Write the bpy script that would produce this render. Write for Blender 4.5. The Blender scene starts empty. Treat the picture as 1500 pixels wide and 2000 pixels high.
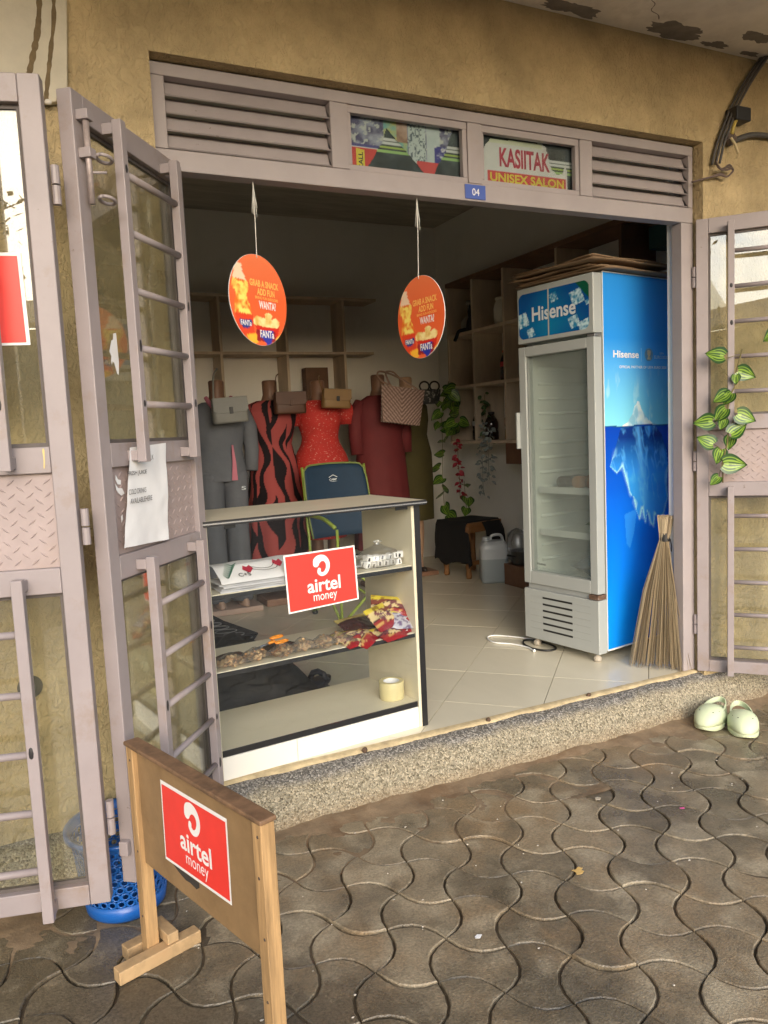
import bpy, math, random
import numpy as np
from mathutils import Vector, Matrix, noise

random.seed(7)
rng = np.random.default_rng(7)
scene = bpy.context.scene
COL = scene.collection
rad = math.radians

# ------------------------------------------------------------------ camera, sky, sun, exposure
# world: x along the shop front, y into the shop, z up; shop floor at z = 0, pavement at z = -0.17
cam_d = bpy.data.cameras.new('camera')
cam_d.sensor_fit = 'VERTICAL'
cam_d.sensor_height = 36.0
cam_d.lens = 27.0
cam_d.clip_start = 0.05
cam_d.clip_end = 2000
cam = bpy.data.objects.new('camera', cam_d)
COL.objects.link(cam)
cam.matrix_world = Matrix(((0.900695, 0.085536, -0.425949, 0.0),
                           (-0.432061, 0.073642, -0.898832, -2.573948),
                           (-0.045515, 0.993610, 0.103286, 1.18),
                           (0, 0, 0, 1)))
scene.camera = cam

world = bpy.data.worlds.new('World')
scene.world = world
world.use_nodes = True
wn = world.node_tree
sky = wn.nodes.new('ShaderNodeTexSky')
sky.sky_type = 'NISHITA'
sky.sun_disc = False
SUN_EL, SUN_ROT = rad(21), rad(197)
sky.sun_elevation = SUN_EL
sky.sun_rotation = SUN_ROT
sky.air_density = 1.0
sky.dust_density = 2.0
sky.ozone_density = 0.5
wn.links.new(sky.outputs[0], wn.nodes['Background'].inputs[0])
wn.nodes['Background'].inputs[1].default_value = 0.15

sun_d = bpy.data.lights.new('sun', 'SUN')
sun_d.energy = 1.5
sun_d.angle = rad(60)
sun_d.color = (1.0, 0.99, 0.975)
sun = bpy.data.objects.new('sun', sun_d)
COL.objects.link(sun)
sdir = Vector((math.sin(SUN_ROT) * math.cos(SUN_EL), math.cos(SUN_ROT) * math.cos(SUN_EL), math.sin(SUN_EL)))
sun.rotation_euler = sdir.to_track_quat('Z', 'Y').to_euler()
sun.location = sdir * 12

vs = scene.view_settings
vs.view_transform = 'Standard'
vs.look = 'None'
vs.exposure = 1.02
vs.gamma = 1.0
vs.use_curve_mapping = False
scene.cycles.use_denoising = True
scene.cycles.max_bounces = 10
scene.cycles.diffuse_bounces = 5
scene.cycles.transparent_max_bounces = 16
scene.cycles.sample_clamp_indirect = 6.0
scene.cycles.caustics_reflective = False
scene.cycles.caustics_refractive = False

# ------------------------------------------------------------------ helpers
def V(*a):
    return Vector(a)

def nm(nt, kind, **kw):
    n = nt.nodes.new(kind)
    for k, v in kw.items():
        setattr(n, k, v)
    return n

MATS = {}
def mat(name, col, rough=0.6, var=0.12, scale=9.0, bump=0.0, bscale=80.0, metal=0.0, spec=0.5,
        stain=None, sscale=4.0, samount=0.5, sedge=0.12, stretch=(1, 1, 1), rand=0.0, rvar=0.0, space='pos',
        coat=0.0, bdist=0.003, trans=0.0):
    """procedural principled material: base colour with noise, an optional stain colour and a fine bump"""
    if name in MATS:
        return MATS[name]
    m = bpy.data.materials.new(name)
    m.use_nodes = True
    nt = m.node_tree
    L = nt.links.new
    p = nt.nodes['Principled BSDF']
    if space == 'pos':
        src = nm(nt, 'ShaderNodeNewGeometry').outputs['Position']
    else:
        src = nm(nt, 'ShaderNodeTexCoord').outputs['Object']
    mp = nm(nt, 'ShaderNodeMapping')
    mp.inputs['Scale'].default_value = stretch
    L(src, mp.inputs[0])
    n1 = nm(nt, 'ShaderNodeTexNoise')
    n1.inputs['Scale'].default_value = scale
    n1.inputs['Detail'].default_value = 6
    n1.inputs['Roughness'].default_value = 0.62
    L(mp.outputs[0], n1.inputs['Vector'])
    mr = nm(nt, 'ShaderNodeMapRange')
    mr.inputs[1].default_value = 0.25
    mr.inputs[2].default_value = 0.75
    mr.inputs[3].default_value = 1 - var
    mr.inputs[4].default_value = 1 + var
    L(n1.outputs['Fac'], mr.inputs[0])
    fac = mr.outputs[0]
    if rand:
        oi = nm(nt, 'ShaderNodeObjectInfo')
        m2 = nm(nt, 'ShaderNodeMapRange')
        m2.inputs[3].default_value = 1 - rand
        m2.inputs[4].default_value = 1 + rand
        L(oi.outputs['Random'], m2.inputs[0])
        mm = nm(nt, 'ShaderNodeMath', operation='MULTIPLY')
        L(fac, mm.inputs[0])
        L(m2.outputs[0], mm.inputs[1])
        fac = mm.outputs[0]
    mul = nm(nt, 'ShaderNodeVectorMath', operation='SCALE')
    mul.inputs[0].default_value = col[:3]
    L(fac, mul.inputs['Scale'])
    out = mul.outputs[0]
    if stain is not None:
        n2 = nm(nt, 'ShaderNodeTexNoise')
        n2.inputs['Scale'].default_value = sscale
        n2.inputs['Detail'].default_value = 9
        n2.inputs['Roughness'].default_value = 0.68
        L(mp.outputs[0], n2.inputs['Vector'])
        r2 = nm(nt, 'ShaderNodeMapRange')
        r2.inputs[1].default_value = 0.62 - 0.25 * samount
        r2.inputs[2].default_value = 0.62 - 0.25 * samount + sedge
        L(n2.outputs['Fac'], r2.inputs[0])
        mx = nm(nt, 'ShaderNodeMix', data_type='RGBA')
        L(r2.outputs[0], mx.inputs[0])
        L(out, mx.inputs[6])
        mx.inputs[7].default_value = (*stain[:3], 1)
        out = mx.outputs[2]
    L(out, p.inputs['Base Color'])
    p.inputs['Roughness'].default_value = rough
    if rvar:
        n3 = nm(nt, 'ShaderNodeTexNoise')
        n3.inputs['Scale'].default_value = scale * 0.6
        n3.inputs['Detail'].default_value = 5
        L(mp.outputs[0], n3.inputs['Vector'])
        r3 = nm(nt, 'ShaderNodeMapRange')
        r3.inputs[1].default_value = 0.3
        r3.inputs[2].default_value = 0.7
        r3.inputs[3].default_value = max(0.03, rough - rvar)
        r3.inputs[4].default_value = min(1, rough + rvar)
        L(n3.outputs['Fac'], r3.inputs[0])
        L(r3.outputs[0], p.inputs['Roughness'])
    p.inputs['Metallic'].default_value = metal
    p.inputs['Specular IOR Level'].default_value = spec
    p.inputs['Coat Weight'].default_value = coat
    p.inputs['Transmission Weight'].default_value = trans
    if bump:
        n4 = nm(nt, 'ShaderNodeTexNoise')
        n4.inputs['Scale'].default_value = bscale
        n4.inputs['Detail'].default_value = 5
        L(mp.outputs[0], n4.inputs['Vector'])
        b = nm(nt, 'ShaderNodeBump')
        b.inputs['Strength'].default_value = bump
        b.inputs['Distance'].default_value = bdist
        L(n4.outputs['Fac'], b.inputs['Height'])
        L(b.outputs[0], p.inputs['Normal'])
    MATS[name] = m
    return m

def straw(name, c0, c1, rough=0.7):
    """every loose piece of one mesh gets its own tone"""
    if name in MATS:
        return MATS[name]
    m = bpy.data.materials.new(name)
    m.use_nodes = True
    nt = m.node_tree
    p = nt.nodes['Principled BSDF']
    geo = nm(nt, 'ShaderNodeNewGeometry')
    mx = nm(nt, 'ShaderNodeMix', data_type='RGBA')
    nt.links.new(geo.outputs['Random Per Island'], mx.inputs[0])
    mx.inputs[6].default_value = (*c0, 1)
    mx.inputs[7].default_value = (*c1, 1)
    nt.links.new(mx.outputs[2], p.inputs['Base Color'])
    p.inputs['Roughness'].default_value = rough
    MATS[name] = m
    return m

def glass(name, tint=(0.95, 0.97, 0.96), refl=0.10, dust=0.05, dustcol=(0.5, 0.48, 0.42), rough=0.0, edge=0.5, dvar=1.0):
    """a thin pane: clear with a mirror film and a little dust"""
    if name in MATS:
        return MATS[name]
    m = bpy.data.materials.new(name)
    m.use_nodes = True
    nt = m.node_tree
    nt.nodes.clear()
    L = nt.links.new
    o = nm(nt, 'ShaderNodeOutputMaterial')
    t = nm(nt, 'ShaderNodeBsdfTransparent')
    t.inputs[0].default_value = (*tint, 1)
    g = nm(nt, 'ShaderNodeBsdfGlossy')
    g.inputs['Roughness'].default_value = rough
    g.inputs[0].default_value = (0.95, 0.97, 1, 1)
    lw = nm(nt, 'ShaderNodeLayerWeight')
    lw.inputs[0].default_value = 0.35
    r = nm(nt, 'ShaderNodeMapRange')
    r.inputs[3].default_value = refl
    r.inputs[4].default_value = edge
    L(lw.outputs['Fresnel'], r.inputs[0])
    mx = nm(nt, 'ShaderNodeMixShader')
    L(r.outputs[0], mx.inputs[0])
    L(t.outputs[0], mx.inputs[1])
    L(g.outputs[0], mx.inputs[2])
    d = nm(nt, 'ShaderNodeBsdfDiffuse')
    d.inputs[0].default_value = (*dustcol, 1)
    geo = nm(nt, 'ShaderNodeNewGeometry')
    n1 = nm(nt, 'ShaderNodeTexNoise')
    n1.inputs['Scale'].default_value = 5
    n1.inputs['Detail'].default_value = 8
    L(geo.outputs['Position'], n1.inputs['Vector'])
    r2 = nm(nt, 'ShaderNodeMapRange')
    r2.inputs[1].default_value = 0.35
    r2.inputs[2].default_value = 0.75
    r2.inputs[3].default_value = dust * (1 - 0.7 * dvar)
    r2.inputs[4].default_value = dust * (1 + dvar)
    L(n1.outputs['Fac'], r2.inputs[0])
    m2 = nm(nt, 'ShaderNodeMixShader')
    L(r2.outputs[0], m2.inputs[0])
    L(mx.outputs[0], m2.inputs[1])
    L(d.outputs[0], m2.inputs[2])
    L(m2.outputs[0], o.inputs[0])
    MATS[name] = m
    return m

def vcol(name, rough=0.45, spec=0.4, bump=0.0, bscale=60):
    """printed or dyed surface that reads its colour from the mesh"""
    if name in MATS:
        return MATS[name]
    m = bpy.data.materials.new(name)
    m.use_nodes = True
    nt = m.node_tree
    p = nt.nodes['Principled BSDF']
    a = nm(nt, 'ShaderNodeAttribute', attribute_name='Col')
    nt.links.new(a.outputs['Color'], p.inputs['Base Color'])
    p.inputs['Roughness'].default_value = rough
    p.inputs['Specular IOR Level'].default_value = spec
    if bump:
        tc = nm(nt, 'ShaderNodeTexCoord')
        n4 = nm(nt, 'ShaderNodeTexNoise')
        n4.inputs['Scale'].default_value = bscale
        nt.links.new(tc.outputs['Object'], n4.inputs['Vector'])
        b = nm(nt, 'ShaderNodeBump')
        b.inputs['Strength'].default_value = bump
        b.inputs['Distance'].default_value = 0.003
        nt.links.new(n4.outputs['Fac'], b.inputs['Height'])
        nt.links.new(b.outputs[0], p.inputs['Normal'])
    MATS[name] = m
    return m

def srgb(r, g, b):
    f = lambda c: c / 12.92 if c <= 0.04045 else ((c + 0.055) / 1.055) ** 2.4
    return (f(r / 255), f(g / 255), f(b / 255))

def root_offset(o):
    v = Vector((0, 0, 0))
    while o is not None:
        v = v + Vector(o.location)
        o = o.parent
    return v

def link(o, parent=None):
    COL.objects.link(o)
    if parent is not None:
        o.parent = parent
    return o

def tag(o, label, cat=None, group=None, kind=None):
    if label:
        o['label'] = label
    if cat:
        o['category'] = cat
    if group:
        o['group'] = group
    if kind:
        o['kind'] = kind
    return o

def thing(name, label, cat, loc=(0, 0, 0), rotz=0.0, group=None):
    o = bpy.data.objects.new(name, None)
    o.empty_display_size = 0.1
    o.location = loc
    o.rotation_euler = (0, 0, rotz)
    COL.objects.link(o)
    return tag(o, label, cat, group)

class MB:
    def __init__(s):
        s.v, s.f, s.m, s.c = [], [], [], None

    def add(s, vs_, fs, m=0):
        k = len(s.v)
        s.v.extend([tuple(p) for p in vs_])
        s.f.extend([tuple(i + k for i in f) for f in fs])
        s.m.extend([m] * len(fs))
        return s

    def box(s, x0, x1, y0, y1, z0, z1, m=0):
        return s.add([(x0, y0, z0), (x1, y0, z0), (x1, y1, z0), (x0, y1, z0), (x0, y0, z1), (x1, y0, z1), (x1, y1, z1), (x0, y1, z1)],
                     [(0, 3, 2, 1), (4, 5, 6, 7), (0, 1, 5, 4), (1, 2, 6, 5), (2, 3, 7, 6), (3, 0, 4, 7)], m)

    def obox(s, c, size, R, m=0):
        c = Vector(c)
        hx, hy, hz = size[0] / 2, size[1] / 2, size[2] / 2
        P = [(-hx, -hy, -hz), (hx, -hy, -hz), (hx, hy, -hz), (-hx, hy, -hz), (-hx, -hy, hz), (hx, -hy, hz), (hx, hy, hz), (-hx, hy, hz)]
        return s.add([c + R @ Vector(p) for p in P],
                     [(0, 3, 2, 1), (4, 5, 6, 7), (0, 1, 5, 4), (1, 2, 6, 5), (2, 3, 7, 6), (3, 0, 4, 7)], m)

    def bar(s, p, q, w, h, up=(0, 0, 1), m=0):
        p, q = Vector(p), Vector(q)
        z = (q - p).normalized()
        x = Vector(up).cross(z)
        if x.length < 1e-5:
            x = Vector((1, 0, 0))
        x.normalize()
        y = z.cross(x)
        R = Matrix((x, y, z)).transposed()
        return s.obox((p + q) / 2, (w, h, (q - p).length), R, m)

    def tube(s, pts, r, n=8, cap=True, m=0, flat=1.0):
        pts = [Vector(p) for p in pts]
        rr = r if isinstance(r, (list, tuple)) else [r] * len(pts)
        rings = []
        ref = None
        for i, p in enumerate(pts):
            t = (pts[min(i + 1, len(pts) - 1)] - pts[max(i - 1, 0)])
            if t.length < 1e-9:
                t = Vector((0, 0, 1))
            t.normalize()
            if ref is None:
                ref = Vector((0, 0, 1)) if abs(t.z) < 0.9 else Vector((1, 0, 0))
            a = ref - t * ref.dot(t)
            if a.length < 1e-6:
                a = Vector((1, 0, 0)) - t * t.x
            a.normalize()
            ref = a
            b = t.cross(a)
            rings.append([p + (a * math.cos(2 * math.pi * k / n) + b * math.sin(2 * math.pi * k / n) * flat) * rr[i] for k in range(n)])
        return s.loft(rings, cap, cap, m)

    def loft(s, rings, cap0=True, cap1=True, m=0, closed=True):
        n = len(rings[0])
        vs_ = [p for r in rings for p in r]
        fs = []
        for i in range(len(rings) - 1):
            for k in range(n if closed else n - 1):
                a = i * n + k
                b = i * n + (k + 1) % n
                fs.append((a, b, b + n, a + n))
        if cap0:
            fs.append(tuple(reversed(range(n))))
        if cap1:
            fs.append(tuple(range((len(rings) - 1) * n, len(rings) * n)))
        return s.add(vs_, fs, m)

    def lathe(s, prof, n=20, c=(0, 0, 0), m=0, cap0=True, cap1=True, sx=1.0, sy=1.0):
        rings = [[(c[0] + r * sx * math.cos(2 * math.pi * k / n), c[1] + r * sy * math.sin(2 * math.pi * k / n), c[2] + z) for k in range(n)] for r, z in prof]
        return s.loft(rings, cap0, cap1, m)

    def prism(s, poly, fr, t0=0.0, t1=0.002, m=0):
        n = len(poly)
        a = [fr.pt(x, y, t0) for x, y in poly]
        b = [fr.pt(x, y, t1) for x, y in poly]
        fs = [tuple(reversed(range(n))), tuple(range(n, 2 * n))]
        fs += [(k, (k + 1) % n, n + (k + 1) % n, n + k) for k in range(n)]
        return s.add(a + b, fs, m)

    def ball(s, c, r, n=10, sx=1, sy=1, sz=1, m=0, jit=0.0):
        prof = []
        k = max(5, n // 2 + 1)
        rings = []
        for i in range(k):
            th = math.pi * (i + 0.02) / (k - 1 + 0.04)
            rings.append([(c[0] + r * sx * math.sin(th) * math.cos(2 * math.pi * j / n) * (1 + jit * random.uniform(-1, 1)),
                           c[1] + r * sy * math.sin(th) * math.sin(2 * math.pi * j / n) * (1 + jit * random.uniform(-1, 1)),
                           c[2] - r * sz * math.cos(th)) for j in range(n)])
        return s.loft(rings, True, True, m)

    def mesh(s, name, mats, smooth=False):
        me = bpy.data.meshes.new(name)
        me.from_pydata(s.v, [], s.f)
        for mt in (mats if isinstance(mats, (list, tuple)) else [mats]):
            me.materials.append(mt)
        if any(s.m):
            me.polygons.foreach_set('material_index', s.m)
        if smooth:
            me.polygons.foreach_set('use_smooth', [True] * len(me.polygons))
        if s.c is not None:
            at = me.color_attributes.new('Col', 'FLOAT_COLOR', 'POINT')
            at.data.foreach_set('color', np.asarray(s.c, dtype=np.float32).ravel())
        me.update()
        return me

    def build(s, name, mats, parent=None, smooth=False, bevel=0.0, W=False, loc=None, rotz=0.0, seg=2):
        if W and parent is not None:
            o_ = root_offset(parent)
            s.v = [(x - o_.x, y - o_.y, z - o_.z) for x, y, z in s.v]
        ob = bpy.data.objects.new(name, s.mesh(name, mats, smooth))
        if loc is not None:
            ob.location = loc
            if W:
                ob.data.transform(Matrix.Translation(-Vector(loc)))
        ob.rotation_euler = (0, 0, rotz)
        link(ob, parent)
        if bevel:
            b = ob.modifiers.new('bevel', 'BEVEL')
            b.width = bevel
            b.segments = seg
            b.limit_method = 'ANGLE'
            b.angle_limit = rad(40)
            if smooth is False:
                ob.data.polygons.foreach_set('use_smooth', [True] * len(ob.data.polygons))
                b.harden_normals = True
        return ob

class Fr:
    """a flat frame: origin, right, up; off is the height along the outward normal"""
    def __init__(s, o, u, v=(0, 0, 1)):
        s.o, s.u, s.w = Vector(o), Vector(u).normalized(), Vector(v).normalized()
        s.n = s.u.cross(s.w).normalized()

    def pt(s, x, y, off=0.0):
        return s.o + s.u * x + s.w * y + s.n * off

def smooth_sub(ob, lv=1):
    m = ob.modifiers.new('subd', 'SUBSURF')
    m.levels = lv
    m.render_levels = lv
    return ob

def solid(ob, t, off=-1):
    m = ob.modifiers.new('solid', 'SOLIDIFY')
    m.thickness = t
    m.offset = off
    return ob

# ---- lettering: every word is turned into mesh data once
TEXTS = {}
def make_texts(words_):
    tmp = []
    for key in words_:
        s_, bold = key
        cu = bpy.data.curves.new('t', 'FONT')
        cu.body = s_
        cu.offset = bold
        cu.resolution_u = 4
        ob = bpy.data.objects.new('t', cu)
        COL.objects.link(ob)
        tmp.append((key, ob, cu))
    dg = bpy.context.evaluated_depsgraph_get()
    for key, ob, cu in tmp:
        me = bpy.data.meshes.new_from_object(ob.evaluated_get(dg))
        v = np.array([p.co[:2] for p in me.vertices])
        f = [tuple(p.vertices) for p in me.polygons]
        lo, hi = v.min(0), v.max(0)
        TEXTS[key] = ((v - lo) / (hi - lo), f, (hi - lo)[0] / (hi - lo)[1])
        bpy.data.meshes.remove(me)
    for key, ob, cu in tmp:
        bpy.data.objects.remove(ob)
        bpy.data.curves.remove(cu)

def text_on(s_, bold, fr, x, y, w, h, m, parent, off=0.001, name='lettering', skew=0.0, arch=None, W=True):
    """lettering fitted into the box x, y, w, h of a flat frame"""
    v, f, _ = TEXTS[(s_, bold)]
    b = MB()
    pts = []
    for a, c in v:
        X, Y = x + a * w + skew * c * h, y + c * h
        if arch:
            Y += arch(a)
        pts.append(fr.pt(X, Y, off))
    fs = [t if (Vector(pts[t[1]]) - Vector(pts[t[0]])).cross(Vector(pts[t[2]]) - Vector(pts[t[0]])).dot(fr.n) >= 0 else tuple(reversed(t)) for t in f]
    b.add(pts, fs)
    return b.build(name, m, parent, W=W)

def poly_on(poly, fr, m, parent, off=0.0008, name='print', W=True):
    b = MB()
    b.add([fr.pt(x, y, off) for x, y in poly], [tuple(range(len(poly)))])
    return b.build(name, m, parent, W=W)

def stroke_poly(pts, wid):
    """outline of a line of changing width"""
    L_, R_ = [], []
    n = len(pts)
    for i, (x, y) in enumerate(pts):
        ax, ay = pts[max(i - 1, 0)]
        bx, by = pts[min(i + 1, n - 1)]
        dx, dy = bx - ax, by - ay
        d = math.hypot(dx, dy) or 1
        w = wid[i] / 2
        L_.append((x - dy / d * w, y + dx / d * w))
        R_.append((x + dy / d * w, y - dx / d * w))
    return L_, R_

def ribbon(pts, wid, fr, m, parent, off=0.001, name='print', W=True):
    L_, R_ = stroke_poly(pts, wid)
    b = MB()
    n = len(pts)
    b.add([fr.pt(x, y, off) for x, y in L_ + R_], [(n + i, n + i + 1, i + 1, i) for i in range(n - 1)])
    return b.build(name, m, parent, W=W)

def catmull(P, k=6):
    P = [np.array(p, float) for p in P]
    out = []
    for i in range(len(P) - 1):
        p0, p1, p2, p3 = P[max(i - 1, 0)], P[i], P[i + 1], P[min(i + 2, len(P) - 1)]
        for j in range(k):
            t = j / k
            out.append(0.5 * ((2 * p1) + (-p0 + p2) * t + (2 * p0 - 5 * p1 + 4 * p2 - p3) * t * t + (-p0 + 3 * p1 - 3 * p2 + p3) * t ** 3))
    out.append(P[-1])
    return [tuple(p) for p in out]

def grid_print(name, fr, x0, y0, w, h, nx, ny, fn, m, parent, off=0.001, mask=None, W=True, wav=None):
    """a flat printed sheet whose picture is stored in the mesh; fn(s, t) gives colours for s, t in 0..1"""
    S, T = np.meshgrid(np.linspace(0, 1, nx + 1), np.linspace(0, 1, ny + 1))
    cols = fn(S.ravel(), T.ravel())
    b = MB()
    pts = []
    for s_, t_ in zip(S.ravel(), T.ravel()):
        o_ = off + (wav(s_, t_) if wav else 0)
        pts.append(fr.pt(x0 + s_ * w, y0 + t_ * h, o_))
    fs = []
    for j in range(ny):
        for i in range(nx):
            if mask and not mask((i + 0.5) / nx, (j + 0.5) / ny):
                continue
            a = j * (nx + 1) + i
            fs.append((a, a + 1, a + nx + 2, a + nx + 1))
    b.add(pts, fs)
    b.c = np.concatenate([cols, np.ones((len(cols), 1))], 1)
    return b.build(name, m, parent, W=W, smooth=bool(wav))

def copy_tree(o, parent=None):
    c = o.copy()
    COL.objects.link(c)
    c.parent = parent
    for ch in o.children:
        copy_tree(ch, c)
    return c

def npnoise(x, y, sc, seed=0, oct_=4):
    """cheap value noise on numpy arrays"""
    r = np.random.default_rng(seed)
    G = r.random((64, 64))
    out = np.zeros_like(x, dtype=float)
    amp, tot = 1.0, 0.0
    for k in range(oct_):
        X, Y = x * sc * 2 ** k, y * sc * 2 ** k
        xi, yi = np.floor(X).astype(int), np.floor(Y).astype(int)
        fx, fy = X - xi, Y - yi
        fx, fy = fx * fx * (3 - 2 * fx), fy * fy * (3 - 2 * fy)
        g = lambda a, b: G[a % 64, b % 64]
        v = (g(xi, yi) * (1 - fx) + g(xi + 1, yi) * fx) * (1 - fy) + (g(xi, yi + 1) * (1 - fx) + g(xi + 1, yi + 1) * fx) * fy
        out += amp * v
        tot += amp
        amp *= 0.5
    return out / tot

def mixc(a, b, t):
    a, b = np.asarray(a, float), np.asarray(b, float)
    t = np.clip(np.asarray(t), 0, 1)[:, None]
    return a * (1 - t) + b * t

def inpoly(S, T, poly):
    P = np.array(poly)
    ins = np.zeros(S.shape, bool)
    j = len(P) - 1
    for i in range(len(P)):
        xi, yi = P[i]
        xj, yj = P[j]
        c = ((yi > T) != (yj > T)) & (S < (xj - xi) * (T - yi) / (yj - yi + 1e-12) + xi)
        ins ^= c
        j = i
    return ins

make_texts([('airtel', 0.02), ('money', 0.0), ('Hisense', 0.022), ('Hisense', 0.0), ('04', 0.0), ('CALL', 0.02), ('KASIITAK', 0.03), ('UNISEX SALON', 0.03),
            ('GRAB A SNACK', 0.03), ('ADD FUN', 0.03), ('BRING FUN INDOORS', 0.01), ('WANTA?', 0.03), ('FANTa', 0.03),
            ('ENGLISH MILK', 0.0), ('FRESH JUICE', 0.01), ('COLD DRINKS', 0.0), ('AVAILABLEHERE', 0.0),
            ('OFFICIAL PARTNER OF UEFA EURO 2020', 0.01), ('UEFA', 0.01), ('EURO2020', 0.015), ('CAMP', 0.02), ('S', 0.02), ('C+S', 0.01), ('oTTIC', 0.02), ('JUNGLE', 0.01), ('2', 0.01), ('5', 0.01)])

GZ = -0.17          # pavement height
Y0 = -0.05          # outer face of the shop front

# ------------------------------------------------------------------ base materials
M_WALL = mat('ochre_plaster', (0.47, 0.37, 0.215), 0.9, 0.3, 5.0, stain=(0.34, 0.25, 0.13), sscale=1.6, samount=0.3, sedge=0.3, spec=0.2)
def roughcast(m):
    """trowelled upright streaks on the plaster"""
    nt = m.node_tree
    L = nt.links.new
    p = nt.nodes['Principled BSDF']
    geo = nm(nt, 'ShaderNodeNewGeometry')
    mp = nm(nt, 'ShaderNodeMapping')
    mp.inputs['Scale'].default_value = (1, 1, 0.62)
    mp.inputs['Rotation'].default_value = (0, rad(16), 0)
    L(geo.outputs['Position'], mp.inputs[0])
    n1 = nm(nt, 'ShaderNodeTexNoise')
    n1.inputs['Scale'].default_value = 48
    n1.inputs['Detail'].default_value = 4
    n1.inputs['Distortion'].default_value = 1.2
    L(mp.outputs[0], n1.inputs['Vector'])
    r = nm(nt, 'ShaderNodeMapRange')
    r.inputs[1].default_value = 0.42
    r.inputs[2].default_value = 0.66
    L(n1.outputs['Fac'], r.inputs[0])
    n2 = nm(nt, 'ShaderNodeTexNoise')
    n2.inputs['Scale'].default_value = 90
    n2.inputs['Detail'].default_value = 3
    L(mp.outputs[0], n2.inputs['Vector'])
    ad = nm(nt, 'ShaderNodeMath', operation='MULTIPLY_ADD')
    L(n2.outputs['Fac'], ad.inputs[0])
    ad.inputs[1].default_value = 0.25
    L(r.outputs[0], ad.inputs[2])
    b = nm(nt, 'ShaderNodeBump')
    b.inputs['Strength'].default_value = 0.62
    b.inputs['Distance'].default_value = 0.010
    L(ad.outputs[0], b.inputs['Height'])
    L(b.outputs[0], p.inputs['Normal'])
roughcast(M_WALL)
M_WHITEWALL = mat('white_wall_paint', (0.82, 0.81, 0.77), 0.75, 0.05, 2.5, bump=0.15, bscale=40, stain=(0.5, 0.47, 0.40), sscale=2.2, samount=0.1, sedge=0.4)
M_CEIL = mat('rough_ceiling', (0.46, 0.43, 0.37), 0.9, 0.3, 6, bump=0.6, bscale=30, bdist=0.01, stretch=(0.4, 2.2, 1))
M_SOFFIT = mat('soffit_whitewash', (0.74, 0.70, 0.65), 0.85, 0.16, 5, bump=0.25, bscale=50, stain=(0.42, 0.37, 0.33), sscale=3, samount=0.25, sedge=0.3)
M_PEEL = mat('bare_cement', (0.20, 0.18, 0.165), 0.95, 0.2, 20, bump=0.4, bscale=60)
M_STAIRSLAB = mat('grey_wash_slab', (0.56, 0.52, 0.43), 0.85, 0.14, 7, bump=0.6, bscale=45, bdist=0.006, stain=(0.40, 0.36, 0.28), sscale=5, samount=0.3, sedge=0.3)
M_STREAK = mat('rust_streak', (0.16, 0.115, 0.06), 0.8, 0.3, 30)
M_PAINT = mat('mauve_gate_paint', (0.300, 0.262, 0.270), 0.45, 0.11, 6, bump=0.22, bscale=24, stain=(0.25, 0.19, 0.155), sscale=6.5, samount=0.28, sedge=0.2, spec=0.45, bdist=0.002)
M_PAINTD = mat('mauve_frame_paint', (0.340, 0.302, 0.308), 0.5, 0.11, 5, bump=0.18, bscale=25, stain=(0.30, 0.235, 0.195), sscale=5, samount=0.2, sedge=0.3, spec=0.4, bdist=0.002)
def paint_wear(m, dark=(0.13, 0.09, 0.075)):
    """small chips and scratches through the paint"""
    nt = m.node_tree
    L = nt.links.new
    p = nt.nodes['Principled BSDF']
    src = p.inputs['Base Color'].links[0].from_socket
    geo = nm(nt, 'ShaderNodeNewGeometry')
    n1 = nm(nt, 'ShaderNodeTexNoise')
    n1.inputs['Scale'].default_value = 38
    n1.inputs['Detail'].default_value = 6
    n1.inputs['Roughness'].default_value = 0.75
    L(geo.outputs['Position'], n1.inputs['Vector'])
    n2 = nm(nt, 'ShaderNodeTexNoise')
    n2.inputs['Scale'].default_value = 4
    L(geo.outputs['Position'], n2.inputs['Vector'])
    ml = nm(nt, 'ShaderNodeMath', operation='MULTIPLY_ADD')
    L(n2.outputs['Fac'], ml.inputs[0])
    ml.inputs[1].default_value = 0.35
    L(n1.outputs['Fac'], ml.inputs[2])
    r = nm(nt, 'ShaderNodeMapRange')
    r.inputs[1].default_value = 0.875
    r.inputs[2].default_value = 0.905
    r.inputs[4].default_value = 0.85
    L(ml.outputs[0], r.inputs[0])
    mx = nm(nt, 'ShaderNodeMix', data_type='RGBA')
    L(r.outputs[0], mx.inputs[0])
    L(src, mx.inputs[6])
    mx.inputs[7].default_value = (*dark, 1)
    L(mx.outputs[2], p.inputs['Base Color'])
paint_wear(M_PAINT)
paint_wear(M_PAINTD)
M_PRIMER = mat('black_weld_paint', (0.022, 0.02, 0.022), 0.55, 0.3, 60)
M_GASKET = mat('dark_putty', (0.10, 0.085, 0.08), 0.7, 0.2, 40)
M_GLASS = glass('door_glass', (0.93, 0.94, 0.90), 0.045, 0.06, (0.50, 0.46, 0.33), edge=0.35)
M_WHITE = mat('white_print', (0.80, 0.80, 0.80), 0.5, 0.03, 20)
M_PAPER = mat('white_paper', (0.78, 0.79, 0.82), 0.8, 0.05, 12)
M_RED = mat('red_print', (0.78, 0.045, 0.035), 0.4, 0.06, 12)
M_BLACK = mat('black_plastic', (0.012, 0.012, 0.013), 0.45, 0.2, 30)
M_INK = mat('black_ink', (0.03, 0.03, 0.035), 0.6, 0.1, 30)

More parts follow.
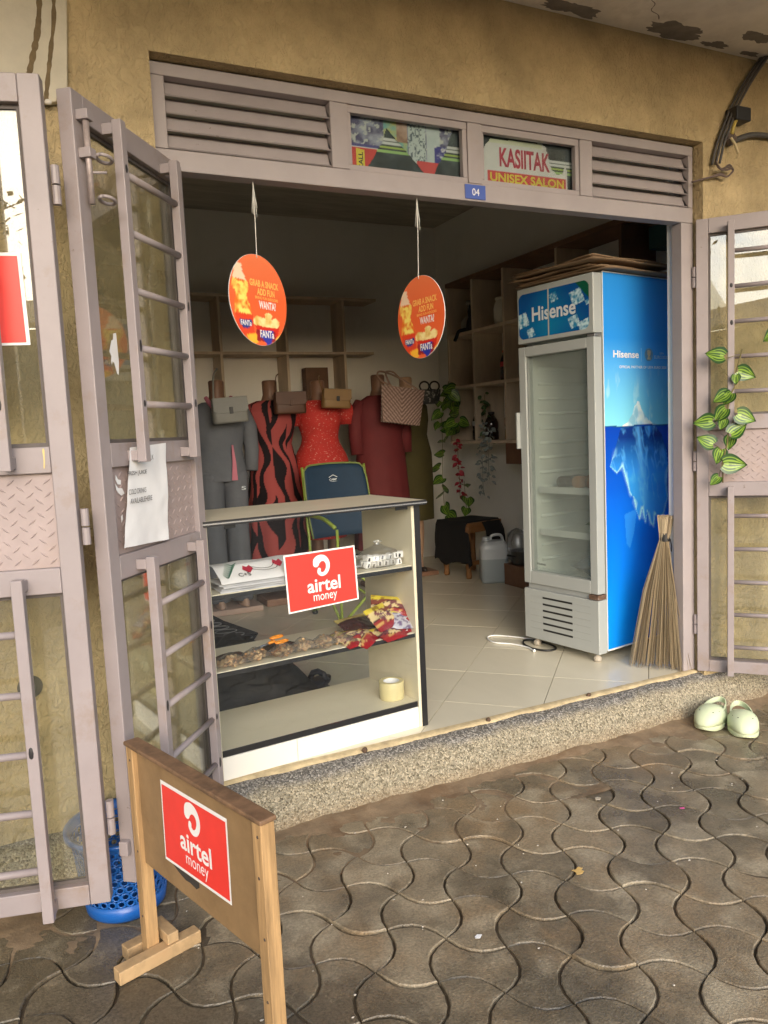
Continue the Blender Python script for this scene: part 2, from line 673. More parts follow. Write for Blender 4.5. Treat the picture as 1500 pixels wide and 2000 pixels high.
# ------------------------------------------------------------------ ground and paving
def ground():
    xs = np.concatenate([[-400, -60, -12, -4], np.linspace(-1.4, 4.2, 113), [7, 16, 60, 400]])
    ys = np.concatenate([[-400, -60, -14, -6, -3.4], np.linspace(-2.4, 0.0, 61), [0.06]])
    b = MB()
    pts = []
    for y in ys:
        for x in xs:
            z = GZ - 0.0125
            if -1.5 < x < 4.3 and -2.5 < y < 0.1:
                n_ = noise.fractal(Vector((x * 3.1, y * 3.1, 0.3)), 1.0, 2.0, 4)
                z += 0.0055 * max(-1, min(1, n_ * 1.6)) + 0.0022
            pts.append((x, y, z))
    nx = len(xs)
    b.add(pts, [(j * nx + i, j * nx + i + 1, (j + 1) * nx + i + 1, (j + 1) * nx + i) for j in range(len(ys) - 1) for i in range(nx - 1)])
    g = b.build('ground', mat('damp_soil', (0.080, 0.060, 0.038), 0.75, 0.3, 14, bump=0.5, bscale=120, stain=(0.035, 0.028, 0.020), sscale=1.1, samount=0.45, sedge=0.35, rvar=0.2), smooth=True)
    tag(g, 'brown sandy soil filling the joints of the paved forecourt', kind='structure')
    return g
GROUND = ground()

M_PAVER = mat('wet_concrete_paver', (0.205, 0.168, 0.114), 0.42, 0.38, 7, bump=0.75, bscale=190, bdist=0.003, stain=(0.24, 0.17, 0.098), sscale=3.1, samount=0.6, sedge=0.2, rand=0.34, rvar=0.16)
def paver_tone(m):
    """dry pale patches and a damp dark side"""
    nt = m.node_tree
    L = nt.links.new
    p = nt.nodes['Principled BSDF']
    src = p.inputs['Base Color'].links[0].from_socket
    geo = nm(nt, 'ShaderNodeNewGeometry')
    # every block carries its own blotches
    oi = nm(nt, 'ShaderNodeObjectInfo')
    sh = nm(nt, 'ShaderNodeVectorMath', operation='MULTIPLY_ADD')
    cb = nm(nt, 'ShaderNodeCombineXYZ')
    for q in range(3):
        L(oi.outputs['Random'], cb.inputs[q])
    L(cb.outputs[0], sh.inputs[0])
    sh.inputs[1].default_value = (31.7, 17.3, 5.1)
    L(geo.outputs['Position'], sh.inputs[2])
    n1 = nm(nt, 'ShaderNodeTexNoise')
    n1.inputs['Scale'].default_value = 6.5
    n1.inputs['Detail'].default_value = 9
    L(sh.outputs[0], n1.inputs['Vector'])
    r = nm(nt, 'ShaderNodeMapRange')
    r.inputs[1].default_value = 0.50
    r.inputs[2].default_value = 0.66
    r.inputs[4].default_value = 0.7
    L(n1.outputs['Fac'], r.inputs[0])
    mx = nm(nt, 'ShaderNodeMix', data_type='RGBA')
    L(r.outputs[0], mx.inputs[0])
    L(src, mx.inputs[6])
    mx.inputs[7].default_value = (0.39, 0.335, 0.24, 1)
    n2 = nm(nt, 'ShaderNodeTexNoise')
    n2.inputs['Scale'].default_value = 2.1
    n2.inputs['Detail'].default_value = 8
    n2.inputs['Roughness'].default_value = 0.7
    L(geo.outputs['Position'], n2.inputs['Vector'])
    r2 = nm(nt, 'ShaderNodeMapRange')
    r2.inputs[1].default_value = 0.50
    r2.inputs[2].default_value = 0.63
    r2.inputs[4].default_value = 0.75
    # puddled corner by the folded leaves and a broad damp zone towards the road
    dv = nm(nt, 'ShaderNodeVectorMath', operation='DISTANCE')
    L(geo.outputs['Position'], dv.inputs[0])
    dv.inputs[1].default_value = (-0.25, -1.05, -0.17)
    rd = nm(nt, 'ShaderNodeMapRange')
    rd.inputs[1].default_value = 0.35
    rd.inputs[2].default_value = 1.15
    rd.inputs[3].default_value = 0.27
    rd.inputs[4].default_value = 0.0
    L(dv.outputs['Value'], rd.inputs[0])
    ad = nm(nt, 'ShaderNodeMath', operation='ADD')
    L(n2.outputs['Fac'], ad.inputs[0])
    L(rd.outputs[0], ad.inputs[1])
    L(ad.outputs[0], r2.inputs[0])
    m3 = nm(nt, 'ShaderNodeMix', data_type='RGBA')
    L(r2.outputs[0], m3.inputs[0])
    L(mx.outputs[2], m3.inputs[6])
    m3.inputs[7].default_value = (0.080, 0.066, 0.046, 1)
    # sandy grain
    n5 = nm(nt, 'ShaderNodeTexNoise')
    n5.inputs['Scale'].default_value = 130
    n5.inputs['Detail'].default_value = 4
    n5.inputs['Roughness'].default_value = 0.7
    L(geo.outputs['Position'], n5.inputs['Vector'])
    r5 = nm(nt, 'ShaderNodeMapRange')
    r5.inputs[1].default_value = 0.3
    r5.inputs[2].default_value = 0.7
    r5.inputs[3].default_value = 0.66
    r5.inputs[4].default_value = 1.34
    L(n5.outputs['Fac'], r5.inputs[0])
    sc = nm(nt, 'ShaderNodeVectorMath', operation='SCALE')
    L(m3.outputs[2], sc.inputs[0])
    L(r5.outputs[0], sc.inputs['Scale'])
    L(sc.outputs[0], p.inputs['Base Color'])
    r3 = nm(nt, 'ShaderNodeMapRange')
    r3.inputs[3].default_value = 0.42
    r3.inputs[4].default_value = 0.17
    L(r2.outputs[0], r3.inputs[0])
    L(r3.outputs[0], p.inputs['Roughness'])
paver_tone(M_PAVER)

A_ = Vector((0.122, -0.107))
B_ = Vector((0.099, 0.134))
O_ = Vector((0.682, -0.672))
def paver_outline(par, inset, seg=5, amp=0.034):
    """bone shaped interlocking block: two sides bulge out, two curve in"""
    cs = [(-0.5, -0.5), (0.5, -0.5), (0.5, 0.5), (-0.5, 0.5)]
    out = []
    for e in range(4):
        p, q = Vector(cs[e]), Vector(cs[(e + 1) % 4])
        sgn = (1 if e % 2 == par else -1)          # +1 bulges outward
        nrm = Vector(((q - p).y, -(q - p).x))
        for k in range(seg):
            t = k / seg
            a = p.lerp(q, t) + nrm * (sgn * amp / 0.163 * math.sin(math.pi * t) ** 0.9)
            out.append(A_ * a.x + B_ * a.y)
    n = len(out)
    res = []
    for i in range(n):
        d = out[(i + 1) % n] - out[i - 1]
        nr = Vector((d.y, -d.x)).normalized()
        res.append(out[i] - nr * inset)
    return res
def paver_mb(par, c=(0, 0, 0), rng_=None):
    b = MB()
    ra, rb, rc = paver_outline(par, 0.0028), paver_outline(par, 0.0036), paver_outline(par, 0.0064)
    dz = random.uniform(-0.002, 0.0025) if rng_ else 0
    R3 = [[(c[0] + p.x, c[1] + p.y, c[2] + z + dz) for p in r] for r, z in ((ra, -0.05), (rb, -0.0030), (rc, 0.0))]
    b.loft(R3, False, True)
    return b
PAVER_ME = [paver_mb(p).mesh('paver', M_PAVER) for p in (0, 1)]
def seen(x, y):
    q = cam.matrix_world.inverted() @ Vector((x, y, GZ))
    if q.z > -0.3:
        return False
    px, py = 750 + 1500 * q.x / -q.z, 1000 - 1500 * q.y / -q.z
    return -90 < px < 1590 and 1300 < py < 2110
def pavement():
    far = MB()
    n = 0
    for i in range(-26, 34):
        for j in range(-26, 34):
            c = O_ + A_ * (i + 0.5) + B_ * (j + 0.5)
            if c.y > -0.10 or not (-3.2 < c.x < 5.2 and -4.2 < c.y):
                continue
            par = 1 if (i + j) % 2 == 1 else 0
            if seen(c.x, c.y) and n < 300:
                o = bpy.data.objects.new('paver', PAVER_ME[par])
                o.location = (c.x, c.y, GZ + random.uniform(-0.0035, 0.003))
                o.rotation_euler = (random.uniform(-0.018, 0.018), random.uniform(-0.018, 0.018), random.uniform(-0.012, 0.012))
                link(o, GROUND)
                n += 1
            else:
                t = paver_mb(par, (c.x, c.y, GZ), True)
                far.add(t.v, t.f)
    o = far.build('outer_paving', M_PAVER, GROUND)
    o['kind'] = 'stuff'
pavement()

# soil swept up against the doorstep, thinning out over the first blocks
def soil():
    b = MB()
    nx, ny = 420, 32
    for i in range(nx + 1):
        x = -1.6 + i * 5.6 / nx
        for j in range(ny + 1):
            d = j / ny * 0.34
            y = -0.118 - d
            wd = 0.075 + 0.045 * noise.noise(Vector((x * 1.7, 1.7, 0)))
            z = 0.020 * math.exp(-(d / wd) ** 1.2) - 0.0085
            z += 0.0095 * noise.fractal(Vector((x * 7.5, y * 7.5, 0.7)), 1.0, 2.0, 5) + 0.0015 * noise.noise(Vector((x * 60, y * 60, 0)))
            b.v.append((x, y, GZ + z + 0.002))
    for i in range(nx):
        for j in range(ny):
            b.f.append((i * (ny + 1) + j, i * (ny + 1) + j + 1, (i + 1) * (ny + 1) + j + 1, (i + 1) * (ny + 1) + j))
            b.m.append(0)
    o = b.build('soil', mat('dry_soil', (0.205, 0.148, 0.092), 0.9, 0.3, 12, bump=0.6, bscale=140, stain=(0.155, 0.10, 0.056), sscale=5, samount=0.4), smooth=True)
    tag(o, 'line of brown soil washed up against the foot of the doorstep', 'soil', kind='stuff')
soil()

# ------------------------------------------------------------------ the building
BLD = thing('shop_building', 'ochre plastered building with the open shop front', 'building', (1.64, 0.0, GZ))
def wall():
    b = MB()
    t0, t1 = Y0, 0.085
    b.box(-4.5, 0.472, t0, t1, GZ - 0.1, 4.4)
    b.box(2.812, 7.0, t0, t1, GZ - 0.1, 4.4)
    b.box(0.472, 2.812, t0, t1, 2.372, 4.4)
    return b.build('facade_wall', M_WALL, BLD, W=True)
wall()
MB().box(0.10, 3.72, 3.70, 3.82, -0.05, 3.05).build('back_wall', M_WHITEWALL, BLD, W=True)
MB().box(3.60, 3.72, 0.085, 3.70, -0.05, 3.05).build('side_wall', M_WHITEWALL, BLD, W=True)
MB().box(-0.02, 0.10, 0.085, 3.82, -0.05, 3.05).build('side_wall', M_WHITEWALL, BLD, W=True)
MB().box(-0.02, 3.72, 0.085, 3.82, 3.0, 3.2).build('ceiling', M_CEIL, BLD, W=True)
# white plastered inside faces around the door opening
b = MB()
b.box(0.10, 0.50, 0.0855, 0.100, 0, 3.0)
b.box(2.752, 3.6, 0.0855, 0.100, 0, 3.0)
b.box(0.50, 2.752, 0.0855, 0.100, 2.372, 3.0)
b.build('inner_plaster', M_WHITEWALL, BLD, W=True)
MB().box(2.752, 2.808, 0.062, 0.0853, 0.002, 2.36).build('door_reveal', mat('pale_blue_reveal', (0.62, 0.65, 0.70), 0.6, 0.05, 6), BLD, W=True)
# balcony slab overhead
b = MB()
b.box(-4.5, 7.0, -2.10, Y0 - 0.001, 2.76, 2.95)
slab = b.build('balcony_slab', M_SOFFIT, BLD, W=True)
def patch(cx, cy, rx, ry, seed, name='peeled_patch', par=None):
    r = random.Random(seed)
    pts = []
    n = 72
    for k in range(n):
        a = 2 * math.pi * k / n
        q = 0.75 + 0.55 * noise.noise(Vector((math.cos(a) * 1.1 + seed * 3.1, math.sin(a) * 1.1, seed))) + 0.16 * noise.noise(Vector((math.cos(a) * 4 + seed, math.sin(a) * 4, 2.0))) + 0.09 * noise.noise(Vector((math.cos(a) * 11 + seed, math.sin(a) * 11, 4.0))) + 0.03 * r.uniform(-1, 1)
        q = max(q, 0.12)
        pts.append((cx + rx * q * math.cos(a), cy + ry * q * math.sin(a)))
    fr = Fr((0, 0, 2.7597), (1, 0, 0), (0, -1, 0))
    return poly_on([(x, -y) for x, y in pts], fr, M_PEEL, par or slab, 0.0, name)
for k, (cx, cy, rx, ry) in enumerate([(2.60, -0.115, 0.20, 0.075), (2.84, -0.09, 0.10, 0.03), (2.07, -0.10, 0.17, 0.05), (2.98, -0.20, 0.10, 0.05), (1.2, -0.3, 0.2, 0.15), (3.3, -0.25, 0.2, 0.12), (3.05, -0.085, 0.07, 0.02)]):
    patch(cx, cy, rx, ry, k + 3)
# hairline crack in the soffit
fr = Fr((0, 0, 2.7594), (1, 0, 0), (0, -1, 0))
ck = catmull([(2.30, 0.30), (2.31, 0.26), (2.35, 0.24), (2.37, 0.20), (2.42, 0.185), (2.45, 0.16)], 4)
ribbon(ck, [0.004 * (0.4 + random.random()) for _ in ck], fr, M_PEEL, slab, 0.0, 'crack')

# grey washed band of the neighbouring bay, its edge a little out of plumb
b = MB()
fp = [(-4.4, 2.165), (-0.2, 2.165), (0.10, 2.158), (0.19, 2.172), (0.226, 2.185), (0.246, 2.45), (0.262, 2.757), (-4.4, 2.757)]
frW = Fr((0, Y0, 0), (1, 0, 0))
b.prism(fp, frW, 0.001, 0.030)
band = b.build('grey_band', M_STAIRSLAB, BLD, W=True, bevel=0.005)
for pts, w in (([(0.165, 2.165), (0.176, 2.23), (0.192, 2.32), (0.208, 2.42), (0.215, 2.60), (0.218, 2.74)], 0.011), ([(0.128, 2.24), (0.142, 2.29), (0.160, 2.36), (0.172, 2.45), (0.178, 2.6), (0.18, 2.74)], 0.015)):
    pp = catmull(pts, 8)
    ribbon(pp, [w * (0.7 + 0.6 * random.random()) for _ in pp], frW, M_STREAK, band, 0.0306, 'water_streak')
for k, (x, z) in enumerate([(0.045, 2.185), (0.085, 2.178), (0.172, 2.168), (0.02, 2.20), (0.205, 2.18)]):
    MB().ball((x, Y0 - 0.034, z), 0.010, 8, 1.2, 0.8, 0.8, jit=0.15).build('mortar_lump', M_SOFFIT, band, smooth=True, W=True)

# doorstep of exposed aggregate with a smooth worn top
def doorstep():
    b = MB()
    prof = [(0.02, -0.006), (-0.015, -0.008), (-0.045, -0.013), (-0.065, -0.022), (-0.082, -0.038), (-0.098, -0.068), (-0.115, -0.115), (-0.13, -0.185), (-0.13, -0.25), (0.02, -0.25)]
    n = 260
    x0, x1 = -0.9, 3.9
    for i in range(n):
        x = x0 + (x1 - x0) * i / (n - 1)
        wy = 0.010 * noise.noise(Vector((x * 1.9, 0.4, 0))) + 0.004 * noise.noise(Vector((x * 9, 3.4, 0)))
        for k, (y, z) in enumerate(prof):
            f = 1 if 1 < k < 8 else 0
            b.v.append((x, y + wy * f + 0.0025 * f * noise.noise(Vector((x * 23, y * 30, z * 30))), z + (0.004 * noise.noise(Vector((x * 5, y * 20, 7))) if f else 0)))
    m_ = len(prof)
    for i in range(n - 1):
        for k in range(m_):
            b.f.append((i * m_ + k, i * m_ + (k + 1) % m_, (i + 1) * m_ + (k + 1) % m_, (i + 1) * m_ + k))
            b.m.append(0)
    b.f.append(tuple(range(m_ - 1, -1, -1)))
    b.m.append(0)
    b.f.append(tuple(range((n - 1) * m_, n * m_)))
    b.m.append(0)
    m = bpy.data.materials.new('exposed_aggregate')
    m.use_nodes = True
    nt = m.node_tree
    L = nt.links.new
    p = nt.nodes['Principled BSDF']
    geo = nm(nt, 'ShaderNodeNewGeometry')
    vo = nm(nt, 'ShaderNodeTexVoronoi')
    vo.inputs['Scale'].default_value = 175
    L(geo.outputs['Position'], vo.inputs['Vector'])
    cr = nm(nt, 'ShaderNodeValToRGB')
    e = cr.color_ramp.elements
    e[0].position, e[0].color = 0.0, (0.09, 0.075, 0.05, 1)
    e[1].position, e[1].color = 1.0, (0.46, 0.41, 0.31, 1)
    for ps, c in ((0.25, (0.20, 0.175, 0.12, 1)), (0.5, (0.26, 0.235, 0.175, 1)), (0.75, (0.31, 0.27, 0.19, 1))):
        k = cr.color_ramp.elements.new(ps)
        k.color = c
    sep = nm(nt, 'ShaderNodeSeparateColor')
    L(vo.outputs['Color'], sep.inputs[0])
    L(sep.outputs[0], cr.inputs[0])
    # worn grey upper tread
    c2 = nm(nt, 'ShaderNodeValToRGB')
    e = c2.color_ramp.elements
    e[0].position, e[0].color = 0.0, (0.062, 0.058, 0.052, 1)
    e[1].position, e[1].color = 1.0, (0.36, 0.34, 0.31, 1)
    k = c2.color_ramp.elements.new(0.6)
    k.color = (0.155, 0.145, 0.130, 1)
    L(sep.outputs[1], c2.inputs[0])
    sx = nm(nt, 'ShaderNodeSeparateXYZ')
    L(geo.outputs['Position'], sx.inputs[0])
    nz = nm(nt, 'ShaderNodeTexNoise')
    nz.inputs['Scale'].default_value = 7
    nz.inputs['Detail'].default_value = 6
    L(geo.outputs['Position'], nz.inputs['Vector'])
    ad = nm(nt, 'ShaderNodeMath', operation='MULTIPLY_ADD')
    L(nz.outputs['Fac'], ad.inputs[0])
    ad.inputs[1].default_value = 0.05
    L(sx.outputs[2], ad.inputs[2])
    r = nm(nt, 'ShaderNodeMapRange')
    r.inputs[1].default_value = -0.018
    r.inputs[2].default_value = 0.004
    L(ad.outputs[0], r.inputs[0])
    mx = nm(nt, 'ShaderNodeMix', data_type='RGBA')
    L(r.outputs[0], mx.inputs[0])
    L(cr.outputs[0], mx.inputs[6])
    L(c2.outputs[0], mx.inputs[7])
    # soil splashed on the foot
    r4 = nm(nt, 'ShaderNodeMapRange')
    r4.inputs[1].default_value = -0.085
    r4.inputs[2].default_value = -0.15
    r4.inputs[4].default_value = 0.6
    L(ad.outputs[0], r4.inputs[0])
    m5 = nm(nt, 'ShaderNodeMix', data_type='RGBA')
    L(r4.outputs[0], m5.inputs[0])
    L(mx.outputs[2], m5.inputs[6])
    m5.inputs[7].default_value = (0.24, 0.165, 0.095, 1)
    L(m5.outputs[2], p.inputs['Base Color'])
    p.inputs['Roughness'].default_value = 0.75
    bp = nm(nt, 'ShaderNodeBump')
    bp.inputs['Strength'].default_value = 0.9
    bp.inputs['Distance'].default_value = 0.004
    bp.invert = True
    L(vo.outputs['Distance'], bp.inputs['Height'])
    L(bp.outputs[0], p.inputs['Normal'])
    s = b.build('doorstep', m, BLD, smooth=True, W=True)
    for x, y in ((1.085, -0.022), (1.637, -0.018), (2.16, -0.010)):
        MB().ball((x, y, 0.0), 0.012, 8, 1.0, 0.8, 1.0, jit=0.25).build('bolt_stub', mat('rust', (0.09, 0.055, 0.035), 0.9, 0.4, 50), s, smooth=True, W=True)
    return s
doorstep()

# ------------------------------------------------------------------ tiled floor
b = MB()
b.box(0.10, 3.60, 0.012, 3.70, -0.15, -0.011)
FLOOR = b.build('floor', mat('tile_grout', (0.075, 0.065, 0.05), 0.9, 0.2, 30))
tag(FLOOR, 'cream diagonal tile floor of the shop', kind='structure')
M_TILE = mat('cream_floor_tile', (0.70, 0.65, 0.51), 0.26, 0.05, 3, stain=(0.57, 0.52, 0.40), sscale=3.0, samount=0.2, sedge=0.5, rand=0.03, rvar=0.0, stretch=(1.6, 0.6, 1))
def clip(poly, x0, x1, y0, y1):
    for ax, val, keep in ((0, x0, 1), (0, x1, -1), (1, y0, 1), (1, y1, -1)):
        out = []
        for i in range(len(poly)):
            a, c = poly[i - 1], poly[i]
            ia, ic = (a[ax] - val) * keep >= 0, (c[ax] - val) * keep >= 0
            if ia != ic:
                t = (val - a[ax]) / (c[ax] - a[ax])
                out.append((a[0] + (c[0] - a[0]) * t, a[1] + (c[1] - a[1]) * t))
            if ic:
                out.append(c)
        poly = out
        if not poly:
            return []
    return poly
def tiles():
    U, W_ = Vector((0.297, 0.302)), Vector((0.296, -0.302))
    o0 = Vector((1.892, 0.57))
    s = 0.4965
    loc_full = [(U * a + W_ * c) for a, c in ((-s, -s), (-s, s), (s, s), (s, -s))]
    def tb(pts):
        t = MB()
        n = len(pts)
        pts = list(pts)
        area = sum(pts[i - 1][0] * pts[i][1] - pts[i][0] * pts[i - 1][1] for i in range(n))
        if area < 0:
            pts.reverse()
        t.loft([[(x, y, -0.010) for x, y in pts], [(x, y, 0.0) for x, y in pts]], False, True)
        return t
    full = tb([(p.x, p.y) for p in loc_full]).mesh('tile', M_TILE)
    for i in range(-10, 14):
        for j in range(-12, 12):
            c = o0 + U * (i + 0.5) + W_ * (j + 0.5)
            pts = [(c.x + p.x, c.y + p.y) for p in loc_full]
            q = clip(pts, 0.102, 3.598, 0.012, 3.698)
            if len(q) < 3:
                continue
            if all(0.102 < x < 3.598 and 0.012 < y < 3.698 for x, y in pts):
                o = bpy.data.objects.new('tile', full)
                o.location = (c.x, c.y, random.uniform(-0.0004, 0.0004))
                link(o, FLOOR)
            else:
                ar = 0.5 * abs(sum(q[k - 1][0] * q[k][1] - q[k][0] * q[k - 1][1] for k in range(len(q))))
                if ar > 0.0006:
                    tb(q).build('tile', M_TILE, FLOOR)
tiles()
# cream mortar lip along the edge of the tiles
b = MB()
n = 90
for i in range(n):
    x = 0.50 + 2.30 * i / (n - 1)
    e = 0.010 * noise.noise(Vector((x * 7, 2, 0))) + 0.004 * noise.noise(Vector((x * 31, 2, 0)))
    b.v += [(x, 0.0115, 0.0005), (x, -0.006, 0.0), (x, -0.022 + e, -0.004), (x, -0.026 + e, -0.016)]
for i in range(n - 1):
    for k in range(3):
        b.f.append((i * 4 + k, i * 4 + k + 1, i * 4 + 5 + k, i * 4 + 4 + k))
        b.m.append(0)
b.build('mortar_lip', mat('cream_mortar', (0.46, 0.37, 0.22), 0.85, 0.35, 25, bump=0.4, bscale=120), FLOOR, smooth=True)

# ------------------------------------------------------------------ steel door frame with louvred transom
FRM = thing('door_frame', 'mauve painted steel door frame with louvres and two panes above the opening', 'door frame', (1.64, 0.0, 0.0))
def fbar(name, x0, x1, z0, z1, y0=0.0, y1=0.058):
    return MB().box(x0, x1, y0, y1, z0, z1).build(name, M_PAINTD, FRM, W=True, bevel=0.003)
fbar('jamb', 0.474, 0.530, 0.001, 2.040)
fbar('jamb', 2.735, 2.805, 0.001, 2.040)
fbar('transom_bar', 0.474, 2.805, 2.0405, 2.106)
fbar('head_bar', 0.474, 2.805, 2.328, 2.368)
for x0, x1 in ((0.474, 0.522), (1.083, 1.149), (1.640, 1.702), (2.176, 2.240), (2.780, 2.805)):
    fbar('mullion', x0, x1, 2.1065, 2.3275)
def louvre(x0, x1):
    for k in range(4):
        z = 2.141 + k * 0.0535
        b = MB()
        prof = [(-0.004, -0.026), (0.000, -0.030), (0.012, -0.022), (0.030, 0.022), (0.038, 0.030), (0.044, 0.030), (0.034, 0.018), (0.014, -0.020)]
        b.loft([[(x, 0.008 + y, z + c) for y, c in prof] for x in (x0 + 0.001, x1 - 0.001)], True, True)
        b.v = [(x, y + 0.002, zz) for x, y, zz in b.v]
        b.build('louvre_slat', M_PAINTD, FRM, W=True)
louvre(0.522, 1.083)
louvre(2.240, 2.780)
M_TGLASS = glass('transom_glass', (0.90, 0.93, 0.93), 0.03, 0.03, (0.16, 0.20, 0.21), edge=0.22)
for x0, x1, z0, z1 in ((1.149, 1.640, 2.1065, 2.3275), (1.702, 2.176, 2.1065, 2.3275)):
    b = MB()
    w = 0.020
    for a in ((x0 + 0.001, x1 - 0.001, z0, z0 + w), (x0 + 0.001, x1 - 0.001, z1 - w - 0.006, z1), (x0 + 0.001, x0 + w - 0.006, z0 + w, z1 - w - 0.006), (x1 - w, x1 - 0.001, z0 + w, z1 - w - 0.006)):
        b.box(a[0], a[1], 0.006, 0.030, a[2], a[3])
    b.build('glazing_bead', M_PAINTD, FRM, W=True, bevel=0.002)
    MB().box(x0 + 0.006, x1 - 0.006, 0.034, 0.038, z0 + 0.006, z1 - 0.006).build('pane', M_TGLASS, FRM, W=True)

# torn posters pasted inside the two panes, with a dark curtain film behind them
M_VC = vcol('poster_print', 0.55)
def backing(x0, x1, seed, label):
    t = thing('window_film', label, 'window film', ((x0 + x1) / 2, 0.044, 2.11), 0)
    fr = Fr((x0, 0.046, 2.112), (1, 0, 0))
    def fn(S, T):
        n_ = npnoise(S * 3, T, 5, seed)
        c = mixc((0.018, 0.026, 0.030), (0.085, 0.115, 0.125), (n_ - 0.3) * 1.8)
        for z0, z1, col in ((0.60, 0.645, (0.75, 0.78, 0.78)), (0.535, 0.580, (0.75, 0.78, 0.78)), (0.470, 0.515, (0.45, 0.60, 0.12)), (0.405, 0.45, (0.38, 0.62, 0.22))):
            k = (T > z0) & (T < z1)
            c[k] = col
        return c
    grid_print('film_sheet', fr, 0, 0, x1 - x0, 0.21, 60, 64, fn, M_VC, t, 0.0)
    return t
backing(1.156, 1.634, 3, 'dark film with white and green stripes behind the left transom pane')
backing(1.708, 2.170, 5, 'dark film with white and green stripes behind the right transom pane')
P1 = thing('torn_poster', 'torn colourful poster with a red CALL corner behind the left transom pane', 'poster', (1.40, 0.0415, 2.12))
fr = Fr((1.172, 0.0415, 2.120), (1, 0, 0))
def pic1(S, T):
    a, b2 = npnoise(S * 4, T * 2, 4, 11), npnoise(S * 4, T * 2, 7, 12)
    c = mixc((0.10, 0.09, 0.20), (0.45, 0.47, 0.60), (a - 0.35) * 2.4)
    c = np.where((b2 > 0.62)[:, None], np.array((0.62, 0.64, 0.62)), c)
    k = (S > 0.30) & (S < 0.52)
    c[k] = mixc((0.20, 0.50, 0.50), (0.65, 0.62, 0.20), (b2[k] - 0.3) * 2)
    k = (S > 0.42) & (S < 0.52) & (T > 0.6)
    c[k] = mixc((0.35, 0.20, 0.14), (0.70, 0.50, 0.40), (a[k] - 0.3) * 2)
    k = (S > 0.53) & (S < 0.70)
    g = ((np.sin(S * 160) > 0.4) ^ (np.sin(T * 50 + a * 12) > 0.5)) & (b2 > 0.4)
    c[k] = np.where(g[k][:, None], np.array((0.12, 0.16, 0.20)), np.array((0.60, 0.68, 0.68)))
    k = (S > 0.70) & (S < 0.83)
    c[k] = mixc((0.50, 0.60, 0.62), (0.68, 0.74, 0.76), b2[k])
    k = (S > 0.78) & (S < 0.90) & (T < 0.62)
    c[k] = mixc((0.05, 0.05, 0.30), (0.75, 0.75, 0.80), (b2[k] - 0.55) * 6)
    k = (T < 0.44) & (S < 0.3)
    c[k] = (0.72, 0.07, 0.06)
    k = (T > 0.43) & (T < 0.50) & (S < 0.3)
    c[k] = (0.10, 0.09, 0.30)
    k = (T < 0.31) & (S > 0.6)
    c[k] = (0.70, 0.08, 0.08)
    c[(T > 0.425) & (T < 0.445) & (S < 0.25)] = (0.8, 0.8, 0.8)
    return c
def tear1(s, t):
    edge = 0.30 if t < 0.4 else 0.30 + (t - 0.4) * 0.4
    low = np.interp(s, [0, 0.12, 0.15, 0.21, 0.24, 0.29, 0.33, 0.55, 0.60, 0.68, 0.72, 0.76, 0.80, 0.88, 0.94, 1.0],
                    [0, 0.0, 0.10, 0.28, 0.42, 0.56, 0.84, 0.36, 0.26, 0.06, 0.0, 0.05, 0.26, 0.50, 0.86, 1.1])
    return t > low and s < 0.965
grid_print('poster_sheet', fr, 0, 0, 0.445, 0.192, 110, 60, pic1, M_VC, P1, 0.0, tear1)
M_YEL = mat('yellow_print', (0.80, 0.66, 0.06), 0.5, 0.05, 20)
poly_on([(0.022, 0.004), (0.055, 0.002), (0.055, 0.074), (0.022, 0.078)], fr, M_YEL, P1, 0.0006, 'label_panel')
fr2 = Fr((1.172 + 0.048, 0.0415, 2.124), (0, 0, 1), (-1, 0, 0))
fr2.n = Vector((0, -1, 0))
text_on('CALL', 0.02, fr2, 0.0, 0.0, 0.062, 0.018, M_INK, P1, 0.001)
P2 = thing('salon_poster', 'white salon poster with red KASIITAK lettering behind the right transom pane', 'poster', (1.93, 0.0415, 2.12))
fr = Fr((1.722, 0.0415, 2.132), (1, 0, 0))
def tear2(s, t):
    if t > np.interp(s, [0, 0.03, 0.07, 0.12, 0.7, 0.74, 0.80, 0.86, 0.93, 0.97, 1], [0.66, 0.68, 0.82, 0.93, 0.97, 0.9, 0.45, 0.34, 0.36, 0.60, 0.3]):
        return False
    return s < 0.985
def pic2(S, T):
    n_ = npnoise(S * 2, T, 6, 21)
    c = mixc((0.70, 0.70, 0.70), (0.80, 0.79, 0.78), n_)
    c[(T > 0.86) & (S < 0.7)] = (0.72, 0.74, 0.55)
    k = (T < 0.27) & (S > 0.07) & (S < 0.97)
    c[k] = (0.72, 0.06, 0.07)
    return c
grid_print('poster_sheet', fr, 0, 0, 0.425, 0.178, 90, 44, pic2, M_VC, P2, 0.0, tear2)
M_CRIM = mat('crimson_print', (0.55, 0.03, 0.08), 0.5, 0.05, 20)
text_on('KASIITAK', 0.03, fr, 0.088, 0.064, 0.245, 0.074, M_CRIM, P2, 0.0008)
text_on('UNISEX SALON', 0.03, fr, 0.042, 0.006, 0.36, 0.034, M_YEL, P2, 0.0010)
# house number
t = thing('number_plate', 'small blue plate with white number 04 on the transom bar', 'number plate', (1.665, -0.002, 2.05))
MB().box(1.619, 1.711, -0.0045, -0.0008, 2.047, 2.100).build('plate', mat('blue_plate', (0.055, 0.10, 0.38), 0.35, 0.06, 20), t, W=True, bevel=0.0015)
text_on('04', 0.0, Fr((1.619, -0.0046, 2.047), (1, 0, 0)), 0.031, 0.013, 0.032, 0.026, M_WHITE, t, 0.0006)

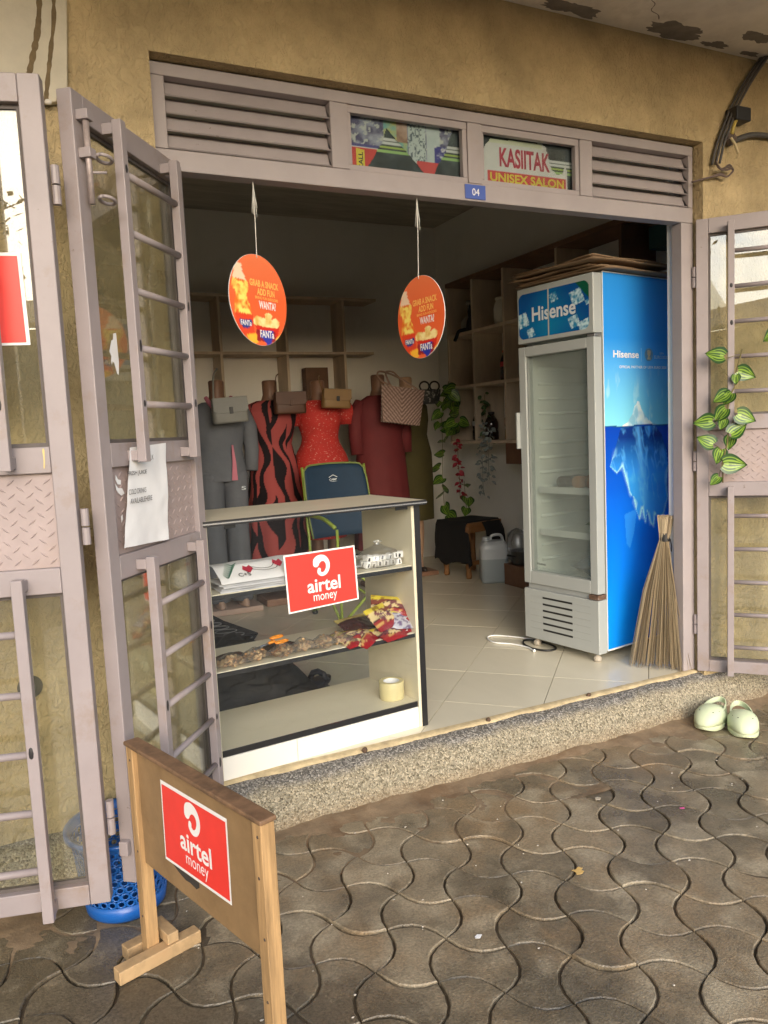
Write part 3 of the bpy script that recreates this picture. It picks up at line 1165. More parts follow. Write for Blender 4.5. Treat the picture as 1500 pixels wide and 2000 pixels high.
# ------------------------------------------------------------------ folding door leaves
LW = 0.595
M_PLATE = mat('mauve_tread_plate', (0.345, 0.28, 0.275), 0.5, 0.14, 9, bump=0.1, bscale=30, stain=(0.34, 0.25, 0.20), sscale=5, samount=0.35, sedge=0.3)
def leaf(label, loc, ang, s, seed):
    """one leaf; local x runs from hinge to free edge, s*y points at the viewer's side"""
    r = random.Random(seed)
    t = thing('door_leaf', label, 'door', loc, ang)
    def bx(name, x0, x1, ya, yb, z0, z1, m=M_PAINT, bev=0.003, par=None):
        y0, y1 = sorted((ya * s, yb * s))
        return MB().box(x0, x1, y0, y1, z0, z1).build(name, m, par or t, bevel=bev)
    T = 0.040
    for x0, x1 in ((0.0, 0.050), (LW - 0.050, LW)):
        st = bx('stile', x0, x1, -T, 0, 0.0, 2.045)
    for z0, z1 in ((1.980, 2.045), (1.118, 1.182), (0.820, 0.884), (0.0, 0.055)):
        bx('rail', 0.0503, LW - 0.0503, -T, -0.0005, z0, z1)
    for z0, z1 in ((1.182, 1.980), (0.055, 0.820)):
        b = MB()
        g = 0.010
        for a in ((0.0503, 0.0503 + g, z0, z1), (LW - 0.0503 - g, LW - 0.0503, z0, z1), (0.0503 + g, LW - 0.0503 - g, z0, z0 + g), (0.0503 + g, LW - 0.0503 - g, z1 - g, z1)):
            y0, y1 = sorted((-0.030 * s, -0.018 * s))
            b.box(a[0], a[1], y0, y1, a[2], a[3])
        b.build('glazing_bead', M_GASKET, t)
        bx('pane', 0.052, LW - 0.052, -0.0265, -0.0225, z0 + 0.002, z1 - 0.002, M_GLASS, 0)
    # chequered plate with raised bars
    pl = bx('tread_plate', 0.0505, LW - 0.0505, -0.026, -0.016, 0.8845, 1.1175, M_PLATE, 0)
    b = MB()
    row = 0
    z = 0.900
    while z < 1.105:
        x = 0.066 + (0.021 if row % 2 else 0)
        while x < LW - 0.066:
            a = rad(38) if row % 2 == 0 else rad(-38)
            R = Matrix.Rotation(a, 3, 'Y')
            c = Vector((x, -0.0155 * s, z))
            L_, h_ = 0.0125, 0.0028
            vs_ = [c + R @ Vector(p) for p in ((-L_, 0, 0), (0, 0, -h_), (L_, 0, 0), (0, 0, h_))] + [c + R @ Vector((-L_ * 0.5, 0.0022 * s, 0)), c + R @ Vector((L_ * 0.5, 0.0022 * s, 0))]
            b.add(vs_, [(0, 1, 5, 4), (1, 2, 5), (2, 3, 4, 5), (3, 0, 4)] if s < 0 else [(4, 5, 1, 0), (5, 2, 1), (5, 4, 3, 2), (4, 0, 3)])
            x += 0.042
        z += 0.0165
        row += 1
    o = b.build('raised_bar', M_PLATE, pl)
    o['kind'] = 'stuff'
    # guard ladders
    ux = (0.140, LW - 0.140)
    for zt, zb, rz in ((2.012, 1.128, (1.885, 1.735, 1.585, 1.435, 1.285)), (0.868, 0.0, (0.735, 0.585, 0.435, 0.285, 0.135))):
        for x in ux:
            y0, y1 = sorted((0.030 * s, 0.056 * s))
            up = MB().box(x - 0.0135, x + 0.0135, y0, y1, zb, zt).build('guard_bar', M_PAINT, t, bevel=0.0025)
            for zz in ((zt - 0.020), (zb + 0.018)):
                y0, y1 = sorted((-0.0004 * s, 0.0299 * s))
                MB().box(x - 0.012, x + 0.012, y0, y1, zz - 0.014, zz + 0.014).build('bracket', M_PAINT, up, bevel=0.002)
            if r.random() < 1.9:
                for zz in rz:
                    if r.random() < 0.42:
                        MB().ball((x + r.uniform(-0.003, 0.003), 0.0555 * s, zz + r.uniform(-0.01, 0.012)), 0.010, 8, 0.7, 0.22, r.uniform(1.0, 1.9), jit=0.12).build('weld_spot', M_PRIMER, up, smooth=True)
        for zz in rz:
            dz = r.uniform(-0.004, 0.004)
            MB().tube([(ux[0] + 0.012, 0.043 * s, zz), (ux[1] - 0.012, 0.043 * s, zz + dz)], 0.0095, 10).build('rung', M_PAINT, t, smooth=True)
    return t
angA = math.atan2(-0.8, -0.601)
angB = math.atan2(0.251, -0.968)
angC = math.atan2(-0.732, 0.681)
LEAF_A = leaf('mauve door leaf carrying the white paper notice, left of the opening', (0.553, -0.022, 0.002), angA, 1, 1)
LEAF_B = leaf('mauve door leaf at the far left, with the red poster on its glass', (0.124, -0.550, 0.0), angB, 1, 2)
LEAF_C = leaf('mauve door leaf with striped vine leaves, right of the opening', (2.790, -0.030, 0.003), angC, -1, 3)
def lf(t, z=None):
    """children of a leaf are drawn in its own frame"""
    return t
# hinges between the two folded leaves and at the jambs
for t, x, y in ((LEAF_B, -0.014, -0.020), (LEAF_A, -0.010, -0.018), (LEAF_C, -0.006, 0.018)):
    for z in (1.80, 0.98, 0.22):
        h = MB()
        h.tube([(x, y, z - 0.045), (x, y, z - 0.002)], 0.010, 10)
        h.tube([(x, y, z + 0.002), (x, y, z + 0.045)], 0.010, 10)
        h.build('hinge', M_PAINT, t, smooth=False)
# drop bolt on leaf A
def bolt(t):
    b = MB()
    x, y = LW - 0.026, 0.018
    b.tube([(x, y, 1.775), (x, y, 1.985)], 0.008, 10)
    o = b.build('bolt_rod', mat('worn_rod', (0.36, 0.30, 0.29), 0.45, 0.25, 60, metal=0.3, bump=0.5, bscale=150), t, smooth=True)
    for z in (1.985, 1.895):
        MB().box(x - 0.014, x + 0.014, 0.0, 0.032, z - 0.012, z + 0.012).build('bolt_keeper', M_PAINT, t, bevel=0.002)
    for z in (1.890, 1.790):
        ring = []
        for k in range(17):
            a = 2 * math.pi * k / 16
            ring.append((x - 0.010 - 0.022 + 0.022 * math.cos(a), y + 0.024 + 0.018 * math.sin(a), z + 0.004 * math.cos(a)))
        MB().tube(ring, 0.0045, 8).build('bolt_loop', M_PAINT, t, smooth=True)
    MB().tube([(x, y, 1.850), (x - 0.02, y + 0.035, 1.852)], 0.0035, 8).build('bolt_pin', M_PAINT, t, smooth=True)
    # lower lock on the edge
    MB().box(LW + 0.0005, LW + 0.020, -0.032, -0.006, 0.085, 0.125).build('lock_block', M_PAINT, t, bevel=0.003)
    MB().box(LW - 0.046, LW - 0.012, 0.0005, 0.022, 0.100, 0.130).build('lock_block', M_PAINT, t, bevel=0.003)
    MB().box(LW - 0.046, LW - 0.012, 0.0005, 0.024, 0.030, 0.062).build('lock_block', M_PAINT, t, bevel=0.003)
    MB().tube([(LW - 0.028, 0.011, 0.115), (LW - 0.080, 0.030, 0.108)], 0.005, 8).build('lock_pin', M_PAINT, t, smooth=True)
bolt(LEAF_A)

def leaf_frame(t, ang, s, loc, off):
    """world frame on the visible face of a leaf; x runs to the viewer's right"""
    d = Vector((math.cos(ang), math.sin(ang), 0))
    n = Vector((-d.y, d.x, 0)) * s
    u = Vector((0, 0, 1)).cross(n)
    return d, n, u

def wavy_sheet(name, corners, fr, m, parent, nx=14, ny=20, amp=0.004, off=0.0, seed=0, W=True):
    b = MB()
    (x0, y0), (x1, y1), (x2, y2), (x3, y3) = corners       # bl, br, tr, tl
    for j in range(ny + 1):
        for i in range(nx + 1):
            s_, t_ = i / nx, j / ny
            x = (x0 * (1 - s_) + x1 * s_) * (1 - t_) + (x3 * (1 - s_) + x2 * s_) * t_
            y = (y0 * (1 - s_) + y1 * s_) * (1 - t_) + (y3 * (1 - s_) + y2 * s_) * t_
            o_ = off + amp * (0.5 + 0.5 * noise.noise(Vector((s_ * 2.3 + seed, t_ * 3.1, seed)))) + amp * 0.35 * noise.noise(Vector((s_ * 7, t_ * 8, seed)))
            b.v.append(tuple(fr.pt(x, y, o_)))
    for j in range(ny):
        for i in range(nx):
            a = j * (nx + 1) + i
            b.f.append((a, a + 1, a + nx + 2, a + nx + 1))
            b.m.append(0)
    o = b.build(name, m, parent, smooth=True, W=W)
    return o

# paper notice hanging on leaf A
dA, nA, uA = leaf_frame(LEAF_A, angA, 1, None, 0)
oA = Vector((0.553, -0.022, 0.002))
frA = Fr(oA + nA * 0.006, -dA)             # x = -(distance from hinge)
frA.n = nA
NOTE = thing('paper_notice', 'creased white paper listing milk, juice and cold drinks on the door leaf', 'paper notice', tuple(oA + dA * 0.40 + nA * 0.006 + Vector((0, 0, 0.90))))
wavy_sheet('sheet', [(-0.540, 0.905), (-0.292, 0.892), (-0.262, 1.176), (-0.470, 1.168)], frA, M_PAPER, NOTE, amp=0.007, off=0.002, seed=4)
frN = Fr(frA.pt(-0.540, 0.905, 0.0135), -dA + Vector((0, 0, 0.0)))
frN.n = nA
for s_, x, z, w, h in (('ENGLISH MILK', 0.072, 0.226, 0.105, 0.014), ('FRESH JUICE', 0.030, 0.186, 0.102, 0.014), ('COLD DRINKS', 0.030, 0.138, 0.092, 0.014), ('AVAILABLEHERE', 0.034, 0.113, 0.118, 0.014)):
    text_on(s_, 0.01 if 'JUICE' in s_ else 0.0, frN, x, z, w, h, M_INK, NOTE, 0.0012, skew=0.15)
# torn scraps left on the glass and the plate
def scrap(name, label, fr, pts, parent_fr_off=0.0, m=M_PAPER):
    c = fr.pt(sum(p[0] for p in pts) / len(pts), min(p[1] for p in pts), parent_fr_off)
    o = poly_on(pts, fr, m, None, parent_fr_off, name)
    o.data.transform(Matrix.Translation(-c))
    o.location = c
    tag(o, label, 'paper scrap')
    return o
frG = Fr(oA - nA * 0.0215, -dA)
frG.n = nA
scrap('paper_scrap', 'torn white paper scrap stuck on the upper glass of the left door leaf', frG, [(-0.478, 1.425), (-0.464, 1.455), (-0.455, 1.458), (-0.452, 1.474), (-0.437, 1.478), (-0.434, 1.40), (-0.440, 1.365), (-0.448, 1.368), (-0.458, 1.395), (-0.466, 1.40), (-0.470, 1.39), (-0.474, 1.40), (-0.470, 1.412)])
frP = Fr(oA - nA * 0.0125, -dA)
frP.n = nA
for k, pts in enumerate([[(-0.512, 1.098), (-0.502, 1.085), (-0.488, 1.082), (-0.490, 1.070), (-0.506, 1.072), (-0.515, 1.085)], [(-0.518, 1.075), (-0.505, 1.062), (-0.485, 1.06), (-0.475, 1.045), (-0.492, 1.04), (-0.505, 1.048), (-0.515, 1.058)], [(-0.504, 0.985), (-0.494, 0.99), (-0.492, 0.977), (-0.502, 0.968)]]):
    scrap('paper_scrap', ['curved torn paper scrap at the top of the tread plate, beside the notice', 'jagged torn paper scrap on the tread plate, just under the curved scrap', 'smallest torn paper scrap on the tread plate, left of the notice'][k], frP, pts)
# red poster on leaf B, mostly outside the picture
dB, nB, uB = leaf_frame(LEAF_B, angB, 1, None, 0)
oB = Vector((0.124, -0.550, 0.0))
frB = Fr(oB - nB * 0.0212, -dB)
frB.n = nB
RP = thing('red_poster', 'red poster with white border on the glass of the far left door leaf', 'poster', tuple(frB.pt(-0.23, 1.43)))
poly_on([(-0.385, 1.428), (-0.076, 1.428), (-0.080, 1.645), (-0.385, 1.645)], frB, M_WHITE, RP, 0.0, 'sheet')
poly_on([(-0.379, 1.434), (-0.0845, 1.434), (-0.088, 1.637), (-0.379, 1.637)], frB, M_RED, RP, 0.0008, 'red_field')
def airtel(fr, x, y, w, h, parent, off, W=True):
    """red card: white swirl, heavy name and light second line"""
    sw = [(0.20, 0.60), (0.27, 0.76), (0.48, 0.85), (0.71, 0.80), (0.86, 0.61), (0.86, 0.36), (0.72, 0.15), (0.51, 0.09), (0.35, 0.19), (0.36, 0.33)]
    wd = [0.34, 0.42, 0.36, 0.29, 0.24, 0.22, 0.21, 0.20, 0.20, 0.18]
    ex, ey, ew, eh = x + 0.372 * w, y + 0.555 * h, 0.245 * w, 0.37 * h
    pts = catmull([(ex + a * ew, ey + c * eh) for a, c in sw], 6)
    ws = [v[0] * ew for v in catmull([(q, 0) for q in wd], 6)]
    ribbon(pts, ws, fr, M_WHITE, parent, off, 'emblem', W=W)
    for q, rr in ((pts[0], ws[0] / 2), (pts[-1], ws[-1] / 2)):
        poly_on([(q[0] + rr * math.cos(a * math.pi / 8), q[1] + rr * math.sin(a * math.pi / 8)) for a in range(16)], fr, M_WHITE, parent, off + 0.0002, 'emblem', W=W)
    text_on('airtel', 0.02, fr, x + 0.28 * w, y + 0.29 * h, 0.47 * w, 0.24 * h, M_WHITE, parent, off, W=W)
    text_on('money', 0.0, fr, x + 0.355 * w, y + 0.09 * h, 0.335 * w, 0.155 * h, M_WHITE, parent, off, W=W)
airtel(frB, -0.385, 1.428, 0.31, 0.217, RP, 0.0014)
# yellow paint drip on leaf B
ribbon(catmull([(-0.064, 1.178), (-0.064, 1.15), (-0.066, 1.13)], 4), [0.003, 0.005, 0.004, 0.003, 0.003, 0.003, 0.003, 0.003, 0.002], Fr(oB + nB * 0.0009, -dB), mat('pale_yellow_drip', (0.60, 0.47, 0.18), 0.5, 0.1, 30), LEAF_B, 0.0, 'paint_drip', W=False).matrix_parent_inverse = (Matrix.Translation(oB) @ Matrix.Rotation(angB, 4, 'Z')).inverted()

# ------------------------------------------------------------------ artificial vine on leaf C
def striped_leaf_mesh(L_=0.080, Wd=0.076, seed=0, dark=False):
    """heart shaped leaf with pale stripes running to the tip"""
    b = MB()
    cols = []
    nx, ny = 22, 16
    for j in range(ny + 1):
        t = j / ny
        half = (math.sin(math.pi * min(1, t * 0.93 + 0.07) ** 0.66)) * (1 - 0.1 * t)
        for i in range(nx + 1):
            s_ = -1 + 2 * i / nx
            yy = (t + (0.06 * (1 - abs(s_)) - 0.10 * abs(s_)) * (1 - t) ** 3) * L_
            xx = s_ * half * Wd / 2
            z = 0.010 * abs(s_) ** 1.5 - 0.012 * t * t - 0.004 * s_ * s_
            b.v.append((xx, yy, z))
            w = abs(s_)
            edge = w > 0.90 or t > 0.93
            st = math.sin((w * 3.4 + 0.12) * 2 * math.pi + t * 0.8)
            if edge:
                c = (0.018, 0.060, 0.014)
            elif st > 0.25:
                c = (0.24, 0.38, 0.05)
            else:
                c = (0.018, 0.068, 0.014)
            if dark:
                c = tuple(q * 0.8 for q in c)
            cols.append((*c, 1))
    for j in range(ny):
        for i in range(nx):
            a = j * (nx + 1) + i
            b.f.append((a, a + 1, a + nx + 2, a + nx + 1))
            b.m.append(0)
    b.c = cols
    return b.mesh('leaf', vcol('striped_leaf', 0.35, 0.5), True)
LEAF_ME = striped_leaf_mesh()
M_STEM = mat('vine_stem', (0.16, 0.13, 0.045), 0.6, 0.2, 40)
def place_leaf(parent, p, direction, normal, sc=1.0, me=None):
    """leaf with its stalk at p, pointing along direction, upper side towards normal"""
    o = bpy.data.objects.new('leaf', me or LEAF_ME)
    y = Vector(direction).normalized()
    z = Vector(normal)
    z = (z - y * z.dot(y)).normalized()
    x = y.cross(z)
    Mx = Matrix((x, y, z)).transposed().to_4x4()
    Mx = Matrix.Translation(Vector(p) - root_offset(parent)) @ Mx @ Matrix.Scale(sc, 4)
    o.matrix_local = Mx
    link(o, parent)
    return o
dC, nC = Vector((math.cos(angC), math.sin(angC), 0)), None
nC = Vector((dC.y, -dC.x, 0))
oC = Vector((2.790, -0.030, 0.003))
frC = Fr(oC + nC * 0.066, dC)
if frC.n.dot(nC) < 0:
    frC.n = -frC.n
VINE = thing('artificial_vine', 'artificial vine with striped green leaves hung on the right door leaf', 'vine', tuple(frC.pt(0.135, 0.84)))
def pxC(cx, cy):
    """position on the leaf face from the close study of the vine: returns (along leaf, height)"""
    return ((cx - 45) / 914 * 0.33, 1.602 - cy / 2000 * 0.769)
for cx, cy, tx, ty, sc in ((360, 430, 175, 385, 0.92), (500, 600, 690, 680, 0.90), (400, 840, 235, 930, 0.82), (440, 840, 370, 940, 0.72), (375, 1010, 240, 1160, 0.85), (235, 1150, 35, 1165, 0.95), (490, 1080, 705, 1170, 0.97), (360, 1130, 290, 1300, 0.60), (420, 1310, 585, 1200, 0.92), (430, 1330, 400, 1490, 0.70), (240, 1420, 80, 1340, 0.90), (320, 1470, 270, 1650, 0.80), (340, 1640, 590, 1660, 1.12), (300, 1785, 185, 1895, 0.62), (960, 180, 820, 265, 0.9), (480, 640, 485, 790, 0.5)):
    x, z = pxC(cx, cy)
    x2, z2 = pxC(tx, ty)
    d = dC * (x2 - x) + Vector((0, 0, z2 - z)) + nC * random.uniform(-0.008, 0.006)
    o = place_leaf(VINE, frC.pt(x, z, random.uniform(0.002, 0.022)), d, nC + dC * random.uniform(-0.35, 0.35) + Vector((0, 0, random.uniform(0.0, 0.5))), sc * 1.12)
b = MB()
b.tube([frC.pt(*pxC(*p), 0.004) for p in ((550, 360), (525, 470), (490, 600), (470, 780), (430, 850), (400, 1000), (370, 1130), (400, 1280), (390, 1420), (340, 1600), (340, 1860))], 0.0032, 6)
for p, q in (((400, 660), (290, 530)), ((390, 450), (530, 440)), ((430, 850), (400, 840)), ((370, 1130), (240, 1150)), ((400, 1280), (490, 1080)), ((340, 1500), (240, 1420)), ((340, 1600), (300, 1785))):
    b.tube([frC.pt(*pxC(*p), 0.004), frC.pt(*pxC((p[0] + q[0]) / 2, (p[1] + q[1]) / 2 - 12), 0.012), frC.pt(*pxC(*q), 0.006)], 0.0016, 6)
b.build('stem', M_STEM, VINE, smooth=True, W=True)

# ------------------------------------------------------------------ wall services
PIPE = MB()
PIPE.tube([(-0.235, -0.105, GZ), (-0.235, -0.105, 0.9), (-0.235, -0.105, 0.96)], 0.040, 16)
o = PIPE.build('drain_pipe', mat('painted_pipe', (0.55, 0.43, 0.16), 0.55, 0.1, 6, stain=(0.38, 0.27, 0.12), sscale=5, samount=0.3, sedge=0.3), smooth=True, loc=(-0.235, -0.105, GZ), W=True)
tag(o, 'yellow painted drain pipe against the wall behind the far left door leaf', 'pipe')
b = MB()
b.tube([(-0.02, Y0 - 0.004, 0.46), (-0.02, Y0 + 0.02, 0.46)], 0.036, 18, cap=False)
b.add([(-0.02 + 0.036 * math.cos(k * math.pi / 9), Y0 - 0.0012, 0.46 + 0.036 * math.sin(k * math.pi / 9)) for k in range(18)], [tuple(range(18))], 1)
o = b.build('vent_outlet', [mat('pipe_lip', (0.34, 0.29, 0.17), 0.8, 0.1, 9), M_BLACK], loc=(-0.02, Y0, 0.46), W=True)
tag(o, 'round open pipe outlet in the ochre wall behind the far left leaf', 'pipe outlet')
# electric cables at the top right
M_CABLE = mat('grey_cable', (0.075, 0.072, 0.072), 0.5, 0.25, 30)
W_ = thing('electric_cables', 'bundle of grey electric cables taped down the wall at the upper right', 'cables', (2.85, -0.09, 2.20))
for dx, dy in ((0, 0), (0.010, 0.012), (-0.008, 0.014), (0.012, -0.008)):
    pts = catmull([(3.32 + dx, -0.20, 2.98), (3.169 + dx, -0.10 + dy, 2.785), (3.06 + dx, -0.09 + dy, 2.66), (2.972 + dx, -0.085 + dy, 2.535), (2.915 + dx, -0.085 + dy, 2.43), (2.880 + dx, -0.085 + dy, 2.36), (2.852 + dx, -0.085 + dy, 2.275)], 5)
    MB().tube(pts, 0.0058, 8).build('cable', M_CABLE, W_, smooth=True, W=True)
for k in range(3):
    o_ = k * 0.008
    pts = catmull([(2.850, -0.085, 2.285), (2.862, -0.09 - o_, 2.258 - o_), (2.90, -0.095 - o_, 2.250 + o_), (2.945, -0.09, 2.262), (2.950, -0.088, 2.25), (2.918, -0.085, 2.226), (2.88, -0.085, 2.228 + o_ * 0.4), (2.82, -0.075, 2.216), (2.765, -0.030, 2.205)], 5)
    MB().tube(pts, 0.0042, 8).build('wire', mat('brown_wire', (0.12, 0.085, 0.075), 0.55, 0.2, 30), W_, smooth=True, W=True)
MB().tube(catmull([(2.94, -0.075, 2.37), (3.02, -0.075, 2.405), (3.12, -0.075, 2.43), (3.35, -0.07, 2.44)], 5), 0.012, 8).build('cable', M_CABLE, W_, smooth=True, W=True)
MB().tube([(2.985, -0.085, 2.475), (2.960, -0.095, 2.462), (2.945, -0.095, 2.43), (2.942, -0.09, 2.405)], 0.008, 8).build('wire', mat('yellow_wire', (0.52, 0.40, 0.10), 0.5, 0.1, 30), W_, smooth=True, W=True)
MB().tube([(2.925, -0.10, 2.385), (2.945, -0.105, 2.36), (2.965, -0.10, 2.335), (2.972, -0.10, 2.325)], 0.0055, 8).build('wire', mat('cream_wire', (0.60, 0.50, 0.30), 0.5, 0.1, 30), W_, smooth=True, W=True)
MB().ball((2.948, -0.078, 2.392), 0.030, 10, 1.1, 0.7, 0.9, jit=0.12).build('tape_wad', mat('brown_tape', (0.12, 0.085, 0.07), 0.6, 0.3, 40), W_, smooth=True, W=True)
t = MB().box(2.945, 3.035, -0.115, -0.052, 2.462, 2.520).build('cable_box', mat('black_box', (0.018, 0.02, 0.026), 0.4, 0.2, 30), None, bevel=0.005, loc=(2.99, -0.083, 2.462), W=True)
tag(t, 'small black plastic junction box on the wall beside the cables', 'junction box')

# ------------------------------------------------------------------ wooden sign board
M_WOOD = mat('pale_pine', (0.39, 0.245, 0.115), 0.6, 0.5, 75, bump=0.35, bscale=140, stretch=(1, 1, 0.06), stain=(0.24, 0.135, 0.055), sscale=14, samount=0.25, sedge=0.3)
M_WOODX = mat('pale_pine_cross', (0.42, 0.285, 0.15), 0.65, 0.4, 18, bump=0.25, bscale=60, stain=(0.30, 0.18, 0.09), sscale=9, samount=0.2, sedge=0.3)
M_OLDWOOD = mat('weathered_rail', (0.18, 0.105, 0.058), 0.6, 0.45, 24, bump=0.4, bscale=70, stain=(0.055, 0.035, 0.022), sscale=10, samount=0.45, sedge=0.2)
M_PLY = mat('brown_hardboard', (0.25, 0.158, 0.076), 0.55, 0.25, 9, bump=0.1, bscale=90, stain=(0.17, 0.098, 0.042), sscale=8, samount=0.3, sedge=0.3)
def sign_board():
    bd = Vector((0.391 - 0.213, -1.116 + 0.563, 0)).normalized()      # from the wall-side post to the camera-side post
    t = thing('sign_board', 'small wooden sign board with a red sticker, standing on the paving', 'sign', (0.213, -0.563, GZ), math.atan2(bd.y, bd.x))
    def bx(name, x0, x1, y0, y1, z0, z1, m, bev=0.003):
        return MB().box(x0, x1, y0, y1, z0, z1).build(name, m, t, bevel=bev)
    board = bx('board', 0.018, 0.558, -0.005, 0.005, 0.268, 0.578, M_PLY, 0.001)
    for xc in (0.0, 0.576):
        bx('post', xc - 0.0165, xc + 0.0165, -0.018, 0.017, 0.002, 0.578, M_WOOD)
        bx('foot', xc - 0.054, xc - 0.0175, -0.058, 0.060, 0.0, 0.036, M_WOODX)
        bx('foot', xc + 0.0175, xc + 0.054, -0.112, 0.118, 0.0, 0.036, M_WOODX)
        bx('cross_block', xc - 0.045, xc + 0.050, 0.024, 0.056, 0.0365, 0.066, M_WOODX)
    bx('top_rail', -0.022, 0.598, -0.022, 0.020, 0.5785, 0.590, M_OLDWOOD, 0.004)
    bx('bottom_rail', 0.022, 0.556, 0.0055, 0.020, 0.262, 0.286, M_OLDWOOD)
    for x, z in ((0.0, 0.545), (0.003, 0.30), (0.576, 0.55), (0.572, 0.46), (0.578, 0.33), (0.574, 0.19), (0.0, 0.12)):
        MB().ball((x + 0.004, -0.0183, z), 0.0035, 8, 1, 0.4, 1).build('nail_head', mat('rusty_nail', (0.07, 0.05, 0.04), 0.6), t, smooth=True)
    fr = Fr((0, -0.0056, 0), (1, 0, 0))
    st = poly_on([(0.137, 0.326), (0.440, 0.336), (0.443, 0.536), (0.141, 0.532)], fr, M_WHITE, t, 0.0, 'sticker', W=False)
    tag(st, 'red sticker with white swirl and airtel money lettering')
    del st['label']
    poly_on([(0.143, 0.334), (0.4345, 0.3435), (0.437, 0.527), (0.147, 0.523)], fr, M_RED, st, 0.0008, 'red_field', W=False)
    airtel(fr, 0.14, 0.330, 0.303, 0.204, st, 0.0016, W=False)
    pt = [(0.175, 0.327), (0.20, 0.318), (0.235, 0.31), (0.255, 0.312), (0.285, 0.308), (0.30, 0.318), (0.30, 0.330)]
    poly_on(pt, fr, mat('tar_patch', (0.035, 0.03, 0.026), 0.8, 0.3, 30), board, 0.0004, 'stain', W=False)
sign_board()

# ------------------------------------------------------------------ blue laundry basket
def basket():
    t = thing('laundry_basket', 'blue perforated plastic laundry basket behind the door leaves', 'basket', (0.185, -0.285, GZ))
    m = mat('blue_plastic', (0.010, 0.105, 0.42), 0.32, 0.06, 8, spec=0.5)
    H, r0, r1 = 0.255, 0.112, 0.142
    def rad_(z):
        return r0 + (r1 - r0) * z / H
    b = MB()
    N = 60
    # solid foot, perforated wall as a net of struts, rim
    b.lathe([(r0 * 0.9, 0.0), (r0, 0.012), (rad_(0.055), 0.055), (rad_(0.055) - 0.004, 0.055), (r0 - 0.006, 0.014), (0.0005, 0.010)], N, cap0=True, cap1=False)
    b.build('base', m, t, smooth=True)
    b = MB()
    zrows = [0.055 + 0.022 * k for k in range(9)]
    for k in range(len(zrows) - 1):
        za, zb = zrows[k], zrows[k + 1]
        for j in range(N // 2):
            a0 = 2 * math.pi * (2 * j + (k % 2)) / N
            da = 2 * math.pi / (N / 2)
            outer, inner = [], []
            M_ = 12
            # a cell with an oval hole
            for q in range(M_):
                ph = 2 * math.pi * q / M_
                cx, cy = math.cos(ph), math.sin(ph)
                s_ = 1 / max(abs(cx), abs(cy))
                outer.append((cx * s_ * 0.5, cy * s_ * 0.5))
                inner.append((cx * 0.30, cy * 0.34))
            P = []
            for (u, v) in outer + inner:
                z = (za + zb) / 2 + v * (zb - za)
                a = a0 + da * (0.5 + u)
                P.append((rad_(z) * math.cos(a), rad_(z) * math.sin(a), z))
            b.add(P, [(q, (q + 1) % M_, M_ + (q + 1) % M_, M_ + q) for q in range(M_)])
    o = b.build('perforated_wall', m, t, smooth=True)
    solid(o, 0.003)
    zt = zrows[-1]
    b = MB()
    b.lathe([(rad_(zt), zt), (rad_(H), H), (rad_(H) + 0.014, H + 0.002), (rad_(H) + 0.014, H - 0.012), (rad_(H) + 0.004, H - 0.014), (rad_(zt) + 0.003, zt)], N, cap0=False, cap1=False)
    b.build('rim', m, t, smooth=True)
basket()
# ------------------------------------------------------------------ display counter
CT_ANG = rad(5.3)
CT = thing('display_counter', 'cream laminate shop counter with glass front and black edging', 'counter', (1.385, 0.068, 0.0), CT_ANG)
M_LAM = mat('cream_laminate', (0.72, 0.67, 0.52), 0.35, 0.04, 5, spec=0.4, stretch=(0.4, 3, 1))
M_LAMW = mat('white_laminate', (0.74, 0.73, 0.68), 0.35, 0.03, 6)
M_EDGE = mat('black_edging', (0.014, 0.014, 0.016), 0.35, 0.2, 20)
CW, CD = 0.85, 0.40
def cbx(name, x0, x1, y0, y1, z0, z1, m, bev=0.0015, par=None):
    return MB().box(x0, x1, y0, y1, z0, z1).build(name, m, par or CT, bevel=bev)
top = cbx('counter_top', -CW - 0.03, 0.032, -0.030, CD, 0.896, 0.912, M_LAM)
cbx('edging', -CW - 0.03, 0.034, -0.0325, -0.0302, 0.894, 0.9125, M_EDGE, 0.0006, top)
cbx('edging', 0.0322, 0.034, -0.0300, CD, 0.894, 0.9125, M_EDGE, 0.0006, top)
cbx('chrome_strip', -CW - 0.03, 0.036, -0.0335, -0.0327, 0.900, 0.905, mat('chrome_strip', (0.6, 0.6, 0.62), 0.25, 0.05, 10, metal=0.9), 0, top)
sp = cbx('side_panel', -0.018, 0.0, 0.0, CD - 0.002, 0.0, 0.8955, M_LAM)
cbx('edging', -0.006, 0.020, -0.0030, -0.0004, 0.0, 0.8935, M_EDGE, 0.0006, sp)
cbx('edging', 0.0003, 0.0025, 0.0, CD - 0.002, 0.0, 0.8935, M_EDGE, 0, sp)
cbx('side_panel', -CW, -CW + 0.018, 0.0, CD - 0.002, 0.0, 0.8955, M_LAM)
for z in (0.655, 0.385, 0.105):
    sh = cbx('shelf', -CW + 0.019, -0.019, 0.010, CD - 0.004 if z < 0.2 else 0.315, z - 0.018, z, M_LAM)
    cbx('edging', -CW + 0.019, -0.019, 0.0070, 0.0097, z - 0.0185 if z > 0.2 else z - 0.022, z - 0.003 if z > 0.2 else z + 0.0005, M_EDGE, 0.0005, sh)
pl = cbx('plinth', -CW + 0.001, -0.0185, 0.003, 0.014, 0.0, 0.082, M_LAMW)
cbx('joint', -0.5515, -0.5500, 0.0022, 0.0029, 0.001, 0.081, mat('joint_line', (0.30, 0.28, 0.22), 0.8, 0.1, 10), 0, pl)
M_CGLASS = glass('counter_glass', (0.97, 0.98, 0.98), 0.02, 0.0, (0.5, 0.5, 0.5), edge=0.25)
gl = cbx('glass_front', -CW + 0.002, -0.008, -0.0002, 0.0030, 0.1065, 0.888, M_CGLASS, 0)
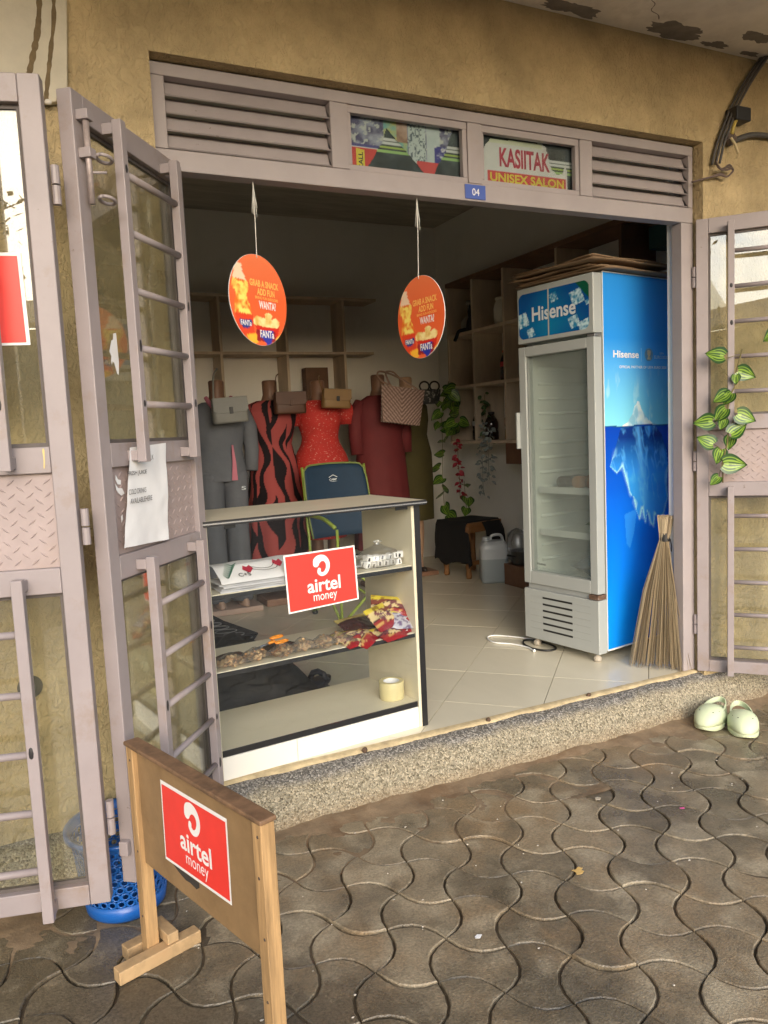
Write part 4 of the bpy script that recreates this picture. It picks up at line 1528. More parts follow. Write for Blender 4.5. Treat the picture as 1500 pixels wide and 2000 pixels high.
cbx('glass_clip', -0.085, -0.030, 0.0035, 0.0095, 0.878, 0.894, M_EDGE, 0.001)
cbx('glass_clip', -0.770, -0.730, 0.0035, 0.0095, 0.878, 0.894, M_EDGE, 0.001)
# red card on the glass
fr = Fr((-0.555, -0.0008, 0.548), (1, 0, 0.02), (-0.02, 0, 1))
CARD = poly_on([(0, 0), (0.288, 0.006), (0.284, 0.212), (-0.004, 0.213)], fr, M_WHITE, CT, 0.0, 'sticker', W=False)
poly_on([(0.006, 0.006), (0.281, 0.011), (0.278, 0.206), (0.002, 0.207)], fr, M_RED, CARD, 0.0008, 'red_field', W=False)
airtel(fr, 0.0, 0.0, 0.286, 0.212, CARD, 0.0016, W=False)
cw = math.cos(CT_ANG), math.sin(CT_ANG)
def ctw(x, y, z):
    """counter frame to world"""
    return Vector((1.385 + cw[0] * x - cw[1] * y, 0.068 + cw[1] * x + cw[0] * y, z))

# goods on the shelves -------------------------------------------------
def pillow_mb(w, d, h, nx=14, ny=10, crimp=0.10, seed=0, rough=0.15, colfn=None):
    """a sealed packet: two bulging sheets with flat crimped ends"""
    b = MB()
    cols = []
    top_, bot_ = [], []
    for side in (1, -1):
        for j in range(ny + 1):
            for i in range(nx + 1):
                s_, t_ = i / nx, j / ny
                x, y = (s_ - 0.5) * w, (t_ - 0.5) * d
                cr = min(1, min(s_, 1 - s_) / crimp)
                pr = max(0, min(1, (min(s_, 1 - s_) - crimp * 0.6) / (0.5 - crimp * 0.6)))
                e = (max(0, math.sin(math.pi * t_)) ** 0.6) * (pr ** 0.6)
                z = side * (h / 2 * e + 0.0006)
                n_ = noise.noise(Vector((s_ * 5 + seed * 3.3, t_ * 5, side * 1.7)))
                z += h * rough * n_ * (1 if e > 0.05 else 0.25)
                if cr < 1:
                    z += 0.0012 * math.sin(j * 2.2 + seed)
                y *= 1 - 0.10 * e
                b.v.append((x, y, z))
                if colfn:
                    cols.append((*colfn(s_, t_, side), 1))
    n1 = (nx + 1) * (ny + 1)
    for side in (0, 1):
        for j in range(ny):
            for i in range(nx):
                a = side * n1 + j * (nx + 1) + i
                f = (a, a + 1, a + nx + 2, a + nx + 1)
                b.f.append(f if side == 0 else tuple(reversed(f)))
                b.m.append(0)
    if colfn:
        b.c = cols
    return b

M_FOIL = vcol('printed_foil', 0.22, 0.6)
def snack_col(seed):
    r = random.Random(seed)
    ph = r.uniform(0, 6)
    def fn(s_, t_, side):
        n_ = noise.noise(Vector((s_ * 6 + ph, t_ * 6, ph)))
        if t_ < 0.2:
            return (0.26, 0.015, 0.022)
        if t_ > 0.80:
            return (0.62, 0.50, 0.05) if n_ > -0.25 else (0.30, 0.20, 0.02)
        band = 0.5 + 0.14 * math.sin(s_ * 6 + ph)
        if abs(t_ - band) < 0.17:
            return (0.62, 0.50, 0.26) if n_ > -0.1 else (0.16, 0.05, 0.06)
        if abs(t_ - band) < 0.2:
            return (0.05, 0.015, 0.02)
        if t_ > band:
            return (0.20, 0.05, 0.03) if n_ < 0.1 else (0.55, 0.40, 0.16)
        return (0.28, 0.03, 0.03) if n_ < 0.2 else (0.50, 0.30, 0.10)
    return fn
def posed(mb, x, y, z, yaw, pitch=0.0, roll=0.0):
    R = Matrix.Rotation(yaw, 3, 'Z') @ Matrix.Rotation(pitch, 3, 'X') @ Matrix.Rotation(roll, 3, 'Y')
    mb.v = [tuple(R @ Vector(p)) for p in mb.v]
    return mb, ctw(x, y, z)
SNACKS = [(-0.262, 0.060, 0.398, 0.28, 0.35, 0.0, 'leftmost yellow and maroon snack packet on the middle shelf'),
          (-0.118, 0.075, 0.455, 0.45, 0.75, -0.1, 'snack packet leaning upright in the middle of the snack pile'),
          (-0.225, 0.055, 0.396, 0.62, 0.25, -0.15, 'maroon snack packet lying slanted at the front of the pile'),
          (-0.105, 0.045, 0.396, 0.30, 0.30, 0.0, 'front snack packet under the pile near the counter side'),
          (-0.052, 0.070, 0.410, 0.20, 0.55, 0.05, 'snack packet with a white mark beside the counter side panel'),
          (-0.066, 0.110, 0.475, -0.55, 0.75, 0.2, 'topmost maroon snack packet, tilted against the side panel'),
          (-0.075, 0.075, 0.440, -0.25, 0.65, 0.1, 'silver and yellow snack packet under the topmost one'),
          (-0.210, 0.130, 0.425, 0.25, 0.45, 0.0, 'dark snack packet at the back left of the snack pile')]
for k, (x, y, z, yaw, pit, rol, lab) in enumerate(SNACKS):
    cf = snack_col(k)
    if k == 7:
        cf = lambda s_, t_, side: (0.035, 0.012, 0.012) if t_ < 0.8 else (0.45, 0.36, 0.12)
    if k == 6:
        cf = lambda s_, t_, side: (0.55, 0.46, 0.06) if t_ > 0.62 else ((0.42, 0.42, 0.48) if noise.noise(Vector((s_ * 9, t_ * 9, 2))) > -0.1 else (0.14, 0.10, 0.20))
    mb, loc = posed(pillow_mb(0.158, 0.112, 0.036, 22, 18, seed=k, colfn=cf), x, y, z, yaw + CT_ANG, pit, rol)
    t = thing('snack_packet', lab, 'snack packet', tuple(loc), 0, 'snack packets piled on the middle shelf')
    o = mb.build('wrapper', M_FOIL, t, smooth=True)
    if k in (0, 1, 3):
        R = Matrix.Rotation(yaw + CT_ANG, 3, 'Z') @ Matrix.Rotation(pit, 3, 'X') @ Matrix.Rotation(rol, 3, 'Y')
        f2 = Fr(R @ Vector((-0.045, -0.012, 0.0185)), R @ Vector((1, 0, 0)), R @ Vector((0, 1, 0)))
        text_on('oTTIC', 0.02, f2, 0.0, 0.0, 0.062, 0.022, mat('purple_print', (0.10, 0.02, 0.09), 0.3, 0.1, 10), o, 0.0, W=False)
    if k == 4:
        R = Matrix.Rotation(yaw + CT_ANG, 3, 'Z') @ Matrix.Rotation(pit, 3, 'X')
        f2 = Fr(R @ Vector((-0.01, -0.046, 0.009)), R @ Vector((1, 0, 0)), R @ Vector((0, 1, 0)))
        poly_on([(0, 0), (0.016, 0), (0.016, 0.035), (0, 0.035)], f2, M_WHITE, o, 0.0, 'white_tape', W=False)

# clear bags of groundnuts
M_FILM = glass('clear_film', (0.97, 0.97, 0.96), 0.10, 0.10, (0.6, 0.55, 0.48), edge=0.7, rough=0.15)
M_NUT = straw('groundnut', (0.40, 0.19, 0.07), (0.68, 0.48, 0.26), 0.6)
NUTS = [(-0.760, 0.055, 0.0, 'groundnut bag nearest the door leaf, at the left end of the shelf'), (-0.665, 0.070, 0.3, 'second clear groundnut bag, under the scissor blades'), (-0.560, 0.060, 0.5, 'third clear groundnut bag, just right of the scissors'),
        (-0.475, 0.070, 0.2, 'fourth clear groundnut bag, in the middle of the row'), (-0.395, 0.062, 0.6, 'fifth clear groundnut bag from the left'), (-0.325, 0.070, -0.3, 'groundnut bag touching the snack packets')]
for k, (x, y, yaw, lab) in enumerate(NUTS):
    r = random.Random(40 + k)
    loc = ctw(x, y, 0.3862)
    t = thing('groundnut_bag', lab, 'nut bag', tuple(loc), CT_ANG + yaw, 'clear bags of groundnuts on the middle shelf')
    b = MB()
    for q in range(52):
        a, rr = r.uniform(0, 6.28), math.sqrt(r.random())
        px, py = 0.046 * rr * math.cos(a), 0.032 * rr * math.sin(a)
        pz = 0.008 + r.random() * 0.042 * (1 - rr * 0.7)
        c = Vector((px, py, pz))
        R = Matrix.Rotation(r.uniform(0, 6.28), 3, 'Z') @ Matrix.Rotation(r.uniform(-0.7, 0.7), 3, 'Y')
        t0 = MB().ball((0, 0, 0), 0.0068, 7, 1.45, 0.9, 0.85)
        b.add([c + R @ Vector(p) for p in t0.v], t0.f)
    o = b.build('nuts', M_NUT, t, smooth=True)
    o['kind'] = 'stuff'
    m_ = pillow_mb(0.135, 0.092, 0.066, 16, 12, crimp=0.16, seed=k + 20, rough=0.10)
    m_.v = [(px, py, max(0.001, pz * (1.0 if pz > 0 else 0.3) + 0.014)) for px, py, pz in m_.v]
    m_.build('clear_film', M_FILM, t, smooth=True)
# two bags of dark seeds, scissors
for k, (x, y, yaw, lab) in enumerate([(-0.745, 0.110, 0.25, 'bag of dark brown seeds behind the leftmost groundnuts'), (-0.545, 0.125, -0.2, 'bag of dark brown seeds behind the scissor handles')]):
    m_ = pillow_mb(0.125, 0.075, 0.036, 26, 20, crimp=0.1, seed=k + 60, rough=0.22)
    m_.v = [(px, py, pz * 0.8 + 0.016) for px, py, pz in m_.v]
    o = m_.build('seed_bag', mat('dark_seeds', (0.06, 0.035, 0.02), 0.4, 0.6, 260, bump=0.8, bscale=300, stain=(0.22, 0.15, 0.09), sscale=160, samount=0.1, coat=0.3), None, smooth=True, loc=tuple(ctw(x, y, 0.386)), rotz=CT_ANG + yaw)
    tag(o, lab, 'seed bag', 'bags of dark seeds on the middle shelf')
def scissors():
    t = thing('scissors', 'scissors with orange handles lying on the nut bags', 'scissors', tuple(ctw(-0.615, 0.062, 0.438)), CT_ANG + 0.25)
    mo = mat('orange_handle', (0.80, 0.27, 0.015), 0.4, 0.05, 20)
    for sgn in (1, -1):
        pts = []
        for k in range(25):
            a = 2 * math.pi * k / 24
            pts.append((0.052 + 0.026 * math.cos(a), sgn * (0.015 + 0.010 * math.sin(a)) + 0.004, 0.004 + 0.006 * sgn))
        b = MB()
        b.tube(pts, 0.0042, 8)
        b.tube([(0.028, sgn * 0.008 + 0.003, 0.004), (0.012, sgn * 0.002, 0.002), (0.0, 0, 0.0)], [0.0045, 0.005, 0.004], 8)
        b.build('handle', mo, t, smooth=True)
        bl = MB()
        bl.add([(0.004, sgn * 0.004, 0.001 * sgn), (-0.080, sgn * 0.0075 - 0.001, -0.010), (-0.004, -sgn * 0.005, 0.001 * sgn), (0.004, sgn * 0.004, 0.002 + 0.001 * sgn), (-0.080, sgn * 0.0075 - 0.001, -0.009), (-0.004, -sgn * 0.005, 0.002 + 0.001 * sgn)],
               [(0, 1, 2), (5, 4, 3), (0, 3, 4, 1), (1, 4, 5, 2), (2, 5, 3, 0)])
        bl.build('blade', mat('steel_blade', (0.6, 0.6, 0.62), 0.25, 0.05, 20, metal=1.0), t)
scissors()
# stack of printed carrier bags
def bag_stack():
    x0, x1 = -0.795, -0.395
    for k in range(5):
        z = 0.6555 + k * 0.0075
        fr = Fr(ctw(x0 + 0.006 * (k % 3), 0.012 + 0.003 * (k % 2), z), (cw[0], cw[1], 0), (-cw[1], cw[0], 0))
        def fn(S, T):
            n_ = npnoise(S * 3, T, 6, 30)
            c = mixc((0.74, 0.74, 0.75), (0.80, 0.79, 0.80), n_)
            return c
        b = MB()
        nx, ny = 20, 10
        w, d = 0.395, 0.16
        for j in range(ny + 1):
            for i in range(nx + 1):
                s_, t_ = i / nx, j / ny
                hz = 0.0045 + 0.004 * noise.noise(Vector((s_ * 5 + k, t_ * 3, k))) + (0.045 * min(1, t_ / 0.6) if k == 4 else 0)
                if j == 0:
                    hz = 0.0
                b.v.append(tuple(fr.pt(s_ * w, t_ * d - (0.004 if j else 0), hz)))
        b.f = [(j * (nx + 1) + i, j * (nx + 1) + i + 1, (j + 1) * (nx + 1) + i + 1, (j + 1) * (nx + 1) + i) for j in range(ny) for i in range(nx)]
        b.m = [0] * len(b.f)
        lab = 'topmost white carrier bag with red and green print on the upper shelf' if k == 4 else 'plain folded white carrier bag in the stack on the upper shelf'
        loc = tuple(fr.pt(w / 2, d / 2, 0))
        o = b.build('carrier_bag', mat('white_polythene', (0.74, 0.74, 0.76), 0.4, 0.04, 15), None, smooth=True, loc=loc, W=True)
        tag(o, lab, 'carrier bag', 'folded carrier bags on the upper shelf')
        if k == 4:
            rd = mat('bag_red', (0.42, 0.02, 0.05), 0.5, 0.1, 20)
            gr = mat('bag_green', (0.03, 0.13, 0.08), 0.5, 0.1, 20)
            f3 = Fr(fr.pt(0, -0.002, 0.0095), fr.u, fr.w * 0.096 + Vector((0, 0, 0.045)))
            for j in range(7):
                ribbon([(0.028 + j * 0.006, 0.018 + j * 0.012), (0.045 + j * 0.007, 0.040 + j * 0.011)], [0.006, 0.002], f3, gr, o, 0.0, 'print')
                ribbon([(0.028 + j * 0.006, 0.018 + j * 0.012), (0.018 + j * 0.005, 0.046 + j * 0.011)], [0.006, 0.002], f3, gr, o, 0.0, 'print')
            for cx, cy, q in ((0.115, 0.06, 0.020), (0.235, 0.075, 0.020)):
                poly_on([(cx - q, cy), (cx, cy - q * 1.3), (cx + q, cy), (cx + q * 0.6, cy + q * 1.2), (cx, cy + q * 0.6), (cx - q * 0.6, cy + q * 1.2)], f3, rd, o, 0.0, 'print')
            for pts in ([(0.125, 0.075), (0.16, 0.055), (0.20, 0.055), (0.222, 0.08)], [(0.13, 0.055), (0.17, 0.040), (0.215, 0.045), (0.228, 0.06)]):
                pp = catmull(pts, 5)
                ribbon(pp, [0.0025] * len(pp), f3, M_INK, o, 0.0003, 'print')
            text_on('C+S', 0.01, f3, 0.070, 0.018, 0.045, 0.022, M_INK, o, 0.0004)
            text_on('2', 0.01, f3, 0.330, 0.060, 0.018, 0.028, M_INK, o, 0.0004)
            text_on('JUNGLE', 0.01, f3, 0.275, 0.070, 0.045, 0.02, gr, o, 0.0004)
bag_stack()
o = pillow_mb(0.10, 0.07, 0.018, 14, 10, seed=77, rough=0.2)
o.v = [(x, y, z * 0.8 + 0.012) for x, y, z in o.v]
o = o.build('white_pouch', mat('white_polythene', (0.74, 0.74, 0.76), 0.4), None, smooth=True, loc=tuple(ctw(-0.255, 0.10, 0.6555)), rotz=0.1)
tag(o, 'small flat white pouch beside the red card on the upper shelf', 'pouch')
# clear bag of small wrapped sweets
def sweet_bag():
    r = random.Random(5)
    t = thing('sweet_bag', 'clear bag of black and white wrapped sweets on the upper shelf', 'sweet bag', tuple(ctw(-0.115, 0.085, 0.6556)), CT_ANG)
    for k in range(18):
        lay = 0 if k < 11 else 1
        i = k if lay == 0 else k - 11
        x = -0.072 + (i % 6) * 0.028 + lay * 0.014
        y = -0.018 + (i // 6) * 0.030 + r.uniform(-0.004, 0.004)
        z = 0.014 + lay * 0.024 + r.uniform(-0.002, 0.002)
        b = MB()
        R = Matrix.Rotation(r.uniform(-0.5, 0.5), 3, 'Z') @ Matrix.Rotation(r.uniform(-0.3, 0.3), 3, 'X')
        b.obox((x, y, z), (0.024, 0.020, 0.024), R)
        sw = b.build('sweet', M_WHITE, t, bevel=0.003)
        f = Fr(Vector((x, y, z)) + R @ Vector((-0.010, -0.0104, -0.010)), R @ Vector((1, 0, 0)), R @ Vector((0, 0, 1)))
        q = r.uniform(0.004, 0.012)
        poly_on([(q * 0.4, 0.003), (q * 0.4 + 0.008, 0.002), (q * 0.4 + 0.010, 0.016), (q * 0.4 + 0.003, 0.018)], f, M_INK, sw, 0.0, 'print', W=False)
    m_ = MB().lathe([(0.086, 0.0), (0.095, 0.012), (0.094, 0.040), (0.075, 0.060), (0.035, 0.075), (0.012, 0.088), (0.020, 0.100)], 24, sy=0.62, cap1=False)
    m_.v = [(x + 0.005 * noise.noise(Vector((x * 60, y * 60, z * 60))), y + 0.02 + 0.006 * noise.noise(Vector((x * 50, z * 50, 3))), z) for x, y, z in m_.v]
    m_.build('clear_film', M_FILM, t, smooth=True)
sweet_bag()
# roll of packing tape on the bottom shelf
b = MB()
b.lathe([(0.033, 0.0), (0.050, 0.0), (0.051, 0.003), (0.051, 0.069), (0.050, 0.072), (0.033, 0.072), (0.033, 0.0)], 40, cap0=False, cap1=False)
t = thing('tape_roll', 'roll of clear packing tape standing on the bottom shelf of the counter', 'tape roll', tuple(ctw(-0.080, 0.105, 0.1058)))
b.build('tape', mat('amber_tape', (0.62, 0.55, 0.30), 0.2, 0.05, 20, coat=0.5), t, smooth=False, bevel=0.001)
b = MB()
b.lathe([(0.0322, 0.001), (0.0328, 0.001), (0.0328, 0.0712), (0.0300, 0.0712), (0.0300, 0.001), (0.0322, 0.001)], 40, cap0=False, cap1=False)
core = b.build('core', M_WHITE, t)

# ------------------------------------------------------------------ upright display fridge
FA = rad(9.5)
FRX = thing('display_fridge', 'tall glass door fridge with a blue iceberg print on its side', 'fridge', (2.492, 0.30, 0.0), FA)
FWD, FDP = 0.495, 0.66
M_FGREY = mat('fridge_grey', (0.37, 0.395, 0.39), 0.4, 0.04, 4, spec=0.45)
M_FIN = mat('fridge_liner', (0.78, 0.82, 0.80), 0.45, 0.04, 5)
M_FWHITE = mat('fridge_white_edge', (0.80, 0.82, 0.82), 0.4, 0.03, 10)
def fb(name, x0, x1, y0, y1, z0, z1, m=M_FGREY, bev=0.003, par=None, seg=2):
    return MB().box(x0, x1, y0, y1, z0, z1).build(name, m, par or FRX, bevel=bev, seg=seg)
b = MB()
b.box(0.064, FDP, 0.0, 0.034, 0.055, 1.885)
b.box(0.064, FDP, FWD - 0.034, FWD, 0.055, 1.885)
b.box(FDP - 0.05, FDP - 0.0005, 0.0345, FWD - 0.0345, 0.056, 1.884)
b.box(0.0645, FDP - 0.0505, 0.0345, FWD - 0.0345, 1.600, 1.884)
b.box(0.0645, FDP - 0.0505, 0.0345, FWD - 0.0345, 0.056, 0.360)
cab = b.build('cabinet', M_FGREY, FRX)
b = MB()
b.box(0.066, FDP - 0.051, 0.0350, 0.0375, 0.361, 1.599)
b.box(0.066, FDP - 0.051, FWD - 0.0375, FWD - 0.0350, 0.361, 1.599)
b.box(FDP - 0.054, FDP - 0.0508, 0.038, FWD - 0.038, 0.361, 1.599)
b.box(0.066, FDP - 0.055, 0.038, FWD - 0.038, 0.3605, 0.363)
b.build('liner', M_FIN, cab)
for k in range(14):
    z = 0.46 + k * 0.078
    MB().tube([(0.10, FWD - 0.042, z), (FDP - 0.08, FWD - 0.042, z)], 0.009, 8).build('shelf_rib', M_FIN, cab, smooth=True)
for z in (0.62, 0.845):
    fb('wire_shelf', 0.075, FDP - 0.06, 0.045, FWD - 0.060, z - 0.012, z, M_FIN, 0.003)
    fb('price_rail', 0.068, 0.0745, 0.045, FWD - 0.060, z - 0.022, z + 0.012, M_FWHITE, 0.001)
# header with rounded printed panel
HD = fb('header', 0.0, 0.063, 0.0, FWD, 1.600, 1.878, M_FGREY, 0.006, seg=3)
frF = Fr((-0.0008, FWD, 0.0), (0, -1, 0))          # x from the far edge to the near edge
def rrect(x0, x1, y0, y1, r, n=6):
    out = []
    for cx, cy, a0 in ((x1 - r, y0 + r, -90), (x1 - r, y1 - r, 0), (x0 + r, y1 - r, 90), (x0 + r, y0 + r, 180)):
        out += [(cx + r * math.cos(rad(a0 + 90 * k / n)), cy + r * math.sin(rad(a0 + 90 * k / n))) for k in range(n + 1)]
    return out
hp = rrect(0.012, 0.470, 1.622, 1.848, 0.035)
def hdr(S, T):
    c = mixc((0.004, 0.075, 0.28), (0.006, 0.20, 0.42), 1 - np.abs(S - 0.45) * 1.8 - np.abs(T - 0.25) * 0.8)
    n_ = npnoise(S * 4, T * 2, 9, 51)
    for cx, cy, q in ((0.84, 0.70, 0.16), (0.80, 0.20, 0.13), (0.95, 0.05, 0.16), (0.06, 0.42, 0.16), (0.18, 0.12, 0.10), (0.52, 0.80, 0.10), (0.98, 0.55, 0.05)):
        d = np.maximum(np.abs((S - cx) * 1.9 + (T - cy) * 0.4), np.abs((T - cy) - (S - cx) * 0.5)) / q
        k = d < 1
        c[k] = mixc((0.02, 0.22, 0.42), (0.55, 0.75, 0.82), (n_[k] - 0.35) * 3.2)
    k = (S + T * 0.5 > 1.32) & (T > 0.5)
    c[k] = (0.004, 0.09, 0.05)
    return c
def inr(s_, t_):
    x, y = 0.012 + s_ * 0.458, 1.622 + t_ * 0.226
    dx = max(0.047 - x, 0, x - 0.435)
    dy = max(1.657 - y, 0, y - 1.813)
    return math.hypot(dx, dy) < 0.035
HP = grid_print('header_print', frF, 0.012, 1.622, 0.458, 0.226, 120, 62, hdr, vcol('gloss_print', 0.25, 0.5), HD, 0.0, inr, W=False)
text_on('Hisense', 0.022, frF, 0.105, 1.702, 0.285, 0.072, mat('grey_white_print', (0.62, 0.68, 0.72), 0.4, 0.03, 10), HD, 0.001, W=False)
poly_on([(0.212, 1.612), (0.220, 1.612), (0.222, 1.862), (0.213, 1.862)], frF, mat('brown_packing_tape', (0.45, 0.47, 0.43), 0.25, 0.1, 10), HD, 0.0016, 'tape_strip', W=False)
# glass door
DZ0, DZ1 = 0.345, 1.583
dr = MB()
for a in ((0.0, 0.046, DZ0, DZ1), (FWD - 0.048, FWD, DZ0, DZ1), (0.0462, FWD - 0.0482, DZ0, DZ0 + 0.066), (0.0462, FWD - 0.0482, DZ1 - 0.050, DZ1)):
    dr.box(0.0, 0.055, a[0], a[1], a[2], a[3])
DOOR = dr.build('door', M_FGREY, FRX, bevel=0.004)
M_FOG = glass('fogged_glass', (0.92, 0.95, 0.93), 0.03, 0.11, (0.62, 0.68, 0.65), edge=0.3, dvar=0.15)
fb('pane', 0.024, 0.030, 0.0463, FWD - 0.0483, DZ0 + 0.0663, DZ1 - 0.0503, M_FOG, 0, DOOR)
b = MB()
for a in ((0.0463, 0.0520, DZ0 + 0.067, DZ1 - 0.051), (FWD - 0.0540, FWD - 0.0483, DZ0 + 0.067, DZ1 - 0.051)):
    b.box(0.010, 0.0235, a[0], a[1], a[2], a[3])
b.build('door_seal', mat('door_seal', (0.20, 0.22, 0.21), 0.6, 0.1, 10), DOOR)
fb('handle', -0.020, 0.012, FWD + 0.0005, FWD + 0.013, 1.06, 1.25, M_FGREY, 0.003, DOOR)
text_on('Hisense', 0.0, Fr((0.0235, FWD, 0.0), (0, -1, 0)), 0.075, 0.445, 0.060, 0.014, M_INK, DOOR, 0.0006, W=False)
# ventilated foot panel
FP = fb('foot_panel', 0.0, 0.063, -0.002, FWD + 0.004, 0.045, 0.315, M_FGREY, 0.005)
for k in range(6):
    z = 0.105 + k * 0.0345
    MB().box(-0.0012, 0.002, 0.165, 0.365, z - 0.0048, z + 0.0048).build('vent_slot', M_BLACK, FP)
    for y0, y1 in ((0.050, 0.155), (0.375, 0.455)):
        MB().box(-0.0012, 0.002, y0, y1, z - 0.001, z + 0.001).build('vent_groove', mat('groove_grey', (0.36, 0.38, 0.37), 0.5, 0.05, 10), FP)
fb('lower_rail', 0.012, 0.050, 0.060, FWD - 0.020, 0.3155, 0.3445, mat('rail_grey', (0.32, 0.34, 0.34), 0.4, 0.1, 10), 0.002)
fb('hinge', -0.004, 0.056, -0.004, 0.055, 0.318, 0.342, mat('rusty_hinge', (0.13, 0.075, 0.05), 0.7, 0.5, 40, stain=(0.35, 0.33, 0.32), sscale=30, samount=0.2), 0.003)
fb('hinge', 0.010, 0.052, 0.004, 0.050, 1.5845, 1.5985, mat('steel_hinge', (0.25, 0.25, 0.25), 0.4, 0.2, 30, metal=0.6), 0.002)
for x, y in ((0.035, 0.04), (0.035, FWD - 0.05), (FDP - 0.06, 0.05), (FDP - 0.06, FWD - 0.05)):
    MB().lathe([(0.016, 0.0), (0.020, 0.006), (0.020, 0.022), (0.010, 0.030), (0.008, 0.055)], 14, (x, y, 0.001)).build('castor', mat('castor_beige', (0.40, 0.36, 0.30), 0.6, 0.1, 20), FRX, smooth=True)
# printed side
frS = Fr((0.0, -0.0010, 0.0), (1, 0, 0))
def iceberg(S, T):
    X, Z = 0.0665 + S * (FDP - 0.0675), 0.060 + T * 1.822
    n1, n2, n3 = npnoise(X, Z, 12, 61, 5), npnoise(X, Z * 0.6, 26, 62, 4), npnoise(X * 2.2, Z * 0.7, 14, 63, 4)
    sky1 = mixc(srgb(120, 200, 238), srgb(38, 132, 212), (Z - 1.16) / 0.42)
    cl = np.clip((n3 - 0.62) * 4, 0, 0.5) * np.clip(1 - (Z - 1.16) / 0.3, 0, 1)
    sky1 = mixc(sky1, np.broadcast_to((0.62, 0.80, 0.9), sky1.shape), cl)
    sea = mixc(srgb(0, 124, 232), srgb(2, 84, 196), (Z - 0.25) / 0.6)
    sea = mixc(sea, np.broadcast_to(srgb(2, 58, 165), sea.shape), (Z - 0.8) / 0.35)
    X = 0.0665 + (X - 0.0665) * 1.10
    water = 1.155 + 0.004 * np.sin(X * 20)
    c = np.where((Z > water)[:, None], sky1, sea)
    # mountain above the line
    top = [(0.205, 1.155), (0.26, 1.175), (0.30, 1.215), (0.315, 1.25), (0.335, 1.262), (0.345, 1.278), (0.362, 1.272), (0.372, 1.245), (0.40, 1.215), (0.43, 1.185), (0.47, 1.168), (0.53, 1.155)]
    k = inpoly(X, Z, top)
    c[k] = mixc((0.22, 0.46, 0.60), (0.80, 0.88, 0.92), (n2[k] - 0.32) * 3.0)
    # body below the line
    bod = [(0.20, 1.152), (0.235, 1.152), (0.50, 1.152), (0.56, 1.10), (0.60, 1.02), (0.615, 0.95), (0.60, 0.86), (0.61, 0.78), (0.575, 0.70), (0.535, 0.66), (0.49, 0.70), (0.475, 0.635), (0.445, 0.66), (0.42, 0.72), (0.40, 0.66), (0.375, 0.74), (0.35, 0.68), (0.32, 0.74), (0.30, 0.80), (0.27, 0.82), (0.235, 0.90), (0.21, 0.96), (0.16, 0.93), (0.105, 0.965), (0.135, 1.02), (0.165, 1.08)]
    k = inpoly(X, Z, bod)
    d = np.clip((Z - 0.90) / 0.2, 0, 1)
    deep = mixc(srgb(46, 142, 230), srgb(8, 44, 118), d)
    core = np.exp(-((X - 0.345 - (1.15 - Z) * 0.14) / (0.016 + 0.05 * (1.15 - Z))) ** 2) * np.clip((Z - 0.62) / 0.4, 0, 1)
    deep = mixc(deep, np.broadcast_to(srgb(96, 172, 236), deep.shape), core * 0.7)
    rid = 1 - np.abs(2 * npnoise(X * 1.6 + Z * 0.5, Z * 0.55 - X * 0.4, 15, 64, 3) - 1)
    vein = np.clip((rid - 0.80) * 6, 0, 1) * np.clip((n1 - 0.36) * 4, 0, 1)
    deep = mixc(deep, np.broadcast_to(srgb(92, 178, 240), deep.shape), vein * 0.75)
    deep = mixc(deep, np.broadcast_to(srgb(36, 128, 222), deep.shape), np.clip((n1 - 0.5) * 3, 0, 0.55))
    c[k] = deep[k]
    # bright broken rim of ice
    P = np.array(bod + [bod[0]])
    dist = np.full(X.shape, 9.0)
    for i in range(4, len(P) - 2):
        ax, ay = P[i]
        dx, dy = P[i + 1][0] - ax, P[i + 1][1] - ay
        tt = np.clip(((X - ax) * dx + (Z - ay) * dy) / (dx * dx + dy * dy), 0, 1)
        dist = np.minimum(dist, np.hypot(X - ax - tt * dx, Z - ay - tt * dy))
    low = np.clip((1.06 - Z) / 0.1, 0, 1) * np.where(X > 0.5, 0.55, 1.0)
    g = np.clip(1 - dist / (0.030 * np.clip((n2 - 0.28) * 2.2, 0.05, 1)), 0, 1) * low * np.where(k, 1.0, 0.35)
    c = mixc(c, np.broadcast_to(srgb(168, 228, 248), c.shape), g * 0.9)
    # pale tail fading down
    tail = inpoly(X, Z, [(0.22, 0.72), (0.33, 0.74), (0.30, 0.62), (0.265, 0.545), (0.235, 0.57)])
    c[tail] = mixc(c[tail], np.broadcast_to(srgb(60, 160, 235), c[tail].shape), 0.35 * np.ones(tail.sum()))
    c[np.abs(Z - water) < 0.0035] = srgb(15, 70, 130)
    return np.clip(c * 1.25 + 0.004, 0, 0.9)
SIDE = grid_print('side_print', frS, 0.0665, 0.060, FDP - 0.0675, 1.822, 130, 380, iceberg, vcol('gloss_print', 0.25, 0.5), FRX, 0.0, W=False)
MB().box(0.0632, 0.0662, -0.0025, 0.001, 0.056, 1.884).build('edge_trim', M_FWHITE, FRX)
MB().box(0.0665, FDP, -0.0022, -0.0003, 0.052, 0.0595).build('edge_trim', M_FWHITE, FRX)
MB().box(0.0665, FDP, -0.0022, -0.0003, 1.8825, 1.887).build('edge_trim', M_FWHITE, FRX)
text_on('Hisense', 0.022, frS, 0.136, 1.486, 0.195, 0.035, M_WHITE, SIDE, 0.0012, W=False)
poly_on([(0.3495, 1.470), (0.3515, 1.470), (0.3515, 1.536), (0.3495, 1.536)], frS, mat('pale_blue_print', (0.35, 0.60, 0.80), 0.4), SIDE, 0.0012, 'divider', W=False)
poly_on([(0.412 + 0.034 * math.cos(a * math.pi / 12), 1.505 + 0.032 * math.sin(a * math.pi / 12)) for a in range(24)], frS, mat('emblem_ring', (0.10, 0.25, 0.42), 0.4, 0.3, 60, stain=(0.6, 0.4, 0.2), sscale=50, samount=0.1), SIDE, 0.0010, 'emblem', W=False)
